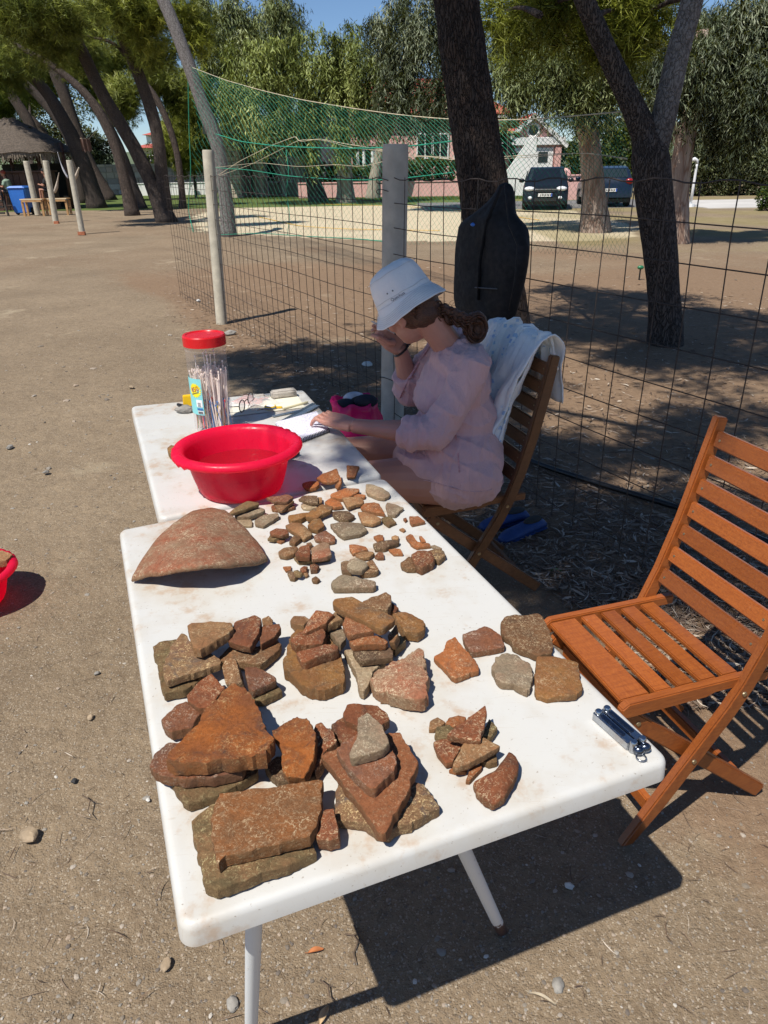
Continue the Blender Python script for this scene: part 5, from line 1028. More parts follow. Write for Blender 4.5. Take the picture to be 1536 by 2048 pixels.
def basin(label, loc, rz, scale=1.0, zs=1.0, water=True, cat_group='red plastic basins'):
    t = thing('red_basin', label, 'basin', loc, rz, cat_group)
    def shape(x, y, z, an):
        lip = max(0.0, (z - .135) / .03); hnd = math.exp(-((abs(math.cos(an)) - 1) / .10) ** 2); r = math.hypot(x, y)
        k = 1 + lip * .05 * hnd * (r > .18); y2 = y * .98
        scal = .004 * math.sin(an * 30) * (hnd > .35) * (r > .195)
        return x * k * scale, y2 * k * scale, (z + scal - (.006 * hnd * (r > .2))) * zs
    prof = [(.0, .004), (.11, .004), (.128, .0), (.138, .004), (.147, .02), (.160, .06), (.170, .10), (.177, .128), (.180, .140), (.188, .149), (.200, .153), (.212, .150), (.219, .140), (.2165, .138), (.210, .1465), (.200, .1495), (.1895, .1455), (.1835, .139)]
    outer = prof; inner = [(.174, .128), (.167, .10), (.157, .06), (.144, .022), (.134, .009), (.11, .0075), (.0, .0075)]
    # outer shell up over the rolled lip, then back down the inside
    seq = [(.0, 0.0), (.11, .0), (.128, .0), (.138, .004), (.147, .02), (.160, .06), (.170, .10), (.1765, .126), (.1805, .136), (.200, .1335), (.2165, .130), (.220, .138), (.214, .149), (.202, .153), (.188, .150), (.1785, .140)] + inner
    MB().lathe(seq, 72, fx=shape, cap0=False).build('shell', M_BAS, t, smooth=True)
    if water: MB().lathe([(.1625 * scale, .078 * zs), (.0, .078 * zs)], 48, cap0=False).build('water', M_WATER, t, smooth=True)
    return t
bc = PZ(474, 884, TZ + .15); basin('red plastic basin with water standing on the farther table', (bc.x, bc.y, TZ), R(28), .875, .97)
b2 = PZ(-76, 1152, .13); basin('red basin holding a tan sherd on the ground at the left edge', (b2.x, b2.y, .004), R(40), .95, 1.0, False)

# ------------------------------------------------------------------ jar of cable ties
jb = PZ(430, 855, TZ); jt = PY(402, 688, jb.y).z; JH = jt - TZ + .005; JR = .072
jar = thing('plastic_jar', 'tall clear plastic jar of cable ties with a red lid', 'jar', (jb.x, jb.y, TZ))
pj = NT('clear_plastic'); pj.set('Base Color', (0.9, 0.87, 0.86)).set('Roughness', .12); tp_ = pj.node('ShaderNodeBsdfTransparent'); tp_.inputs['Color'].default_value = (.95, .94, .94, 1); mx_ = pj.node('ShaderNodeMixShader'); fr_ = pj.node('ShaderNodeLayerWeight'); fr_.inputs[0].default_value = .25
fac = pj.ramp(fr_.outputs['Facing'], [(0.0, .05), (0.6, .12), (1.0, .5)]); pj.link(fac, mx_.inputs[0]); pj.link(tp_.outputs[0], mx_.inputs[1]); pj.link(pj.b.outputs[0], mx_.inputs[2]); pj.link(mx_.outputs[0], pj.out.inputs['Surface']); M_CLEAR = pj.m
MB().lathe([(.0, .002), (JR - .006, .002), (JR, .008), (JR, JH - .03), (JR + .001, JH - .022), (JR - .002, JH - .018), (JR - .002, JH)], 48, cap0=False).build('body', M_CLEAR, jar, smooth=40)
M_LID = plain('red_lid', (0.60, 0.01, 0.015), .3, .06, 10)
def knurl(x, y, z, an): k = 1 + (.006 * (math.cos(an * 60) > 0) if .006 < z - JH < .026 else 0); return x * k, y * k, z
MB().lathe([(JR + .001, JH - .006), (JR + .004, JH - .006), (JR + .004, JH + .026), (JR + .001, JH + .031), (JR - .008, JH + .031), (JR - .010, JH + .028), (0, JH + .028)], 120, fx=knurl, cap0=False).build('lid', M_LID, jar, smooth=30)
def curved(a0, a1, z0, z1, r, mat, name, parent, nn=14):
    return MB().grid(lambda u, v: (math.cos(a0 + (a1 - a0) * u) * r, math.sin(a0 + (a1 - a0) * u) * r, z0 + (z1 - z0) * v), nn, 4).build(name, mat, parent, smooth=True)
tl = NT('teal_label'); tl.set('Base Color', tl.mix(tl.noise(tl.coord('Object'), 18, 2), (0.20, 0.58, 0.60), (0.27, 0.64, 0.66))).set('Roughness', .5); M_TEAL = tl.m
A0, A1 = R(172), R(259); lab = curved(A0, A1, JH * .22, JH * .64, JR + .0012, M_TEAL, 'label', jar)
def on_jar(me, ang, z, rot=0.0, r=JR + .003):
    def f(c_):
        x = c_.x * math.cos(rot) - c_.y * math.sin(rot); y = c_.x * math.sin(rot) + c_.y * math.cos(rot); a = ang + x / JR; rr_ = r + c_.z; return Vector((math.cos(a) * rr_, math.sin(a) * rr_, z + y))
    return xform(me, f)
M_YSTAR = plain('yellow_print', (0.85, 0.72, 0.02), .5, .04, 10); M_RTXT = plain('red_print', (0.50, 0.06, 0.02), .5, .04, 10); M_BTXT = plain('blue_print', (0.04, 0.16, 0.45), .5, .04, 10); M_WPRT = plain('white_print', (0.78, 0.78, 0.78), .5, .03, 10); M_KTXT = plain('dark_print', (0.08, 0.08, 0.09), .5, .05, 10)
star = MB(); N_ = 18; vs = [(0, 0, 0)] + [((.028 if k % 2 else .0225) * math.cos(math.pi * k / N_), (.028 if k % 2 else .0225) * math.sin(math.pi * k / N_), 0) for k in range(2 * N_)]; star.add(vs, [(0, 1 + k, 1 + (k + 1) % (2 * N_)) for k in range(2 * N_)])
z_s = JH * .505; aS = R(236); so = obj('star', on_jar(star.mesh('star'), aS, z_s, r=JR + .002), M_YSTAR, lab)
obj('number', on_jar(text_mesh('850', .024), aS, z_s + .004, R(18)), M_RTXT, so)
for q in range(9): obj('small_print', on_jar(MB().box((0, 0, 0), (.0026, .0036, .0004)).mesh('p'), aS + (q - 4) * .0040 / JR * .95, z_s - .010 + (q - 4) * .0013, R(18)), M_KTXT, so)
wb = curved(R(236), R(256), JH * .315, JH * .40, JR + .002, M_WPRT, 'white_panel', lab, 6)
for q in range(5): obj('small_print', on_jar(MB().box((0, 0, 0), (.014 - .002 * (q % 3), .0009, .0003)).mesh('p'), R(246), JH * (.325 + .010 * q)), M_KTXT, wb)
for q in range(6): obj('blue_print', on_jar(MB().box((0, 0, 0), (.0032, .0075, .0003)).mesh('p'), R(239) + q * .0040 / JR, JH * .292), M_BTXT, lab)
bcd = curved(R(238), R(257), JH * .235, JH * .272, JR + .002, M_WPRT, 'barcode_panel', lab, 6)
for q in range(14): obj('barcode_bar', on_jar(MB().box((0, 0, 0), (.0005 + .0005 * (q * 7 % 3), .008, .0003)).mesh('p'), R(240) + q * .0014 / JR, JH * .252), M_KTXT, bcd)
def ties(name, n, cols, h0, h1, rmax, label, sw=.0022, heads=True, lean=.02):
    for nm, colr_ in cols:
        mb = MB()
        for i in range(n):
            a = random.uniform(0, 6.28); r = rmax * math.sqrt(random.random()); z0 = random.uniform(.008, .02); h = random.uniform(h0, h1); dx, dy = random.uniform(-lean, lean), random.uniform(-lean, lean); x, y = math.cos(a) * r, math.sin(a) * r
            tx, ty = x + dx, y + dy; q = math.hypot(tx, ty)
            if q > JR - .006: tx *= (JR - .006) / q; ty *= (JR - .006) / q
            mb.bar((x, y, z0), (tx, ty, h), sw, .001, (math.sin(a * 3), math.cos(a * 3), 0))
            if heads: mb.box((tx, ty, h), (.005, .005, .006))
        o = tag(mb.build('cable_ties', colr_, jar), label % nm, kind='stuff')
TC = {k: plain('tie_' + k, v, .4, .1, 20) for k, v in dict(white=(.90, .77, .68), pale=(.88, .82, .78), red=(.65, .03, .03), blue=(.05, .2, .5), green=(.10, .42, .12), yellow=(.80, .55, .03)).items()}
ties('long', 150, [('white', TC['white'])], .60 * JH, .72 * JH, .060, 'bundle of long %s cable ties', .0045)
ties('long', 14, [('pale', TC['pale'])], .75 * JH, .92 * JH, .055, 'a few longer %s cable ties', .0025)
ties('short', 34, [('red', TC['red']), ('blue', TC['blue'])], .30 * JH, .40 * JH, .066, 'short %s cable ties', .0036)
ties('short', 9, [('green', TC['green']), ('yellow', TC['yellow'])], .26 * JH, .36 * JH, .066, 'short %s cable ties', .0028)

# ------------------------------------------------------------------ small things on the farther table
def on(px, py, z=TZ): return PZ(px, py, z)
stone(369, 824, 34, 'grey', 'smooth grey brown pebble lying left of the jar on the farther table', .55, 31, TZ, .7)
yb = on(377, 811); tag(MB().box((0, 0, .022), (.042, .028, .044), taper=.85).build('yellow_box', plain('yellow_card', (.80, .50, .01), .5, .05, 10), loc=yb, rot=(0, 0, .3), bevel=.002), 'small bright yellow box standing behind the grey pebble', 'box')
M_BLKP = plain('black_plastic', (.012, .012, .013), .35, .2, 20)
def pen(name, label, a, b, r, mat, capm=None, cat='pen', z=TZ):
    A, B = on(*a, z + r), on(*b, z + r); t = thing(name, label, cat, A); d = B - A; MB().tube([Vector((0, 0, 0)), d * .02, d * .68], [r * .8, r, r], 12).build('barrel', mat, t, smooth=40); MB().tube([d * .66, d * .97, d], [r * 1.1, r * 1.05, r * .6], 12).build('cap', capm or mat, t, smooth=40); return t
pen('marker_pen', 'black marker pen poking out from behind the red basin', (560, 921), (597, 905), .0085, M_BLKP)
pen('marker_pen', 'black marker tip sticking out left of the yellow box', (376, 814), (355, 809), .006, M_BLKP)
pen('pencil_stick', 'long cream pencil lying beside the tape measure at the table end', (566, 818), (616, 804), .005, plain('cream_wood', (.62, .56, .36), .5, .1, 20), cat='pencil')
M_PUM = plain('pumice_grey', (.44, .40, .35), .95, .15, 25, .8, 90)
def block(label, a, b, w, h):
    A, B = on(*a), on(*b); d = B - A; m = MB().box((0, 0, h / 2), (d.length, w, h)).mesh('grey_block', bevel=.005); bm = bmesh.new(); bm.from_mesh(m); bmesh.ops.subdivide_edges(bm, edges=bm.edges, cuts=3, use_grid_fill=True); bm.to_mesh(m); bm.free(); displace(m, lambda c_, n_: .002 * nz(c_, 60, 3)); m.shade_smooth()
    o = obj('grey_block', m, M_PUM); o.location = (A + B) / 2; o.rotation_euler = (0, 0, math.atan2(d.y, d.x)); return tag(o, label, 'block', 'grey blocks on the farther table')
block('long grey pumice block at the far corner of the farther table', (543, 797), (592, 791), .045, .032); block('shorter grey pumice block between the plastic bag and the long one', (508, 801), (532, 798), .035, .022)
# clear bag with pinkish sticks
M_FILM = NT('clear_film'); M_FILM.set('Base Color', (.86, .86, .86)).set('Roughness', .15); tpf = M_FILM.node('ShaderNodeBsdfTransparent'); mxf = M_FILM.node('ShaderNodeMixShader'); mxf.inputs[0].default_value = .38; M_FILM.link(tpf.outputs[0], mxf.inputs[1]); M_FILM.link(M_FILM.b.outputs[0], mxf.inputs[2]); M_FILM.link(mxf.outputs[0], M_FILM.out.inputs['Surface']); M_FILM = M_FILM.m
q4 = [on(452, 812), on(516, 822), on(566, 806), on(500, 788)]; pbg = thing('plastic_bag', 'clear plastic bag with pink sticks behind the eyeglasses', 'bag', q4[0]); o0 = q4[0]
MB().grid(lambda u, v: (q4[0] * (1 - u) * (1 - v) + q4[1] * u * (1 - v) + q4[2] * u * v + q4[3] * (1 - u) * v) - o0 + Vector((0, 0, .004 + .022 * math.sin(math.pi * u) ** .5 * math.sin(math.pi * v) ** .5 + .006 * nz((u, v, 0), 6))), 24, 16).build('film', M_FILM, pbg, smooth=True)
for i in range(7):
    v = .2 + .09 * i; A = q4[0] * (1 - v) + q4[3] * v + (q4[1] - q4[0]) * .05; B = q4[0] * (1 - v) + q4[3] * v + (q4[1] - q4[0]) * random.uniform(.6, .85); MB().bar(A - o0 + Vector((0, 0, .01)), B - o0 + Vector((0, 0, .012)), .006, .003).build('stick', plain('pink_stick', (.62, .22, .17), .6, .1, 20), pbg)
sheet_q = [on(455, 834), on(610, 815), on(590, 784), on(470, 800)]
tag(MB().prism([(p.x, p.y) for p in sheet_q], TZ, TZ + .0015).build('paper_sheet', plain('cream_paper', (.70, .67, .55), .8, .04, 8)), 'cream sheet of paper under the tape measure and blocks', 'paper')
# eyeglasses
M_TORT = plain('dark_frame', (.045, .028, .022), .25, .3, 30); eg = thing('eyeglasses', 'dark framed eyeglasses lying behind the red basin', 'eyeglasses', on(486, 827)); e0 = eg.location
c1 = PY(484, 812, e0.y + .02); c2 = PY(501, 797, e0.y + .10); fwd = (c2 - c1).normalized(); upv = Vector((0, 0, 1)); upv = (upv - fwd * upv.dot(fwd)).normalized()
for cc in (c1, c2):
    rg = MB().tube([cc - e0 + fwd * math.cos(a) * .025 + upv * math.sin(a) * .024 for a in np.linspace(0, 2 * math.pi, 26)], .0022, 7, False).build('rim', M_TORT, eg, smooth=True); MB().add([tuple(cc - e0 + fwd * math.cos(a) * .024 + upv * math.sin(a) * .023) for a in np.linspace(0, 2 * math.pi, 25)[:-1]], [tuple(range(24))]).build('lens', M_FILM, rg)
MB().tube([c1 - e0 + fwd * .024 + upv * .006, (c1 + c2) / 2 - e0 + upv * .010, c2 - e0 - fwd * .024 + upv * .006], .002, 7).build('bridge', M_TORT, eg, smooth=True)
sd__ = Vector((-1, .1, 0)).normalized()
for st_, k in ((c1 - fwd * .025 + upv * .008, .0), (c2 + fwd * .02 + upv * .012, .0)): MB().tube([st_ - e0, st_ - e0 + sd__ * .05 + Vector((0, 0, -.004)), st_ - e0 + sd__ * .10 + Vector((0, 0, -.012)), st_ - e0 + sd__ * .125 + Vector((0, 0, -.026))], [.0028, .0022, .002, .002], 7, squash=.6).build('temple', M_TORT, eg, smooth=True)
# tape measure
tm = thing('tape_measure', 'small round tape measure with blue and yellow trim', 'tape measure', on(541, 818)); MB().lathe([(0, 0), (.022, 0), (.024, .003), (.024, .011), (.022, .014), (0, .014)], 28, cap0=False).build('case', plain('yellow_case', (.75, .48, .02), .4, .1, 20), tm, smooth=40); MB().lathe([(.0245, .005), (.0245, .010)], 28, cap0=False).build('trim', M_BTXT, tm); MB().lathe([(.018, .0145), (0, .0148)], 28, cap0=False).build('dial', M_WPRT, tm)
MB().box((.034, .002, .006), (.028, .012, .007)).build('tab', plain('yellow_tab', (.78, .50, .02), .4, .1, 20), tm, bevel=.002); MB().bar((-.022, -.004, .002), (-.05, -.02, .002), .006, .002).build('cord', M_TORT, tm)
# steel rulers
M_STEEL = plain('brushed_steel', (.42, .48, .50), .35, .08, 40, metal=.85); M_STEELD = plain('dark_steel', (.18, .22, .23), .35, .1, 40, metal=.8)
def ruler(label, a, b, w, mat, z, trim=True):
    A, B = on(*a), on(*b); t = thing('steel_ruler', label, 'ruler', A, group='steel rulers on the notebook corner'); d = B - A; MB().bar((0, 0, z), d + Vector((0, 0, z)), w, .0016).build('blade', mat, t)
    n = Vector((-d.y, d.x, 0)).normalized()
    for i in range(26): p = d * ((i + .5) / 26) - n * (w / 2 - (.003 if i % 5 else .005)) + Vector((0, 0, z + .0010)); MB().bar(p - n * (.002 if i % 5 else .004), p + n * (.002 if i % 5 else .004), .0007, .0004).build('tick', M_KTXT, t)
ruler('wide bright steel ruler pointing off the table edge', (574, 846), (634, 813), .026, M_STEEL, .006); ruler('darker narrow steel ruler parallel to the wide one', (566, 843), (628, 808), .018, M_STEELD, .003); ruler('thin steel ruler lying under the two others', (545, 834), (604, 821), .018, M_STEEL, .0025)
# notebook with spiral
nb = thing('spiral_notebook', 'open spiral notebook with handwriting under the hand of the woman', 'notebook', on(625, 865)); n0 = nb.location; Q = [on(586, 891) - n0, on(659, 864) - n0, on(633, 828) - n0, on(552, 850) - n0]
pg = NT('lined_page'); co = pg.coord('Object', rand=False); wv = pg.node('ShaderNodeTexWave'); wv.inputs['Scale'].default_value = 38; mp = pg.node('ShaderNodeMapping'); mp.inputs['Rotation'].default_value = (0, 0, math.atan2(Q[1].y - Q[0].y, Q[1].x - Q[0].x) + R(90)); pg.link(co, mp.inputs[0]); pg.link(mp.outputs[0], wv.inputs[0]); scr = pg.noise(co, 210, 3, .7)
ink = pg.math('MULTIPLY', pg.ramp(wv.outputs['Fac'], [(0.55, 0.0), (0.75, 1.0)]), pg.ramp(scr, [(0.44, 0.0), (0.54, 1.0)])); pg.set('Base Color', pg.mix(pg.math('MULTIPLY', ink, .75), (.74, .73, .80), (.16, .15, .38))).set('Roughness', .8)
def slab(q, z0, z1): m = MB(); m.prism([(p.x, p.y) for p in q], z0, z1); return m
slab([p * 1.02 for p in Q], .0, .003).build('cover', plain('card_grey', (.25, .25, .27), .7, .1, 10), nb); slab(Q, .003, .012).build('pages', pg.m, nb)
nsp = 24
for i in range(nsp): c_ = Q[0] * (1 - (i + .5) / nsp) + Q[1] * ((i + .5) / nsp); dq = (Q[3] - Q[0]).normalized(); MB().tube([c_ + dq * (.006 * math.cos(a) - .001) + Vector((0, 0, .007 + .0085 * math.sin(a))) for a in np.linspace(0, 2 * math.pi, 13)], .0013, 6, False).build('ring', M_BLKP, nb)
# multi-tool
mt = thing('multi_tool', 'folded steel multi tool lying at the near right table corner', 'multi tool', on(1240, 1458)); m0 = mt.location; A, B = on(1200, 1424, TZ + .01) - m0, on(1282, 1496, TZ + .01) - m0; d = (B - A).normalized(); n = Vector((-d.y, d.x, 0)); Lm = (B - A).length; M_MT = plain('tool_steel', (.45, .47, .50), .22, .1, 60, metal=1.0); M_MTD = plain('tool_steel_dark', (.12, .14, .18), .25, .1, 60, metal=1.0)
for s_ in (-1, 1):
    h_ = MB().bar(A + n * s_ * .0095 - Vector((0, 0, .001)), B - d * .012 + n * s_ * .0095 - Vector((0, 0, .001)), .0165, .016).build('handle', M_MT, mt, bevel=.0015); MB().bar(A + d * .015 + n * s_ * .0095 + Vector((0, 0, .0075)), B - d * .03 + n * s_ * .0095 + Vector((0, 0, .0075)), .006, .003).build('blade_slot', M_MTD, h_)
    for e, k in ((A + d * .006, 0), (B - d * .008, 1)): MB().lathe([(0, 0), (.0065, 0), (.0065, .020), (.005, .022), (0, .022)], 16, cap0=False).build('pivot', M_MT, mt, smooth=40, loc=e + n * s_ * .0095 - Vector((0, 0, .0095)))
    MB().ball(B + n * s_ * .007 + d * .002, (.010, .0085, .0085), 12, 8).build('joint', M_MTD, mt, smooth=True)
MB().tube([B + d * .012 - n * .010 + d * math.cos(a) * .008 + n * math.sin(a) * .008 - Vector((0, 0, .006)) for a in np.linspace(0, 6.283, 16)], .0014, 6, False).build('lanyard_ring', M_MT, mt, smooth=True); MB().bar(A + d * .03 + Vector((0, 0, .007)), B - d * .03 + Vector((0, 0, .007)), .004, .003).build('spine', M_MTD, mt)

# ------------------------------------------------------------------ folding wooden chairs
def woodmat(name, c1, c2, c3):
    t = NT(name); co = t.coord('Object', (1, 1, 1)); g = t.noise(t.coord('Generated', (3, 3, 3)), 4, 4, .6, 1.5); f = t.noise(t.coord('Object', (6, 60, 60)), 3, 4, .6); w = t.noise(co, 9, 4)
    c = t.mix(t.ramp(g, [(0.35, 0.0), (0.65, 1.0)]), c1, c2); c = t.mix(t.ramp(f, [(0.45, 0.0), (0.75, .55)]), c, c3); c = t.mix(t.ramp(t.noise(co, 45, 4, .7), [(0.66, 0.0), (0.76, .16)]), c, (.42, .33, .26))
    t.set('Base Color', c).set('Roughness', t.ramp(w, [(0.3, .30), (0.7, .48)])); t.bump(f, .15, .002); t.b.inputs['Coat Weight'].default_value = .15; return t.m
def vary(m):
    nt = m.node_tree; bs_ = nt.nodes['Principled BSDF']; src = bs_.inputs['Base Color'].links[0].from_socket; oi = nt.nodes.new('ShaderNodeObjectInfo'); hs = nt.nodes.new('ShaderNodeHueSaturation'); mr = nt.nodes.new('ShaderNodeMapRange'); mr.inputs[3].default_value = .74; mr.inputs[4].default_value = 1.22; nt.links.new(oi.outputs['Random'], mr.inputs[0]); nt.links.new(mr.outputs[0], hs.inputs['Value']); nt.links.new(src, hs.inputs['Color']); nt.links.new(hs.outputs[0], bs_.inputs['Base Color']); return m
M_TEAK = woodmat('orange_hardwood', (.250, .066, .014), (.335, .098, .020), (.145, .036, .010)); M_TEAKD = woodmat('brown_hardwood', (.14, .058, .024), (.20, .085, .034), (.09, .035, .015)); vary(M_TEAK); vary(M_TEAKD); M_BOLT = plain('brass_bolt', (.42, .36, .24), .35, .1, 40, metal=.9)
RAILZ = [(0.0, .295), (.12, .215), (.25, .135), (.38, .055), (.45, .020), (.55, -.018), (.70, -.062), (.85, -.096), (.99, -.124)]
def rail_x(z): return float(np.interp(z, [a for a, b in RAILZ], [b for a, b in RAILZ]))
def folding_chair(label, loc, rz, mat):
    t = thing('folding_chair', label, 'chair', loc, rz, 'folding wooden chairs'); w = .200
    for s_ in (-1, 1):
        mb = MB(); P = [Vector((x, s_ * w, z)) for z, x in RAILZ]; vs = []
        for i, p in enumerate(P):
            dz = (P[min(i + 1, len(P) - 1)] - P[max(i - 1, 0)]).normalized(); nn = Vector((dz.z, 0, -dz.x)); hw = .021 if p.z < .9 else .018
            vs += [p + nn * hw + Vector((0, .0125, 0)), p + nn * hw - Vector((0, .0125, 0)), p - nn * hw - Vector((0, .0125, 0)), p - nn * hw + Vector((0, .0125, 0))]
        k = len(P); fs = [(4 * i + j, 4 * i + (j + 1) % 4, 4 * i + 4 + (j + 1) % 4, 4 * i + 4 + j) for i in range(k - 1) for j in range(4)] + [(0, 3, 2, 1), (4 * k - 4, 4 * k - 3, 4 * k - 2, 4 * k - 1)]
        for j in range(4): vs[j] = Vector((vs[j].x, vs[j].y, .002))
        mb.add(vs, fs); rl = mb.build('back_rail', mat, t, bevel=.004)
        for z in (.43, .245): MB().lathe([(0, 0), (.007, 0), (.006, .003), (0, .003)], 12, cap0=False).build('bolt', M_BOLT, rl, loc=(rail_x(z), s_ * (w + .0125), z), rot=(R(-90 * s_), 0, 0))
        a = Vector((.335, s_ * (w - .032), .415)); b = Vector((-.155, s_ * (w - .032), .012)); lg_ = MB().bar(a, b, .024, .042, (0, 0, 1)).build('leg', mat, t, bevel=.004)
        MB().lathe([(0, 0), (.007, 0), (.006, .003), (0, .003)], 12, cap0=False).build('bolt', M_BOLT, lg_, loc=(.30, s_ * (w - .020), .386), rot=(R(-90 * s_), 0, 0))
        # seat side rail: thicker in front, necked towards the back
        pl = [(-.055, .437), (.10, .437), (.125, .428), (.345, .424), (.362, .432), (.362, .452), (.345, .466), (-.055, .466)]; y0, y1 = s_ * (w - .018) - .0115, s_ * (w - .018) + .0115; m = MB(); n_ = len(pl)
        m.add([(x, y0, z) for x, z in pl] + [(x, y1, z) for x, z in pl], [tuple(range(n_)), tuple(range(n_, 2 * n_))[::-1]] + [(i, i + n_, (i + 1) % n_ + n_, (i + 1) % n_) for i in range(n_)]); m.build('seat_side', mat, t, bevel=.003)
    for i, (x, ww) in enumerate([(.312, .080), (.232, .046), (.168, .046), (.104, .046), (.040, .046)]): MB().box((x, 0, .455), (ww, 2 * (w - .032), .014)).build('seat_slat', mat, t, bevel=.003)
    for i in range(7):
        z = .535 + i * .0665; x = rail_x(z); x2 = rail_x(z + .01); d = Vector((x2 - x, 0, .01)).normalized(); nn = Vector((d.z, 0, -d.x)); c_ = Vector((x, 0, z)) + nn * .0
        MB().bar(c_ + Vector((0, -(w - .0135), 0)), c_ + Vector((0, w - .0135, 0)), .017, .046, tuple(d)).build('back_slat', mat, t, bevel=.004)
        for s_ in (-1, 1): MB().lathe([(0, .0012), (.0032, .0012), (.0036, 0)], 10, cap0=False).build('screw', M_BOLT, t.children[-1], loc=c_ + nn * .0088 + Vector((0, s_ * (w - .034), 0)), rot=nn.to_track_quat('Z', 'Y').to_euler())
    for x, z, e in ((rail_x(.10), .10, w - .0135), (-.07, .082, w - .046), (.30, .372, w - .046)): MB().bar((x, -e, z), (x, e, z), .02, .04, (0, 0, 1)).build('stretcher', mat, t, bevel=.003)
    return t
folding_chair('empty orange brown folding chair with a slatted back at the right', (.835, 1.592, 0), R(197), M_TEAK)
CH2 = (.435, 2.680); ch2 = folding_chair('dark wooden folding chair the woman sits on', (CH2[0], CH2[1], 0), R(197), M_TEAKD)

# ------------------------------------------------------------------ towel over the chair back
tw_ = NT('patterned_towel'); co = tw_.coord('Object', rand=False); vr = tw_.voro(co, 46); vc = tw_.voro(co, 46, out='Color'); ck = tw_.node('ShaderNodeTexVoronoi', distance='CHEBYCHEV'); ck.inputs['Scale'].default_value = 44; tw_.link(co, ck.inputs['Vector']); sx_ = tw_.node('ShaderNodeSeparateColor'); tw_.link(ck.outputs['Color'], sx_.inputs[0]); reg = tw_.ramp(tw_.noise(co, 5, 2), [(0.47, 0.0), (0.56, 1.0)])
sq = tw_.math('MULTIPLY', tw_.math('LESS_THAN', ck.outputs['Distance'], .30), tw_.math('GREATER_THAN', sx_.outputs[0], .45)); sq = tw_.math('MULTIPLY', sq, reg)
tw_.set('Base Color', tw_.mix(sq, tw_.mix(reg, (.86, .84, .81), (.80, .83, .82)), tw_.mix(sx_.outputs[1], (.30, .45, .72), (.42, .62, .74)))).set('Roughness', .95); tw_.b.inputs['Sheen Weight'].default_value = .4; tw_.bump(tw_.noise(co, 300, 3), .5, .003); M_TOWEL = tw_.m
towel = thing('towel', 'white towel with small blue squares draped over the back of the chair', 'towel', (CH2[0], CH2[1], 0), R(197))
def drape(path, y0, y1, nu, nv, amp, seed, puff, nar):
    pa = np.array(path); s_ = np.concatenate([[0], np.cumsum(np.linalg.norm(np.diff(pa, axis=0), axis=1))]); s_ /= s_[-1]
    def fn(u, v):
        x = np.interp(v, s_, pa[:, 0]); z = np.interp(v, s_, pa[:, 1]); e = .02; dx = np.interp(min(1, v + e), s_, pa[:, 0]) - np.interp(max(0, v - e), s_, pa[:, 0]); dz = np.interp(min(1, v + e), s_, pa[:, 1]) - np.interp(max(0, v - e), s_, pa[:, 1]); l = math.hypot(dx, dz) + 1e-6; nx_, nz_ = -dz / l, dx / l
        hang = 1 - math.exp(-((v - .55) / .2) ** 2); k = nar * hang; y = y0 + (y1 - y0) * (.5 + (u - .5) * (1 - k)) + .02 * mnoise.noise(Vector((u * 2, v * 3, seed)))
        f = amp * (.25 + hang) * (math.sin(u * 17 + 2.5 * mnoise.noise(Vector((v * 2.2, seed, 0))) + seed) * .6 + mnoise.noise(Vector((u * 7, v * 4, seed)))) + puff * (1 - abs(2 * u - 1) ** 3) + .009 * mnoise.noise(Vector((u * 22, v * 9, seed))) + .004 * mnoise.noise(Vector((u * 50, v * 30, seed)))
        return (x + nx_ * f, y, z + nz_ * f - .03 * (u - .5) ** 2 * hang)
    return MB().grid(fn, nu, nv)
path_f = [(.10, .60), (.06, .72), (.015, .86), (-.045, .985), (-.085, 1.035), (-.13, 1.045), (-.175, 1.0), (-.19, .90), (-.19, .80)]
for nm, (yy0, yy1, sd_, pf, nr, pth, am) in {'cloth': (-.26, .175, 1.0, .014, .10, path_f, .026), 'front_fold': (-.02, .170, 4.0, .035, .25, [(.075, .64), (.045, .76), (.0, .88), (-.05, .985), (-.09, 1.06), (-.135, 1.06), (-.17, 1.02), (-.19, .93)], .024), 'side_fold': (-.235, -.08, 7.0, .03, .30, [(.15, .56), (.10, .70), (.04, .85), (-.02, .97), (-.07, 1.05), (-.12, 1.06), (-.16, 1.0)], .014)}.items():
    o = drape(pth, yy0, yy1, 56, 48, am, sd_, pf, nr).build(nm, M_TOWEL, towel, smooth=True); md = o.modifiers.new('thick', 'SOLIDIFY'); md.thickness = .0055; md.offset = 1

# ------------------------------------------------------------------ black bag hung on the fence
M_BAG = plain('black_nylon', (.0022, .0026, .0048), .8, .4, 12, .4, 120, .003)
bagP = [(366, 1003, 1018), (385, 998, 1020), (410, 984, 1021), (432, 958, 1023), (448, 928, 1037), (462, 925, 1046), (485, 921, 1051), (508, 918, 1053), (545, 915, 1046), (580, 914, 1038), (610, 918, 1029), (635, 932, 1022), (658, 950, 1010), (676, 966, 990)]
bo = PL(980, 560, FA, FB, -.10); bag = thing('black_bag', 'black nylon bag hanging from the top wire of the fence', 'bag', (bo.x, bo.y, 0)); nrm = Vector((-FN[0], -FN[1], 0)); mb = MB(); nb_ = 36
for (y, xl_, xr_) in bagP:
    a = PL(xl_, y, FA, FB, -.06); b = PL(xr_, y, FA, FB, -.06); c_ = (a + b) / 2; h = (b - a) / 2; dpt = min(.075, h.length * .7)
    for k in range(nb_):
        an = 2 * math.pi * k / nb_; f = 1 + .10 * math.sin(an * 5 + y * .02) * (y > 430) + .06 * mnoise.noise(Vector((an * 2, y * .03, 0))); p = c_ + h * math.cos(an) + nrm * (math.sin(an) * dpt * f) - bag.location; mb.v.append(tuple(p))
for i in range(len(bagP) - 1):
    for k in range(nb_): q = i * nb_ + k; q2 = i * nb_ + (k + 1) % nb_; mb.f.append((q, q2, q2 + nb_, q + nb_))
mb.f.append(tuple(range(nb_))); mb.f.append(tuple((len(bagP) - 1) * nb_ + k for k in range(nb_))[::-1])
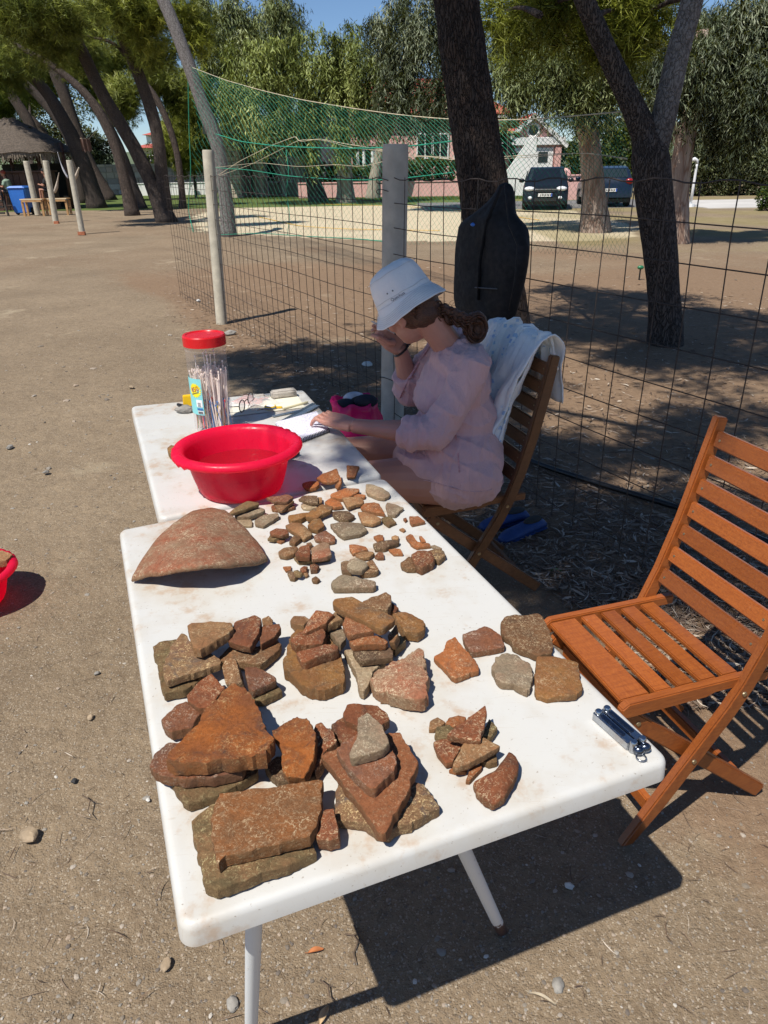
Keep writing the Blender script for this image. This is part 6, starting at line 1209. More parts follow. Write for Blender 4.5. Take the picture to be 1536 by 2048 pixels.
bm_ = mb.build('body', M_BAG, bag, smooth=True); displace(bm_.data, lambda c_, n_: .016 * (1 - abs(mnoise.noise(Vector((c_.x * 9 + c_.z * 4, c_.y * 9, c_.z * 5)))) * 2) * (c_.z > .6) + .006 * mnoise.noise(c_ * 30)); md = bm_.modifiers.new('s', 'SUBSURF'); md.levels = 1; md.render_levels = 1
def bagstrip(nm, pl, r, mat): MB().tube([PL(x, y, FA, FB, -.145) - bag.location for x, y in pl], r, 8, squash=.35).build(nm, mat, bag, smooth=True)
bagstrip('strap', [(1010, 368), (1013, 410), (1018, 450), (1035, 490), (1030, 560), (1018, 620)], .010, M_BAG); bagstrip('strap', [(1004, 372), (975, 440), (960, 520), (957, 600)], .010, M_BAG)
MB().ball(PL(953, 449, FA, FB, -.12) - bag.location, (.03, .02, .012), 10, 7).build('blue_lining', M_BINB, bag, smooth=True)
a, b = PL(950, 575, FA, FB, -.15), PL(994, 578, FA, FB, -.15); MB().tube([a - bag.location, b - bag.location], .003, 6).build('zip', plain('grey_zip', (.06, .06, .065), .4, .1, 20), bag)
# pink bag with clothes
M_PKB = NT('pink_film'); M_PKB.set('Base Color', (.62, .015, .17)).set('Roughness', .2); tpp = M_PKB.node('ShaderNodeBsdfTranslucent'); tpp.inputs['Color'].default_value = (.8, .04, .28, 1); mxp = M_PKB.node('ShaderNodeMixShader'); mxp.inputs[0].default_value = .35; M_PKB.link(M_PKB.b.outputs[0], mxp.inputs[1]); M_PKB.link(tpp.outputs[0], mxp.inputs[2]); M_PKB.link(mxp.outputs[0], M_PKB.out.inputs['Surface']); M_PKB = M_PKB.m
pk = PY(712, 905, 4.1); zt = PY(712, 800, 4.1).z; pink = thing('pink_bag', 'crumpled pink plastic bag of clothes behind the hand of the woman', 'bag', (pk.x, 4.1, 0)); PH = zt
def crump(x, y, z, an): k = 1 + .16 * mnoise.noise(Vector((math.cos(an) * 2, math.sin(an) * 2, z * 12))) + .10 * mnoise.noise(Vector((math.cos(an) * 6, math.sin(an) * 6, z * 30))); return x * k, y * k * .8, z + .03 * mnoise.noise(Vector((an * 2, z * 9, 2)))
MB().lathe([(.02, .003), (.13, .006), (.16, PH * .2), (.165, PH * .45), (.155, PH * .7), (.13, PH * .88), (.14, PH * 1.0), (.125, PH * 1.0), (.11, PH * .86)], 90, fx=crump, cap0=False).build('sack', M_PKB, pink, smooth=True)
for i, (x, y, mt_) in enumerate([(-.05, -.02, M_NAVY), (.04, .0, M_BLKC), (.0, .05, M_HAM2), (.07, -.04, M_NAVY)]): MB().ball((x, y, PH * .93 + .01 * i), (.07, .05, .04), 12, 8).build('garment', mt_, pink, smooth=True)
# blue shoes, hose
M_SHOE = plain('blue_foam', (.012, .045, .17), .6, .15, 20)
def shoe(lb, a, b):
    A, B = PZ(*a, .0), PZ(*b, .0); d = B - A; L = d.length; rz = math.atan2(d.y, d.x); t = thing('blue_shoe', lb, 'shoe', A, rz, 'blue beach shoes under the chair'); pr = [(0, .03, .03), (.08, .042, .055), (.3, .043, .062), (.5, .040, .05), (.7, .046, .05), (.9, .040, .038), (1.0, .02, .022)]; m = MB(); n = 18
    for u, w, h in pr:
        for k in range(n): an = 2 * math.pi * k / n; m.v.append((u * L, math.cos(an) * w, max(0.0, h * .5 + math.sin(an) * h * .5) + .004))
    for i in range(len(pr) - 1):
        for k in range(n): q = i * n + k; q2 = i * n + (k + 1) % n; m.f.append((q, q2, q2 + n, q + n))
    m.f.append(tuple(range(n))[::-1]); m.f.append(tuple((len(pr) - 1) * n + k for k in range(n))); o = m.build('upper', M_SHOE, t, smooth=True); md = o.modifiers.new('s', 'SUBSURF'); md.levels = 1; md.render_levels = 1
    MB().ball((L * .27, 0, .058), (L * .2, .028, .016), 14, 8).build('opening', M_DARK, t, smooth=True); MB().box((L * .5, 0, .006), (L * .96, .075, .012)).build('sole', M_SHOE, t, bevel=.005)
shoe('nearer blue beach shoe on the leaf litter beneath the chair', (1086, 1052), (1000, 1088)); shoe('farther blue beach shoe partly behind the chair leg', (1054, 1036), (960, 1062))
hs = thing('garden_hose', 'black hose lying on the ground along the fence behind the chairs', 'hose', PZ(1060, 922, .02)); P = [PZ(x, y, .02) - hs.location for x, y in ((900, 850), (980, 880), (1060, 922), (1120, 943), (1200, 968), (1290, 995), (1390, 1025), (1480, 1062), (1600, 1110))]; P, _ = spline(P, [.02] * len(P), 50); MB().tube(P, [.016] * 50, 10).build('tube', M_BLKP, hs, smooth=True)
gh = thing('sprinkler', 'small green sprinkler head standing in the shade right of the bag', 'sprinkler', PZ(1278, 560, 0)); M_GRNP = plain('green_plastic', (.02, .16, .07), .4, .1, 20); MB().tube([(0, 0, 0), (0, 0, .16)], .012, 8).build('stake', M_BLKP, gh); MB().ball((0, 0, .18), (.05, .035, .03), 12, 8).build('head', M_GRNP, gh, smooth=True)
# ------------------------------------------------------------------ pottery sherds laid out on the tables
def sherdmat(name, c1, c2, dark, lich, la=.5, da=.5):
    t = NT('ceramic_' + name); co = t.coord('Object'); big = t.noise(co, 13, 6, .65); b2 = t.noise(co, 24, 6, .7, .8); fine = t.noise(co, 130, 5, .75); spk = t.noise(co, 190, 6, .75, 1.2); zone = t.noise(co, 17, 6, .7); pit = t.voro(co, 210)
    c = t.mix(t.ramp(big, [(0.38, 0.0), (0.62, 1.0)]), c1, c2); c = t.mix(t.ramp(b2, [(0.50, 0.0), (0.68, da)]), c, dark); c = t.mix(t.ramp(fine, [(0.44, 0.0), (0.66, .65)]), c, [v * .45 for v in c1])
    m = t.math('MULTIPLY', t.ramp(spk, [(0.515, 0.0), (0.61, 1.0)]), t.ramp(zone, [(0.42, .06), (0.60, 1.0)])); c = t.mix(t.math('MULTIPLY', m, la), c, lich)
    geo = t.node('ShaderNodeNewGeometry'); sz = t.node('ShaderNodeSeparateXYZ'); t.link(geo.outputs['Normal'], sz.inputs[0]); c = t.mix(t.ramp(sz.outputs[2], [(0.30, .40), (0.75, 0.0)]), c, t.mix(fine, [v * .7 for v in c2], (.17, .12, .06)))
    oi = t.node('ShaderNodeObjectInfo'); hs_ = t.node('ShaderNodeHueSaturation'); hs_.inputs['Saturation'].default_value = 1.06
    t.link(t.ramp(oi.outputs['Random'], [(0.0, 1.0), (1.0, 1.4)]), hs_.inputs['Value']); t.link(c, hs_.inputs['Color']); t.set('Base Color', hs_.outputs[0]).set('Roughness', .88); t.b.inputs['Specular IOR Level'].default_value = .25
    b = t.bump(b2, .5, .006); b = t.bump(fine, .75, .0035, b); t.bump(spk, .6, .0016, b); return t.m
LI = (.56, .45, .29)
SM = {}
for k_, a_ in {'red': ((.185, .066, .032), (.145, .055, .030), (.045, .030, .026), LI, .70, .7), 'orange': ((.285, .105, .044), (.215, .085, .040), (.085, .055, .040), LI, .55, .7), 'brown': ((.170, .088, .044), (.135, .070, .038), (.055, .040, .028), LI, .75, .6), 'olive': ((.130, .090, .046), (.150, .085, .045), (.060, .052, .028), (.42, .36, .20), .75, .7), 'tan': ((.275, .160, .082), (.235, .115, .058), (.11, .075, .045), LI, .6, .6), 'ochre': ((.225, .115, .045), (.175, .080, .036), (.070, .055, .042), LI, .45, .8),
    'grey': ((.215, .170, .115), (.185, .120, .080), (.10, .075, .055), (.52, .45, .33), .85, .6), 'pale': ((.30, .235, .150), (.25, .17, .11), (.15, .10, .07), (.58, .50, .37), .75, .5), 'purple': ((.175, .070, .036), (.150, .070, .044), (.055, .038, .034), (.48, .40, .31), .7, .6), 'dark': ((.095, .058, .036), (.120, .068, .040), (.035, .028, .023), LI, .75, .6), 'lichen': ((.175, .105, .055), (.145, .078, .048), (.055, .055, .058), (.56, .43, .24), 1.0, .9),
    'slab': ((.250, .100, .040), (.185, .088, .042), (.13, .085, .05), LI, .75, .7), 'plain': ((.205, .082, .040), (.175, .070, .036), (.115, .062, .042), LI, .35, .5), 'rust': ((.265, .092, .032), (.160, .062, .030), (.055, .032, .026), (.48, .33, .17), .6, .95), 'bigred': ((.255, .098, .058), (.225, .145, .092), (.29, .215, .145), (.50, .41, .28), 1.0, .9)}.items(): SM[k_] = sherdmat(k_, *a_)
CROPS = {'S': (420, 900, 3.072), 'A': (280, 1180, 3.657), 'B': (540, 1160, 4.267), 'C': (840, 1200, 4.267), 'D': (280, 1380, 3.657), 'E': (620, 1380, 3.491), 'P': (0, 0, 1.0)}
def resample(P, n):
    P = np.array(P); Q = []
    for i in range(len(P)):                                       # cut the corners a little
        a, b = P[i], P[(i + 1) % len(P)]; Q += [a * .95 + b * .05, a * .05 + b * .95]
    P = np.array(Q + [Q[0]]); s_ = np.concatenate([[0], np.cumsum(np.linalg.norm(np.diff(P, axis=0), axis=1))]); t = np.linspace(0, s_[-1], n, endpoint=False); return np.stack([np.interp(t, s_, P[:, k]) for k in range(P.shape[1])], 1)
sherd_n = [0]
def sherd(crop, label, pal, zc, th, pts, tilt=(0, 0), dome=0.0, n=84, base=TZ, rough=1.0, group='pottery sherds laid out on the tables', clampz=True):
    ox_, oy_, sc_ = CROPS[crop]; px = [(ox_ + float(a.split(',')[0]) / sc_, oy_ + float(a.split(',')[1]) / sc_) for a in pts.split()]
    zc /= 1000; th /= 1000
    if crop not in 'SP': zc *= .86; th *= .84
    sherd_n[0] += 1; sd_ = sherd_n[0] * 1.37
    cx0 = sum(p[0] for p in px) / len(px); cy0 = sum(p[1] for p in px) / len(px); C = PZ(cx0, cy0, base + zc); gx_s, gy_s = tilt
    W_ = []
    for x, y in px:                                                # sight line meets the tilted upper face
        d = ray(x, y); t = ((base + zc - CAM_H) + gx_s * (CAM[0] - C.x) + gy_s * (CAM[1] - C.y)) / (d[2] - gx_s * d[0] - gy_s * d[1]); W_.append(CAM + d * t)
    Pb = resample(W_, n); ctr = Pb.mean(0); Pb = Pb - ctr; size = np.abs(Pb[:, :2]).max(); an_ = sd_ * 2.3; bd_ = np.array([math.cos(an_), math.sin(an_), 0]); bend = size * (.16 * ((sherd_n[0] * .618) % 1) - .05)
    bv = min(.12, .0016 / size); rings = [(1 - bv * 1.5, -1.0), (1 - bv * .3, -.93), (1.0, -.6), (1.0, -.22), (1 - bv * .5, -.05), (1 - bv * 1.6, 0), (.80, 0), (.6, 0), (.3, 0)]; V = []; nrm_ = unit(np.array([-gx_s, -gy_s, 1.0]))
    for ri, (s_, dz) in enumerate(rings):
        for k in range(n):
            p = Pb[k] * s_; q = Vector(p + ctr); j = min(.0042, .042 * size) * rough * (mnoise.noise(q * 45 + Vector((sd_, 0, 0))) + .8 * mnoise.noise(q * 120) + .5 * mnoise.noise(q * 260)) if s_ > .82 else 0
            p = p + unit(Pb[k]) * j + nrm_ * (dz * th); p[2] += dome * (1 - min(1.0, (s_ ** 2))) + bend * (.3 - ((p @ bd_) / size) ** 2) + (th * .07 * rough * (mnoise.noise(q * 45 + Vector((0, sd_, 0))) + .6 * mnoise.noise(q * 140)) if ri > 3 else 0) + (th * .16 * mnoise.noise(q * 120) if ri in (1, 2, 3) else 0); V.append(p)
    V.append(nrm_ * (-th)); V.append(np.array([0, 0, dome + bend * .3])); V = np.array(V); nb = len(V)
    if clampz: V[:, 2] = np.maximum(V[:, 2], base + .0006 - ctr[2])
    Fq = []; m = len(rings)
    for i in range(m - 1):
        for k in range(n): Fq.append((i * n + k, i * n + (k + 1) % n, (i + 1) * n + (k + 1) % n, (i + 1) * n + k))
    tri = [((k + 1) % n, k, nb - 2) for k in range(n)] + [((m - 1) * n + k, (m - 1) * n + (k + 1) % n, nb - 1) for k in range(n)]
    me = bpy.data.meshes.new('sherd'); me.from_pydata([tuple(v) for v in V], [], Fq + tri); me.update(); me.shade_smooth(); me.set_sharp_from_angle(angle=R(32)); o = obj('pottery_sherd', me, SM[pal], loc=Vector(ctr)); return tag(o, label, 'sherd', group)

# ---- heap at the left back of the nearer table
sherd('A', 'flat brown sherd at the bottom of the left rear heap, nearest the table edge', 'olive', 24, 22, '90,410 130,385 270,355 400,420 450,600 430,660 330,735 178,765 150,690 125,560 135,520 95,470')
sherd('A', 'yellow and grey lichen covered sherd lying second in the left rear heap', 'lichen', 46, 18, '220,420 300,310 345,330 400,440 520,455 590,515 580,545 400,605 200,660 165,635 180,540', (.0, -.05))
sherd('A', 'wide flat brown sherd under the red one in the left rear heap', 'brown', 26, 22, '560,500 650,410 760,420 880,410 1000,350 1030,385 1020,425 900,540 870,550 760,535 640,520')
sherd('A', 'small brown sherd peeking out behind the red one in the left rear heap', 'brown', 26, 22, '890,205 940,185 970,215 972,250 900,262')
sherd('A', 'thick tan sherd on top of the left rear heap', 'tan', 72, 24, '345,260 370,240 520,225 670,235 685,280 640,315 440,435 388,415 370,350', (.05, -.10))
sherd('A', 'smooth dark red four sided sherd leaning at the top of the left rear heap', 'red', 62, 20, '640,370 690,230 840,180 888,205 868,315 808,425 740,410', (.04, .12))
sherd('A', 'greyish red sherd standing at the right end of the left rear heap', 'purple', 52, 22, '868,310 890,262 1020,246 1030,275 990,335 882,400', (-.05, .10))
sherd('A', 'narrow brownish sherd standing on edge in front of the left rear heap', 'brown', 50, 26, '597,560 630,490 700,508 748,670 700,700 625,690', (.25, .10))
sherd('A', 'brown sherd under the purplish one, right of the left heaps', 'olive', 20, 18, '800,740 830,690 995,690 1045,735 900,810 850,805')
sherd('A', 'purplish grey rounded sherd right of the left heaps', 'purple', 44, 20, '760,560 850,557 925,595 990,635 992,665 820,742 788,700', (.0, .04))
# ---- big pile at the left front
sherd('D', 'mossy brown sherd sticking out at the left of the big front pile', 'purple', 30, 24, '150,210 260,110 340,82 450,150 380,270 230,312 180,270')
sherd('D', 'smooth reddish sherd behind the big orange one in the left front pile', 'red', 46, 26, '335,40 430,-60 520,-130 620,-20 520,120 430,140 345,80', (.0, .08))
sherd('D', 'mossy dark sherd at the bottom of the big front pile', 'olive', 24, 22, '215,665 400,640 690,620 870,560 862,610 740,680 560,765 370,822 330,812 250,730')
sherd('D', 'dark purple sherd with a pointed end under the big orange one', 'purple', 50, 24, '65,540 100,470 200,380 500,420 800,500 770,545 740,585 540,645 200,640 100,590')
sherd('D', 'big rust orange sherd crowning the left front pile', 'rust', 84, 34, '590,20 680,-55 770,-30 850,110 900,240 960,340 980,390 900,470 780,498 560,505 300,530 205,515 190,490 280,380 400,260 480,140', (.0, -.04), rough=1.6)
sherd('D', 'dark base sherd under the round rusty sherd, middle of the front row', 'dark', 24, 22, '905,545 1000,480 1100,500 1280,540 1325,560 1280,625 1200,670 1010,670 940,600')
sherd('D', 'rough dark red sherd between the round rusty one and the stacked plates', 'red', 42, 30, '1280,250 1330,235 1415,305 1438,390 1345,450 1325,540 1275,600 1240,420', (.1, .1), rough=1.6)
sherd('D', 'rounded rusty red sherd leaning in the middle of the front row', 'rust', 66, 28, '970,300 1060,230 1150,190 1240,222 1280,300 1275,510 1200,620 1080,640 1040,590 1030,430', (.06, .22), rough=1.5)
sherd('D', 'mossy brown slab under the flat terracotta slab, nearest the viewer', 'olive', 26, 24, '365,950 440,890 530,830 800,900 1260,1080 1305,1165 1100,1270 850,1365 620,1455 520,1478 482,1440 465,1300 390,1120')
sherd('D', 'large flat terracotta slab with pale worm tracks, nearest the viewer', 'slab', 54, 26, '570,750 800,728 1000,700 1300,650 1335,662 1330,880 1300,970 1245,1070 1000,1135 620,1215 560,1270 550,1250 530,1050 515,950', (.0, -.02))
sherd('D', 'small red wedge shaped sherd at the right of the front slabs', 'red', 40, 34, '1285,1060 1340,870 1420,866 1452,1000 1456,1085 1380,1105 1292,1090', (.05, .18))
# ---- stacked plates at the front middle
sherd('E', 'mossy speckled sherd at the bottom of the stacked plates', 'lichen', 24, 24, '175,690 200,640 350,680 600,720 720,640 780,650 885,745 898,815 760,905 640,955 540,1010 360,915 190,895', rough=1.6)
sherd('E', 'mossy red sherd at the rear left of the stacked plates', 'red', 34, 30, '150,240 230,180 330,220 380,300 240,372 190,335')
sherd('E', 'rounded red brown sherd at the rear of the stacked plates', 'red', 50, 26, '225,160 260,97 470,102 540,150 556,195 500,250 380,290 250,210', (.0, .05))
sherd('E', 'large smooth pointed terracotta plate in the front middle stack', 'plain', 52, 24, '80,460 110,430 200,400 400,340 560,290 630,286 752,495 700,680 560,960 520,1000 470,975 330,790', (.04, .03))
sherd('E', 'mottled grey red sherd lying on the pointed terracotta plate', 'purple', 76, 24, '190,420 220,370 340,290 500,270 570,400 612,490 585,560 450,690 400,670 260,545', (.02, .02))
sherd('E', 'grey speckled sherd on top of the stacked plates', 'grey', 100, 22, '335,200 400,152 470,210 510,250 553,360 505,418 300,478 283,470 272,440 330,310', (.04, .06))
# ---- mixed heap in the middle
sherd('B', 'big ochre and black sherd at the bottom left of the middle heap', 'ochre', 34, 32, '140,560 190,440 270,410 480,400 600,640 655,840 640,885 440,940 330,920 265,870 118,745', (.0, .02), rough=1.5)
sherd('B', 'small rounded pale red sherd at the far left of the middle heap', 'brown', 24, 22, '170,340 200,305 300,305 345,330 290,388 200,375')
sherd('B', 'grey brown sherd in the hollow of the middle heap', 'grey', 40, 20, '465,400 610,390 650,500 600,560 540,480')
sherd('B', 'rough dark red lump in the left of the middle heap', 'red', 62, 30, '165,500 270,420 320,440 455,410 483,470 440,545 350,555 225,550', (.0, .05), rough=2.0)
sherd('B', 'red bar shaped sherd lying across the ochre sherd in the middle heap', 'red', 58, 26, '218,610 400,570 540,537 580,545 583,590 440,650 295,705 262,690', (.06, .05))
sherd('B', 'red ridged sherd standing behind the dark red lump', 'red', 76, 24, '272,450 330,330 390,255 510,265 545,290 470,370 300,452', (.08, .12))
sherd('B', 'speckled pale sherd touching the ochre plank in the middle heap', 'lichen', 70, 22, '470,345 570,252 640,285 630,325 485,385', (.05, .05))
sherd('B', 'rounded triangular sherd at the rear of the middle heap', 'brown', 40, 26, '780,180 990,97 1035,120 1033,185 1008,255 900,245')
sherd('B', 'tiny red sherd at the rear right of the middle heap', 'red', 18, 14, '1040,190 1100,238 1068,275 1025,262')
sherd('B', 'ochre purple lump at the right end of the middle heap', 'ochre', 30, 28, '1042,285 1100,275 1250,300 1328,365 1322,415 1268,455 1150,440 1110,395 1080,330', rough=1.6)
sherd('B', 'greenish sherd hidden at the right side of the middle heap', 'olive', 24, 22, '1040,490 1120,470 1162,515 1070,595 1030,570')
sherd('B', 'brown sherd on edge under the ochre plank', 'brown', 56, 24, '1000,470 1078,370 1090,460 1060,530 1015,530', (.2, .1))
sherd('B', 'pale pointed sherd at the bottom front of the middle heap', 'pale', 26, 24, '630,600 720,580 900,620 985,690 900,760 850,880 800,955 762,935 740,825 690,700')
sherd('B', 'dark speckled slab second from below in the little brick like stack', 'dark', 50, 18, '705,595 1030,570 1055,610 1048,655 980,668 765,690 735,650', (.0, .06))
sherd('B', 'bright red slab in the little brick like stack of the middle heap', 'orange', 70, 18, '670,495 940,468 1008,515 985,548 720,558 690,540', (.0, .06))
sherd('B', 'smooth brown triangular slab just under the ochre plank', 'plain', 88, 18, '645,300 720,335 895,430 700,470 660,470 620,385', (.0, .08))
sherd('B', 'long ochre plank shaped sherd on top of the middle heap', 'ochre', 104, 20, '527,180 560,150 700,140 800,190 1045,308 1066,340 995,405 940,418 800,345 600,250 532,202', (-.02, .05))
sherd('B', 'big lichen spotted triangular sherd right of the middle heap', 'bigred', 40, 34, '852,850 900,790 1000,720 1090,700 1200,620 1278,572 1308,600 1338,760 1342,985 1325,1030 1200,1035 1060,990 960,960 872,895', (.05, .05), dome=.006, rough=1.7)
# ---- five single pieces at the right
sherd('C', 'bright orange sherd with a sooty patch, leftmost of the five singles', 'orange', 16, 15, '120,480 190,440 240,340 300,310 330,350 420,460 510,575 495,598 310,672 270,650 200,570')
sherd('C', 'dark red whitish streaked sherd second of the five singles', 'purple', 18, 17, '355,290 470,250 550,218 620,245 690,300 728,395 640,415 440,448 415,425')
sherd('C', 'largest speckled brown sherd of the five singles, by the table edge', 'brown', 20, 18, '695,180 720,142 830,126 890,130 1000,107 1050,132 1130,320 1133,455 990,468 800,400 750,330 695,285', rough=1.3)
sherd('C', 'grey green and purple encrusted sherd among the five singles', 'grey', 20, 20, '620,590 650,480 740,440 830,470 940,540 968,675 920,775 800,715 690,705 645,670', rough=1.5)
sherd('C', 'square orange tile sherd above the multi tool', 'ochre', 18, 17, '985,560 1000,482 1180,482 1350,512 1388,755 1335,818 1100,822 990,803 978,760')
# ---- small heap right front and curved rim
sherd('C', 'small pinkish sherd at the far left of the little right heap', 'tan', 12, 12, '75,1100 85,1030 150,993 220,1040 190,1072 120,1100')
sherd('C', 'small red sherd behind the top triangle of the little right heap', 'orange', 16, 14, '212,1050 250,1000 330,978 400,1000 370,1050 280,1080')
sherd('C', 'small olive rounded sherd at the left of the little right heap', 'olive', 20, 14, '122,1150 140,1080 250,1060 300,1090 250,1180 160,1188')
sherd('C', 'brown sherd half hidden at the right of the little right heap', 'olive', 20, 16, '520,1160 590,1010 668,1090 600,1175')
sherd('C', 'red white spotted sherd at the lower left of the little right heap', 'red', 18, 14, '112,1210 230,1175 370,1215 330,1300 280,1382 220,1392 150,1310')
sherd('C', 'greenish sherd under the tan triangle of the little right heap', 'olive', 14, 14, '500,1360 650,1300 663,1380 590,1398')
sherd('C', 'tiny red sherd under the tan triangle, left', 'orange', 10, 10, '245,1448 300,1410 405,1435 390,1464 300,1464')
sherd('C', 'narrow pointed bright red sherd below the little right heap', 'orange', 12, 12, '390,1535 430,1420 530,1395 530,1428 425,1540')
sherd('C', 'tan triangular sherd lying low in the little right heap', 'tan', 38, 16, '272,1410 370,1220 520,1215 545,1165 680,1238 655,1265 420,1395 312,1425', (.02, .02))
sherd('C', 'dark red triangular sherd on top of the little right heap', 'red', 52, 16, '232,1150 290,1090 430,985 558,900 578,960 540,1100 518,1205 480,1202 260,1165', (.02, .08))
sherd('C', 'curved red rim sherd at the front right of the nearer table', 'red', 26, 18, '458,1555 560,1500 640,1460 700,1375 762,1285 810,1312 846,1370 828,1480 770,1600 715,1690 630,1740 550,1700 482,1635', (.05, .05), dome=.012)
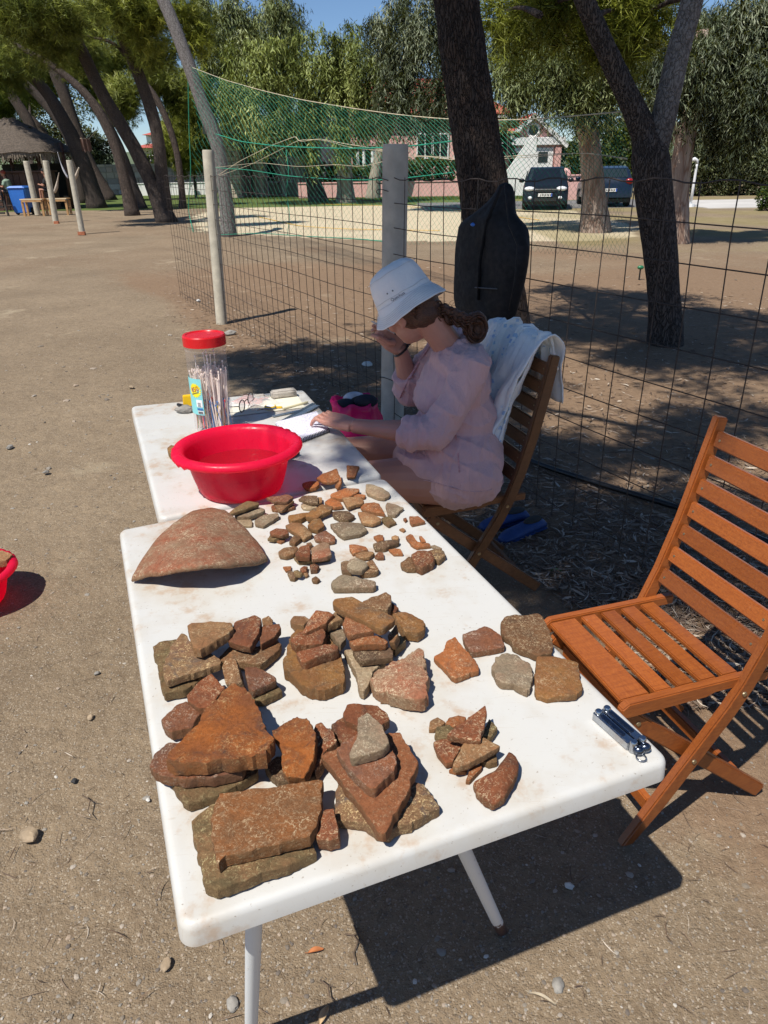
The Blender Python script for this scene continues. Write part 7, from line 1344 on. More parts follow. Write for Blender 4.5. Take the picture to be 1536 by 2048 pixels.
# ---- scattered small sherds at the back of the nearer table
for lb, pal, zc, th, pts, tilt, dome in [
    ('flat orange triangular sherd nearest the red basin', 'orange', 26, 10, '650,172 690,145 780,112 803,170 798,186 740,202 690,195', (.05, .18), .004),
    ('dark red rectangular sherd standing alone near the thigh of the woman', 'plain', 20, 10, '840,94 918,94 890,166 838,166', (.1, .3), 0),
    ('small brown cup shaped sherd beside the red shadow of the basin', 'orange', 14, 13, '564,204 610,190 668,190 671,210 652,230 610,238 586,230', (.0, .1), .003),
    ('orange vessel sherd with an upright handle stump', 'orange', 14, 12, '740,270 800,245 830,232 915,238 920,252 850,292 800,300 742,288', (.0, .05), .004),
    ('pale beige oval sherd, largest near the right table edge', 'pale', 11, 10, '956,210 1000,212 1060,232 1105,266 1104,282 1070,298 1030,294 960,263', (0, 0), .003),
    ('upper tier of a stack of thin grey sherds at far left', 'olive', 34, 9, '102,396 150,356 230,311 298,320 298,334 200,370 120,394', (.0, .05), .004),
    ('lower tier of the stack of thin grey sherds at far left', 'grey', 18, 12, '148,398 165,382 300,352 338,364 333,376 240,408 152,412', (.0, .04), .003),
    ('small pale sherd in front of the thin grey stack', 'pale', 7, 7, '134,428 240,414 264,440 258,466 206,466', (0, 0), 0),
    ('grey angular sherd right of the thin grey stack', 'grey', 12, 10, '272,430 330,396 420,386 424,406 330,468 278,456', (0, .05), 0),
    ('brown lowest sherd of the trio below the red basin', 'red', 9, 9, '374,345 410,334 520,332 523,352 450,374 382,366', (0, 0), 0),
    ('brown middle sherd of the trio below the red basin', 'brown', 20, 9, '390,328 505,302 518,310 442,372 420,370', (.05, .05), 0),
    ('dark red speckled top sherd of the trio below the red basin', 'purple', 32, 10, '346,290 478,271 514,288 470,318 392,316', (.0, .05), 0),
    ('pale grey sherd under the dark one in the rear row', 'pale', 8, 8, '556,340 582,320 650,336 660,350 620,363 572,357', (0, 0), 0),
    ('small tan sherd right beside the dark one in the rear row', 'tan', 12, 12, '662,288 688,290 690,318 664,332', (0, 0), 0),
    ('dark brown sherd lying in the middle of the rear row', 'dark', 20, 9, '541,300 572,281 660,278 667,325 630,330 582,314', (0, .04), 0),
    ('narrow orange sherd tucked behind the pinkish four sided one', 'orange', 10, 9, '880,281 910,269 957,273 953,288 915,294', (0, 0), 0),
    ('pinkish four sided sherd just below the handle stump', 'tan', 18, 11, '811,291 850,286 920,286 946,310 943,325 900,333 850,354 836,338', (0, .06), 0),
    ('small orange curved sherd left of the pinkish four sided one', 'orange', 14, 10, '701,320 740,294 800,315 818,346 760,352 715,334', (0, .05), .003),
    ('orange brown handle like sherd pointing left', 'ochre', 16, 14, '476,402 520,396 625,376 602,400 560,424 500,433 482,422', (0, 0), .003),
    ('large ochre curved sherd in the centre of the scatter', 'ochre', 22, 13, '586,400 640,356 690,334 754,346 748,370 690,393 660,421 592,418', (.0, .05), .004),
    ('dark sherd with a clipped corner below the ochre curved one', 'dark', 12, 11, '752,380 780,373 850,373 893,404 850,433 800,424 756,404', (0, 0), .003),
    ('pinkish red triangular sherd at right centre of the scatter', 'orange', 13, 10, '923,350 950,326 1010,319 1040,330 1078,394 1020,384 940,366', (0, .05), .003),
    ('second pinkish red sherd just below the triangular one', 'tan', 15, 10, '906,381 940,379 1010,396 1053,420 1048,440 1000,457 932,444', (0, .04), .003),
    ('grey lichen sherd with five sides near the right table edge', 'grey', 10, 9, '1079,340 1086,321 1140,331 1193,355 1140,402 1092,396', (0, 0), 0),
    ('small olive grey sherd below the five sided grey one', 'olive', 9, 9, '1051,415 1080,406 1120,416 1146,443 1100,466 1066,443', (0, 0), 0),
    ('tiny brown pebble sized sherd near the red trapezoid', 'red', 7, 7, '1186,421 1205,413 1213,429 1200,438', (0, 0), 0),
    ('red trapezoid sherd at the right table edge', 'plain', 11, 10, '1224,406 1280,404 1326,438 1240,457 1226,438', (0, .03), 0),
    ('tiny pinkish chip between the red trapezoid and the large pale sherd', 'tan', 6, 6, '1161,485 1185,476 1204,490 1190,500', (0, 0), 0),
    ('large pale grey hexagonal sherd in the middle of the scatter', 'grey', 12, 11, '736,456 800,441 930,446 970,492 920,518 820,535 772,500', (0, 0), .003),
    ('amber ridged sherd left of the large pale hexagon', 'ochre', 16, 13, '598,460 640,419 680,421 706,463 660,494 617,482', (0, .05), .003),
    ('tan curved sherd left of the amber ridged one', 'tan', 14, 11, '461,466 500,443 560,449 600,480 630,518 575,550 540,519 490,491', (0, .03), .005),
    ('mauve grey pentagonal sherd below the amber one', 'purple', 11, 10, '636,526 710,491 773,534 768,560 720,568 642,547', (0, 0), .003),
    ('tiny red sherd beneath the rounded pair at left', 'orange', 7, 7, '392,553 460,540 460,557 436,568', (0, 0), 0),
    ('olive brown lower sherd of the rounded pair at left', 'olive', 14, 9, '351,543 372,518 440,518 486,520 450,536 390,550', (0, 0), 0),
    ('reddish upper sherd of the rounded pair at left', 'red', 26, 10, '363,500 410,479 470,486 486,512 440,524 372,516', (0, .03), .003),
    ('small brown sherd between the rounded pair and the mauve pentagon', 'brown', 13, 12, '483,563 510,529 550,521 559,543 520,578', (0, .1), 0),
    ('brown oval sherd at the left of the lower cluster', 'brown', 14, 12, '419,624 450,601 530,589 545,600 520,636 470,651 427,644', (0, 0), .004),
    ('flat brown sherd underneath the lower cluster', 'olive', 10, 10, '513,660 545,640 700,640 740,665 640,680 547,689', (0, 0), 0),
    ('tiny rounded sherd at the back of the lower cluster', 'brown', 14, 12, '590,571 620,563 631,580 608,590', (0, 0), 0),
    ('speckled pinkish square sherd, largest of the lower cluster', 'bigred', 28, 12, '622,600 700,561 735,580 748,640 720,656 624,668', (.0, .06), .002),
    ('rust brown sherd with a notch in the lower cluster', 'red', 32, 14, '522,638 550,591 610,579 619,610 614,658 527,652', (.02, .06), 0),
    ('tiny red chip at the top left of the little crumbs', 'orange', 7, 7, '448,716 500,711 500,733 466,742', (0, 0), 0),
    ('dark crumb at the lower left of the little crumbs', 'dark', 11, 11, '473,746 500,739 543,769 520,789 491,784', (0, 0), .003),
    ('oval tan crumb in the middle of the little crumbs', 'olive', 17, 8, '511,742 540,734 571,759 555,771 516,762', (0, 0), .002),
    ('reddish crumb leaning on the oval tan one', 'red', 11, 10, '551,730 575,711 601,713 594,742 565,752', (0, 0), .002),
    ('smallest round crumb of the little crumbs', 'brown', 7, 7, '573,756 600,751 606,768 590,777', (0, 0), .002),
    ('round dark red crumb at the right of the little crumbs', 'red', 12, 12, '613,706 640,696 673,710 658,736 617,738', (0, 0), .003),
    ('single round crumb below the others', 'brown', 9, 9, '623,790 650,774 677,794 658,808 631,804', (0, 0), .003),
    ('orange brown sherd above the dark speckled cluster', 'orange', 11, 10, '854,581 890,578 960,591 970,611 940,620 877,633 857,608', (0, 0), .002),
    ('speckled oblong sherd lying above the grey dome sherd', 'tan', 13, 10, '891,641 930,623 1000,621 1013,632 980,658 920,661', (0, .03), 0),
    ('small red triangular sherd right of the oblong one', 'red', 10, 10, '1011,650 1040,621 1065,631 1071,659 1030,660', (0, 0), 0),
    ('dark striped sherd at the left of the dark speckled cluster', 'dark', 16, 15, '801,691 830,676 868,672 850,720 872,748 812,743', (0, .05), 0),
    ('brown sherd at the right of the dark speckled cluster', 'brown', 16, 15, '930,700 1000,671 1038,733 1018,749 940,757 918,745', (0, 0), 0),
    ('grey domed sherd on top of the dark speckled cluster', 'grey', 28, 14, '855,672 900,659 960,686 973,708 930,742 872,738 842,710', (0, .05), .006),
    ('small bright orange sherd above the long dark rim sherd', 'orange', 9, 9, '1004,531 1040,516 1065,521 1067,551 1031,556', (0, 0), 0),
    ('tiny rounded pink sherd right of the small bright orange one', 'tan', 9, 9, '1114,531 1140,521 1161,531 1159,549 1121,547', (0, 0), .002),
    ('long dark rim sherd with pale stripes at right', 'dark', 13, 12, '1001,577 1050,561 1110,551 1164,552 1163,568 1080,602 1012,603', (0, 0), .004),
    ('small flat orange sherd with five corners below the dark rim', 'orange', 7, 7, '1096,612 1135,603 1170,606 1188,641 1130,641', (0, 0), 0),
    ('orange boomerang shaped sherd near the right table edge', 'orange', 9, 9, '1201,531 1230,513 1246,522 1278,572 1350,572 1358,588 1270,599 1236,578', (0, 0), 0),
    ('tiny orange hook standing beside the boomerang sherd', 'orange', 16, 10, '1284,527 1300,526 1328,562 1300,566', (0, .2), 0),
    ('thin grey sherd leaning over the mottled lump at right', 'grey', 18, 6, '1351,590 1380,581 1428,603 1400,610', (.1, 0), 0),
    ('brown rounded sherd at the left of the right hand trio', 'brown', 14, 13, '1172,690 1220,653 1250,666 1266,728 1210,728 1177,712', (0, 0), .003),
    ('mottled cream and brown lump at the right of the trio', 'lichen', 16, 15, '1332,621 1400,601 1440,621 1448,648 1410,677 1371,666', (0, 0), .004),
    ('rough red lump in the middle of the right hand trio', 'red', 24, 23, '1233,641 1280,616 1360,621 1383,663 1372,690 1300,725 1263,706', (0, .03), .005),
    ('long grey brown bar shaped sherd in front of the scatter', 'grey', 17, 16, '739,818 800,766 850,769 1018,806 1022,830 1006,846 757,848', (0, .05), .002)]:
    sherd('S', lb, pal, zc, th, pts, tilt, dome, 54)
# upright handle stump on the orange vessel sherd
hsb = [o for o in COL.objects if o.get('label', '') == 'orange vessel sherd with an upright handle stump'][0]; b0 = PZ(683, 972, TZ + .012); t0_ = PY(681, 958, b0.y)
MB().tube([b0 - hsb.location + Vector((-.012, 0, -.004)), b0 - hsb.location + Vector((-.002, 0, .012)), t0_ - hsb.location + Vector((.0, 0, 0.004))], [.020, .011, .004], 12, squash=.5).build('handle_stump', SM['orange'], hsb, smooth=True)
# the sherd beside the basin and the one in the second basin
sherd('P', 'small brown sherd half hidden behind the left rim of the basin', 'ochre', 22, 22, '334,895 342,889 356,892 362,900 352,908 338,906', (0, 0), .004)
sherd('P', 'tan flat sherd resting in the red basin on the ground', 'tan', 165, 30, '-60,1090 -20,1098 10,1102 26,1108 12,1120 -20,1124 -60,1120', (0, .0), 0, base=0.0, clampz=False, group=None)
# ---- large curved tile fragment
plan = [(262, 1168), (300, 1176), (340, 1187), (400, 1192), (460, 1180), (510, 1152), (538, 1127), (522, 1102), (500, 1082), (475, 1062), (455, 1050), (430, 1050), (395, 1062), (350, 1085), (312, 1112), (282, 1142)]
W_ = [np.array(PZ(x, y, TZ)) for x, y in plan]; Pb = resample(W_, 90); ctr = Pb.mean(0); Pb -= ctr; ue = unit(np.array(PZ(538, 1127, TZ)) - np.array(PZ(262, 1168, TZ))); ve = np.array([-ue[1], ue[0], 0]); uu = Pb @ ue; um = max(abs(uu.min()), abs(uu.max())); V = []
def vault(p, s_):
    u = ((p @ ue) - (uu.max() + uu.min()) / 2) / ((uu.max() - uu.min()) / 2); v = (p @ ve); return .056 * max(0.0, 1 - abs(u) ** 1.7) * (1 - .18 * v / .2)
rings = [(.0, 0), (.3, 0), (.6, 0), (.85, 0), (.965, 0), (.99, .2), (1.0, .5), (.99, .8), (.96, 1), (.8, 1), (.4, 1), (0.02, 1)]; th_ = .016
for s_, dn in rings:
    for p in Pb:
        q = p * max(s_, .001); z = vault(q, s_) + .0035 * mnoise.noise(Vector(q) * 22) + .0012 * mnoise.noise(Vector(q) * 90) + th_; V.append(q + np.array([0, 0, z - dn * th_]))
V = np.array(V); V[:, 2] = np.maximum(V[:, 2], .0006); n = 90; Fq = [(i * n + k, i * n + (k + 1) % n, (i + 1) * n + (k + 1) % n, (i + 1) * n + k) for i in range(len(rings) - 1) for k in range(n)]
me = bpy.data.meshes.new('tile'); me.from_pydata([tuple(v) for v in V], [], [f[::-1] for f in Fq]); bm = bmesh.new(); bm.from_mesh(me); bmesh.ops.recalc_face_normals(bm, faces=bm.faces); bm.to_mesh(me); bm.free(); me.shade_smooth(); me.set_sharp_from_angle(angle=R(50))
tag(obj('tile_fragment', me, SM['bigred'], loc=Vector((ctr[0], ctr[1], TZ))), 'large arched fragment of a reddish roof tile at the table corner', 'tile fragment')
# ------------------------------------------------------------------ the woman at the table
def skinmat():
    t = NT('skin'); co = t.coord('Object', rand=False); n = t.noise(co, 14, 4); f = t.noise(co, 90, 3)
    t.set('Base Color', t.mix(n, (.52, .265, .200), (.43, .200, .145))).set('Roughness', .5); t.b.inputs['Subsurface Weight'].default_value = .12; t.b.inputs['Subsurface Radius'].default_value = (.012, .004, .002); t.b.inputs['Subsurface Scale'].default_value = .5; t.bump(f, .12, .002); return t.m
M_SKIN = skinmat()
sh = NT('pink_cotton'); co = sh.coord('Object', rand=False); wv1 = sh.noise(sh.coord('Object', (1, 1, .25), False), 34, 4, .6, .5); wv2 = sh.noise(co, 420, 2); cr_ = sh.noise(sh.coord('Object', (1, 1, .12), False), 120, 3, .6)
sh.set('Base Color', sh.mix(sh.noise(co, 5, 3), (.58, .355, .355), (.65, .415, .41))).set('Roughness', .92); sh.b.inputs['Sheen Weight'].default_value = .25; b_ = sh.bump(wv1, .7, .014); b_ = sh.bump(cr_, .45, .003, b_); sh.bump(wv2, .35, .001, b_); M_SHIRT = sh.m
M_LACE = plain('pink_lace', (.60, .33, .35), .9, .25, 150, .9, 260, .004); M_UNDER = plain('dark_red_top', (.10, .01, .02), .8, .2, 20)
woman = thing('person', 'woman in a pink shirt and white bucket hat writing at the table', 'person', (.30, 2.58, 0)); w0 = woman.location
def w(x, y, z): return Vector((x, y, z)) - w0
def q(px, py, Y): return PY(px, py, Y) - w0
# head frame: bowed and turned slightly away
hf = Vector((-.66, .58, -.48)).normalized(); hu = Vector((-.42, .13, .90)); hu = (hu - hf * hu.dot(hf)).normalized(); hl = hu.cross(hf).normalized()     # hl: her left, towards the camera
HR = Matrix((hf, hl, hu)).transposed()
HO = PY(808, 594, 2.585); HC = HO - hu * .040 + hf * .004 - w0; HO = HO - w0
def hd(a, b, c): return HC + hf * a + hl * b + hu * c
body = MB()
body.ball(hd(-.012, 0, .02), (.098, .076, .098), 20, 14, HR); body.ball(hd(.028, 0, -.045), (.066, .058, .072), 18, 12, HR); body.ball(hd(.052, 0, -.088), (.034, .034, .026), 14, 10, HR)
body.ball(hd(.085, 0, .012), (.018, .040, .022), 12, 8, HR); body.tube([hd(.084, 0, .018), hd(.104, 0, -.018), hd(.092, 0, -.03)], [.008, .014, .012], 10); body.ball(hd(.088, 0, -.060), (.012, .024, .007), 10, 8, HR); body.ball(hd(.083, 0, -.071), (.012, .022, .008), 10, 8, HR)
for s_ in (-1, 1): body.ball(hd(.060, s_ * .040, -.028), (.026, .022, .024), 12, 8, HR); body.ball(hd(-.012, s_ * .080, -.018), (.020, .009, .031), 12, 8, HR); body.ball(hd(-.004, s_ * .079, -.042), (.010, .008, .012), 10, 7, HR)
body.tube([hd(-.045, 0, -.03), (hd(-.05, 0, -.09) + w(.235, 2.60, 1.035)) / 2, w(.245, 2.60, 1.01), w(.26, 2.605, .93)], [.056, .052, .056, .085], 16)
TORSO = [((.300, 2.57, .56), (.150, .185, .125)), ((.240, 2.58, .665), (.155, .155, .13)), ((.29, 2.59, .74), (.132, .158, .15)), ((.268, 2.60, .865), (.132, .165, .13)), ((.19, 2.585, .835), (.070, .120, .075)), ((.285, 2.605, .955), (.108, .170, .080))]
for c_, r in TORSO: body.ball(w(*c_), tuple(a - .016 for a in r), 20, 14)
SL, EL, WL = w(.312, 2.472, .958), w(.185, 2.395, .745), w(-.105, 2.478, .758); SR, ER, WR = w(.265, 2.765, .975), w(.115, 2.80, .80), q(799, 694, 2.715)
body.tube([SL, (SL + EL) / 2, EL], [.052, .046, .040], 14); body.tube([EL, EL * .65 + WL * .35 + Vector((0, 0, .002)), EL * .2 + WL * .8, WL], [.041, .042, .029, .0265], 14); body.ball(EL, .041, 14, 10)
body.tube([SR, (SR + ER) / 2, ER], [.052, .046, .040], 14); body.tube([ER, ER * .6 + WR * .4, WR], [.041, .040, .026], 14); body.ball(ER, .041, 14, 10)
for hip, kn, an, toe in (((.30, 2.445, .548), (-.13, 2.46, .555), (-.06, 2.47, .10), (-.22, 2.46, .03)), ((.30, 2.675, .55), (-.14, 2.70, .57), (-.10, 2.69, .10), (-.26, 2.68, .03))):
    h_, k_, a_, t_ = w(*hip), w(*kn), w(*an), w(*toe); body.tube([h_, h_ * .5 + k_ * .5 + Vector((0, 0, .004)), k_], [.098, .086, .062], 18); body.ball(k_, .062, 14, 10); body.tube([k_, k_ * .65 + a_ * .35 + Vector((.02, 0, 0)), a_], [.058, .056, .036], 14); body.tube([a_ + Vector((.03, 0, -.045)), a_ + Vector((0, 0, -.05)), (a_ + t_) / 2 + Vector((0, 0, -.03)), t_ + Vector((0, 0, .0))], [.030, .038, .034, .02], 12)
def hand(mb, wr, palm, nrm_, fingers, thumb, pr=.0085):
    """palm slab from wrist to knuckles, four fingers, a thumb from the side of the palm"""
    ax = (palm - wr).normalized(); sd = ax.cross(nrm_).normalized()
    for k in range(5):
        o = sd * ((k - 2) * .0170); mb.tube([wr + o * .55, wr * .5 + palm * .5 + o * .9, palm + o], [.0165, .0155, .0105], 10)
    for fg in fingers: mb.tube(fg, [.0090, .0084, .0076, .0066][:len(fg)], 10); mb.ball(fg[1], .0090, 8, 6); mb.ball(fg[-1], .0066, 8, 6)
    mb.tube(thumb, [.015, .0118, .0098, .0075], 10); mb.ball(thumb[-1], .0078, 8, 6)
# left hand resting flat on the notebook, fingers curled
PL_ = q(655, 836, 2.545); nU = Vector((.1, -.2, .97)); axl = (PL_ - WL).normalized(); sdl = axl.cross(nU).normalized(); fl = []
for k, (dx, L_) in enumerate(((-.034, .058), (-.0115, .068), (.0115, .066), (.033, .054))):
    b0 = PL_ + sdl * dx; fl.append([b0, b0 + axl * L_ * .42 + Vector((0, 0, .004)), b0 + axl * L_ * .74 + Vector((0, 0, -.010)), b0 + axl * L_ * .88 + Vector((0, 0, -.026))])
th0 = WL * .62 + PL_ * .38 + sdl * .030; hand(body, WL, PL_, nU, fl, [th0, th0 + sdl * .016 + axl * .026 + Vector((0, 0, -.008)), th0 + sdl * .020 + axl * .052 + Vector((0, 0, -.016)), th0 + sdl * .016 + axl * .074 + Vector((0, 0, -.022))])
# right hand raised, pinching a pen
PR_ = q(770, 664, 2.70); axr = (PR_ - WR).normalized(); nR = Vector((.35, -.9, .25)); sdr = axr.cross(nR).normalized(); tip = q(752, 662, 2.69); fr_ = []
for k, (dx, tgt) in enumerate(((.027, q(746, 652, 2.69)), (.009, q(744, 661, 2.70)), (-.009, q(749, 673, 2.72)), (-.026, q(757, 682, 2.735)))):
    b0 = PR_ + sdr * dx; m1 = b0 * .45 + tgt * .55 + axr * .012; fr_.append([b0, b0 * .7 + m1 * .3 + axr * .010, m1, tgt])
if (fr_[0][0] - fr_[3][0]).z < 0: pass
t0 = WR * .55 + PR_ * .45 - nR.normalized() * -.012; hand(body, WR, PR_, nR, fr_, [t0 + Vector((0, -.012, -.006)), t0 + Vector((-.020, -.026, -.004)), q(756, 674, 2.655), q(745, 670, 2.665)])
bd = obj('body', join_uni(body, .0034, 2, 'body'), M_SKIN, woman)
M_EYEW = plain('eye_white', (.75, .73, .70), .2, .03, 20); M_IRIS = plain('iris', (.06, .04, .025), .2, .1, 20)
for s_ in (-1, 1):
    e_ = MB().ball(hd(.078, s_ * .032, .0), .0125, 12, 9).build('eye', M_EYEW, woman, smooth=True); MB().ball(hd(.0885, s_ * .032, -.003), .0048, 8, 6).build('iris', M_IRIS, e_, smooth=True)
    MB().tube([hd(.088, s_ * .018, .018), hd(.086, s_ * .035, .024), hd(.074, s_ * .050, .018)], [.003, .0035, .002], 6).build('eyebrow', plain('brow', (.05, .025, .015), .8, .1, 20), woman)
# shirt
cl = MB()
for c_, r in TORSO: cl.ball(w(*c_), r, 24, 16)
cl.ball(w(.310, 2.545, .515), (.142, .195, .062), 20, 12); cl.ball(w(.16, 2.55, .60), (.120, .185, .082), 20, 12); cl.ball(w(.280, 2.448, .562), (.155, .126, .114), 20, 12); cl.ball(w(.295, 2.67, .56), (.15, .126, .114), 20, 12); cl.ball(w(.12, 2.48, .635), (.07, .09, .04), 16, 10); cl.ball(w(.275, 2.525, .635), (.165, .160, .115), 20, 12); cl.ball(w(.315, 2.53, .60), (.14, .15, .12), 20, 12)
cl.tube([w(.285, 2.605, .93), w(.272, 2.605, .985), w(.256, 2.600, 1.020)], [.12, .084, .068], 16); cl.tube([w(.252, 2.60, 1.022) + Vector((math.cos(a) * .060, math.sin(a) * .056, -.030 * math.cos(a) * -1 - .004)) for a in np.linspace(0, 6.283, 25)], .0095, 8, False)
cl.tube([SL, (SL + EL) / 2 + Vector((.005, -.004, 0)), EL * .85 + SL * .15], [.062, .057, .058], 16); cl.ball(SL, .064, 16, 10); cl.ball(EL + Vector((.008, -.002, .010)), (.056, .052, .054), 16, 10)
cl.tube([EL + Vector((.02, 0, .01)), EL * .80 + WL * .20, EL * .60 + WL * .40], [.058, .056, .052], 16)
for f_, r_ in ((.24, .063), (.37, .060)):
    c_ = EL * (1 - f_) + WL * f_; d_ = (WL - EL).normalized(); s1_ = d_.cross(Vector((0, 0, 1))).normalized(); u1_ = s1_.cross(d_); cl.tube([c_ + s1_ * math.cos(a) * (r_ - .012) + u1_ * math.sin(a) * (r_ - .012) + d_ * .008 * math.sin(a * 2 + f_ * 20) for a in np.linspace(0, 6.283, 19)], .0135, 8, False)
cl.tube([SR, (SR + ER) / 2, ER], [.072, .068, .066], 16); cl.ball(SR, .075, 16, 10); cl.ball(ER, .068, 14, 10); cl.tube([ER, ER * .62 + WR * .38], [.062, .055], 16)
sm = join_uni(cl, .0046, 12, 'shirt')
def fold(c_, n_):
    p = c_ + w0; arm = max(0.0, 1 - (Vector((p.x, p.y, p.z)) - (EL * .5 + SL * .5 + w0)).length / .22); low_ = max(0.0, 1 - abs(p.z - .60) / .12)
    a = mnoise.noise(Vector((p.x * 7 + p.z * 5, p.y * 7, p.z * 20 - p.x * 12))); b = mnoise.noise(Vector((p.x * 18, p.y * 18, p.z * 7))); c2 = 1 - abs(mnoise.noise(Vector((p.x * 6 - p.z * 3, p.y * 5, p.z * 14 + p.x * 6 + 3)))) * 2
    s1 = p.x * .55 + p.z * .83; s2 = p.x * .83 - p.z * .55; r1 = 1 - abs(mnoise.noise(Vector((s1 * 17, p.y * 7, s2 * 3.5 + 7)))) * 2.0; r2 = 1 - abs(mnoise.noise(Vector((p.x * 24 - p.y * 6, p.y * 14, p.z * 4 + 11)))) * 2.0
    sl = max(0.0, 1 - (p - (EL + w0)).length / .16); r3 = 1 - abs(mnoise.noise(Vector((p.x * 13 + p.z * 20, p.y * 10, p.z * 16 - p.x * 18 + 3)))) * 2.0
    return .0025 * a + .001 * b + .0066 * max(0, r1) ** 3 + .0050 * max(0, r2) ** 3 * (1 - arm) + .006 * sl * max(0, r3) ** 2
displace(sm, fold); shirt = obj('shirt', sm, M_SHIRT, woman)
from mathutils.bvhtree import BVHTree
bvh = BVHTree.FromPolygons([v.co.copy() for v in sm.vertices], [tuple(p.vertices) for p in sm.polygons])
def on_shirt(px, py, off=.003):
    d = Vector(ray(px, py)).normalized(); h_ = bvh.ray_cast(Vector(CAM) - w0, d); return (h_[0] + h_[1] * off) if h_[0] else None
def strip(name, pl, wd, mat, off=.003, parent=shirt, hh=.35):
    P = [on_shirt(x, y, off) for x, y in pl]; P = [p for p in P if p is not None]
    if len(P) > 2: Ps, _ = spline(P, [wd] * len(P), len(P) * 4); MB().tube(Ps, [wd] * len(Ps), 8, squash=hh).build(name, mat, parent, smooth=True)
strip('lace_trim', [(884, 655), (872, 672), (858, 692), (845, 712), (833, 730), (824, 745), (818, 758)], .013, M_LACE, .002)
strip('placket', [(818, 758), (808, 776), (800, 795), (797, 815)], .007, M_LACE, .001)
strip('side_seam', [(905, 835), (912, 870), (916, 905), (919, 945)], .0025, M_LACE, .001); strip('hem', [(982, 978), (960, 984), (930, 982), (895, 972), (860, 962), (830, 956), (800, 950)], .0035, M_SHIRT, .002)
P = [on_shirt(x, y, -.004) for x, y in ((826, 722), (818, 736), (812, 750))]
if all(p is not None for p in P): MB().tube(P, [.010, .012, .006], 10, squash=.4).build('undershirt', M_UNDER, woman, smooth=True)
# bucket hat
hatm = NT('white_cotton_twill'); co = hatm.coord('Object', rand=False); hatm.set('Base Color', hatm.mix(hatm.noise(co, 18, 4), (.74, .75, .75), (.80, .80, .79))).set('Roughness', .95); b_ = hatm.bump(hatm.noise(co, 36, 4, .6), .5, .006); hatm.bump(hatm.noise(co, 380, 2), .3, .001, b_); M_HAT = hatm.m
def hat_shape(x, y, z, an): k = 1 + .035 * math.cos(2 * an) * (z < .03) + .02 * mnoise.noise(Vector((math.cos(an) * 2, math.sin(an) * 2, z * 20))); return x * 1.06 * k, y * .98 * k, z + (.004 * math.sin(3 * an + 1) + .008 * math.cos(2 * an)) * (z < -.01) + .004 * mnoise.noise(Vector((x * 22, y * 22, z * 22)))
HP = [(.0, .118), (.03, .1175), (.052, .114), (.068, .1075), (.079, .098), (.0865, .084), (.092, .060), (.0955, .035), (.0985, .012), (.100, .002), (.1015, .000), (.104, -.008), (.112, -.022), (.121, -.036), (.130, -.050), (.1315, -.0525), (.130, -.054), (.127, -.051), (.118, -.035), (.108, -.020), (.098, -.004), (.094, .03), (.086, .085), (.06, .104), (.0, .107)]
hat = MB().lathe(HP, 96, fx=hat_shape, cap0=False).build('bucket_hat', M_HAT, woman, smooth=True); hat.matrix_parent_inverse = Matrix.Identity(4)
Mh = Matrix.Translation(HO) @ HR.to_4x4(); hat.matrix_local = Mh
M_STI = plain('hat_stitching', (.62, .63, .63), .9, .1, 30)
for r, z in ((.0992, .0175), (.1012, .0015), (.0893, .0905)): MB().tube([hat_shape(math.cos(a) * r, math.sin(a) * r, z, a) for a in np.linspace(0, 2 * math.pi, 73)], .0009, 5, False).build('stitched_seam', M_STI, hat, smooth=True)
for i in range(7): r, z = .106 + i * .0037, -.0115 - i * .0058; MB().tube([hat_shape(math.cos(a) * (r + .0010), math.sin(a) * (r + .0010), z, a) for a in np.linspace(0, 2 * math.pi, 97)], .0006, 4, False).build('brim_stitching', M_STI, hat, smooth=True)
cd = HR.inverted() @ (Vector(CAM) - w0 - HO); ac = math.atan2(cd.y, cd.x)
def wrap(c_, a0, z0, r0, tl): a = a0 + c_.x / .10; return Vector(hat_shape(math.cos(a) * r0, math.sin(a) * r0, z0 + c_.y, a))
tx = text_mesh('Quechua', .0145); xform(tx, lambda c_: wrap(c_, ac - .22, .0092, .1022, 0)); obj('lettering', tx, plain('grey_embroidery', (.10, .10, .11), .8, .1, 20), hat)
for k in (-1, 0): a = ac - .28 + k * .22; p = Vector(hat_shape(math.cos(a) * .0965, math.sin(a) * .0965, .035, a)); MB().ball(p, .0028, 8, 6).build('eyelet', plain('eyelet_metal', (.25, .25, .26), .4, .1, 20, metal=.8), hat, smooth=True)
# hair gathered in a plait with a rolled end
hm = NT('brown_hair'); co = hm.coord('Object', rand=False); st_ = hm.noise(hm.coord('Object', (30, 30, 90), False), 5, 4, .6, 1.0); hm.set('Base Color', hm.ramp(st_, [(0.3, (.030, .012, .006)), (0.55, (.095, .038, .018)), (0.75, (.19, .080, .036))])).set('Roughness', .42); hm.bump(st_, .7, .004); M_HAIR = hm.m
hair = MB(); hair.ball(hd(-.030, 0, -.012), (.084, .083, .072), 20, 14, HR); hair.ball(hd(-.058, .01, -.045), (.050, .062, .045), 16, 12, HR); hair.ball(hd(-.02, .072, .0), (.035, .018, .04), 12, 8, HR)
BR_ = [q(878, 618, 2.545), q(893, 628, 2.55), q(908, 634, 2.55), q(922, 639, 2.555), q(934, 642, 2.56)]
for i in range(9):
    t = i / 8; c_ = BR_[0] * (1 - t) + BR_[4] * t + Vector((0, 0, .010 * math.sin(i * 3.14))) + Vector((0, -.012 if i % 2 else .012, .008 if i % 2 else -.008)); hair.ball(c_, (.020, .016, .018), 12, 8)
for a in np.linspace(0, 6.283, 11)[:-1]: c_ = q(950, 652, 2.57); hair.ball(c_ + Vector((math.cos(a) * .030, .012 * math.sin(a * 2), math.sin(a) * .034)), (.018, .020, .018), 12, 8)
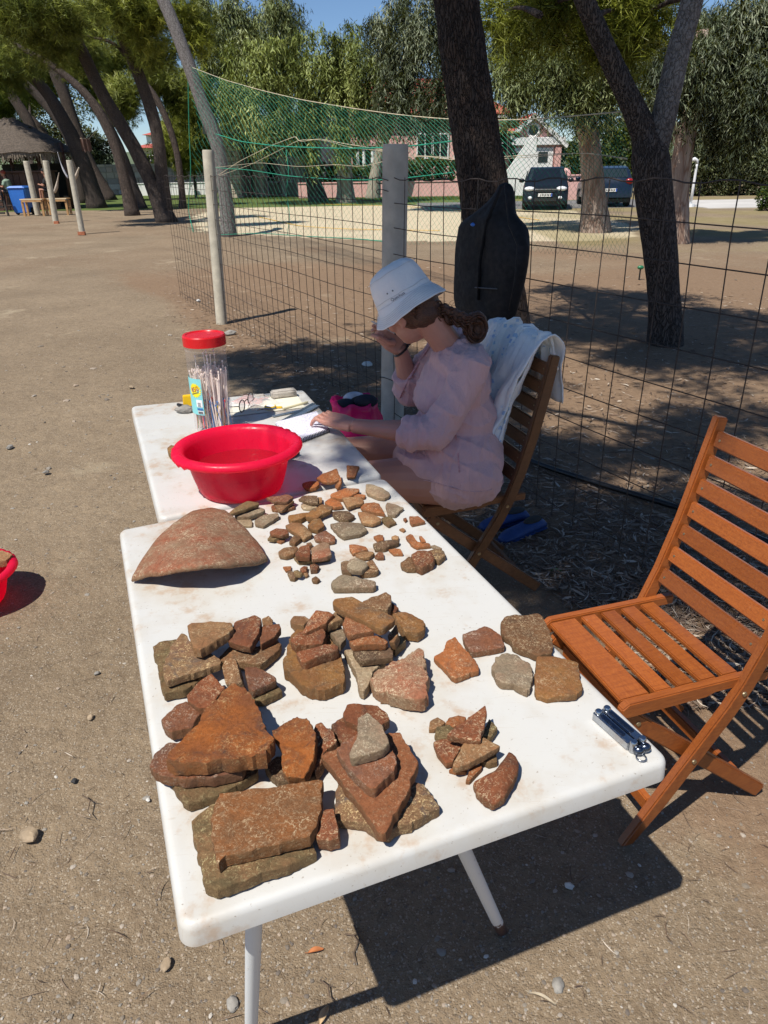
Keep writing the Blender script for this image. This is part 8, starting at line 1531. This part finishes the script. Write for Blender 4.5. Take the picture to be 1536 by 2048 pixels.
hair.ball(q(956, 658, 2.57), (.028, .026, .036), 14, 10); hmz = join_uni(hair, .004, 2, 'hair'); displace(hmz, lambda c_, n_: .0028 * mnoise.noise(Vector((c_.x * 40 + c_.z * 60, c_.y * 60, c_.z * 25))) + .0012 * mnoise.noise(Vector((c_.x * 160, c_.y * 160, c_.z * 60)))); obj('hair', hmz, M_HAIR, woman)
stz = MB(); rr_ = random.Random(5)
bp_, _ = spline([hd(-.06, .05, -.005)] + BR_ + [q(944, 648, 2.555)], [1] * 7, 60)
for k in range(3):                                              # three plaited locks, each a bundle of fine hair
    for i in range(16):
        o1, o2 = rr_.gauss(0, .0075), rr_.gauss(0, .0075); P = []
        for j in range(60):
            t = j / 59; ph = t * 15 + k * 2.094; c_ = Vector(bp_[j]); A_ = .017 * (1 - .3 * t)
            P.append(c_ + Vector((.2 * o1, A_ * .8 * math.sin(2 * ph) - .012 + o1, A_ * math.cos(ph) + o2)))
        stz.tube(P, [.0030] * 60, 5, False)
bc_ = q(952, 655, 2.565)
for i in range(90):                                             # rolled end
    r0 = rr_.uniform(.018, .046); a0 = rr_.uniform(0, 6.28); dy = rr_.uniform(-.030, .020); sp = rr_.uniform(1.5, 3.5)
    stz.tube([bc_ + Vector((math.cos(a0 + sp * t) * r0 * .9, dy + .008 * math.sin(5 * t + a0), math.sin(a0 + sp * t) * r0 * 1.15)) for t in np.linspace(0, 1, 14)], [.0026] * 14, 5, False)
for i in range(150):                                            # scalp hair combed back to the nape
    b_, c2_ = rr_.uniform(-.3, 1.0), rr_.uniform(-.6, .12); st0 = hd(-.02 + .01 * rr_.random(), .086 * math.cos(c2_) * (1 if b_ > 0 else -1), .086 * math.sin(c2_)); en = Vector(bp_[3]) + Vector((rr_.gauss(0, .008), rr_.gauss(0, .010), rr_.gauss(0, .014))); m_ = (st0 + en) / 2; m_ = HC + (m_ - HC).normalized() * (.090 + rr_.uniform(-.003, .003))
    Ps, _ = spline([st0, m_, en], [1] * 3, 14); stz.tube(Ps, [.0024] * 14, 5, False)
for i in range(26):                                             # flyaway hairs
    b0 = Vector(bp_[rr_.randint(2, 50)]); d_ = Vector((rr_.gauss(0, 1), rr_.gauss(0, 1), rr_.gauss(.3, 1))).normalized(); stz.tube([b0 + d_ * .015, b0 + d_ * .035 + Vector((.01, 0, .006)), b0 + d_ * .05 + Vector((.02, 0, -.004))], [.0006] * 3, 4, False)
tag(stz.build('loose_strands', M_HAIR, woman, smooth=True), kind='stuff')
# wrist watch on the raised wrist and pen
wd = (WR - PR_).normalized(); wc = WR + wd * .012; a1 = wd.cross(Vector((0, 0, 1))).normalized(); a2 = a1.cross(wd)
watch = thing('wrist_watch', 'black watch strapped round the raised wrist of the woman', 'watch', w0 + wc); MB().tube([a1 * math.cos(a) * .0325 + a2 * math.sin(a) * .031 for a in np.linspace(0, 6.283, 29)], .0085, 8, False, squash=.35, upv=wd).build('strap', M_BLKP, watch, smooth=True)
tow = (Vector(CAM) - w0 - wc).normalized(); tow = (tow - wd * tow.dot(wd)).normalized(); fc = -tow * .2 + a2 * .9; fc.normalize(); MB().ball(fc * .034, (.017, .017, .007), 14, 8, Vector(fc).to_track_quat('Z', 'Y').to_matrix()).build('case', M_BLKP, watch, smooth=True)
pn = thing('pen', 'clear pen held in the raised hand near the face', 'pen', w0 + q(757, 655, 2.665)); p0_ = q(742, 642, 2.67); p1_ = q(803, 673, 2.655); o_ = q(757, 655, 2.665)
MB().tube([p0_ - o_, p0_ * .93 + p1_ * .07 - o_, p1_ - o_], [.001, .0042, .0042], 10).build('barrel', M_FILM, pn, smooth=True); MB().tube([p1_ * .78 + p0_ * .22 - o_, p1_ - o_], [.0048, .0046], 10).build('cap', M_BLKP, pn, smooth=True); MB().tube([p0_ - o_, p1_ - o_], .0012, 6).build('refill', M_KTXT, pn)
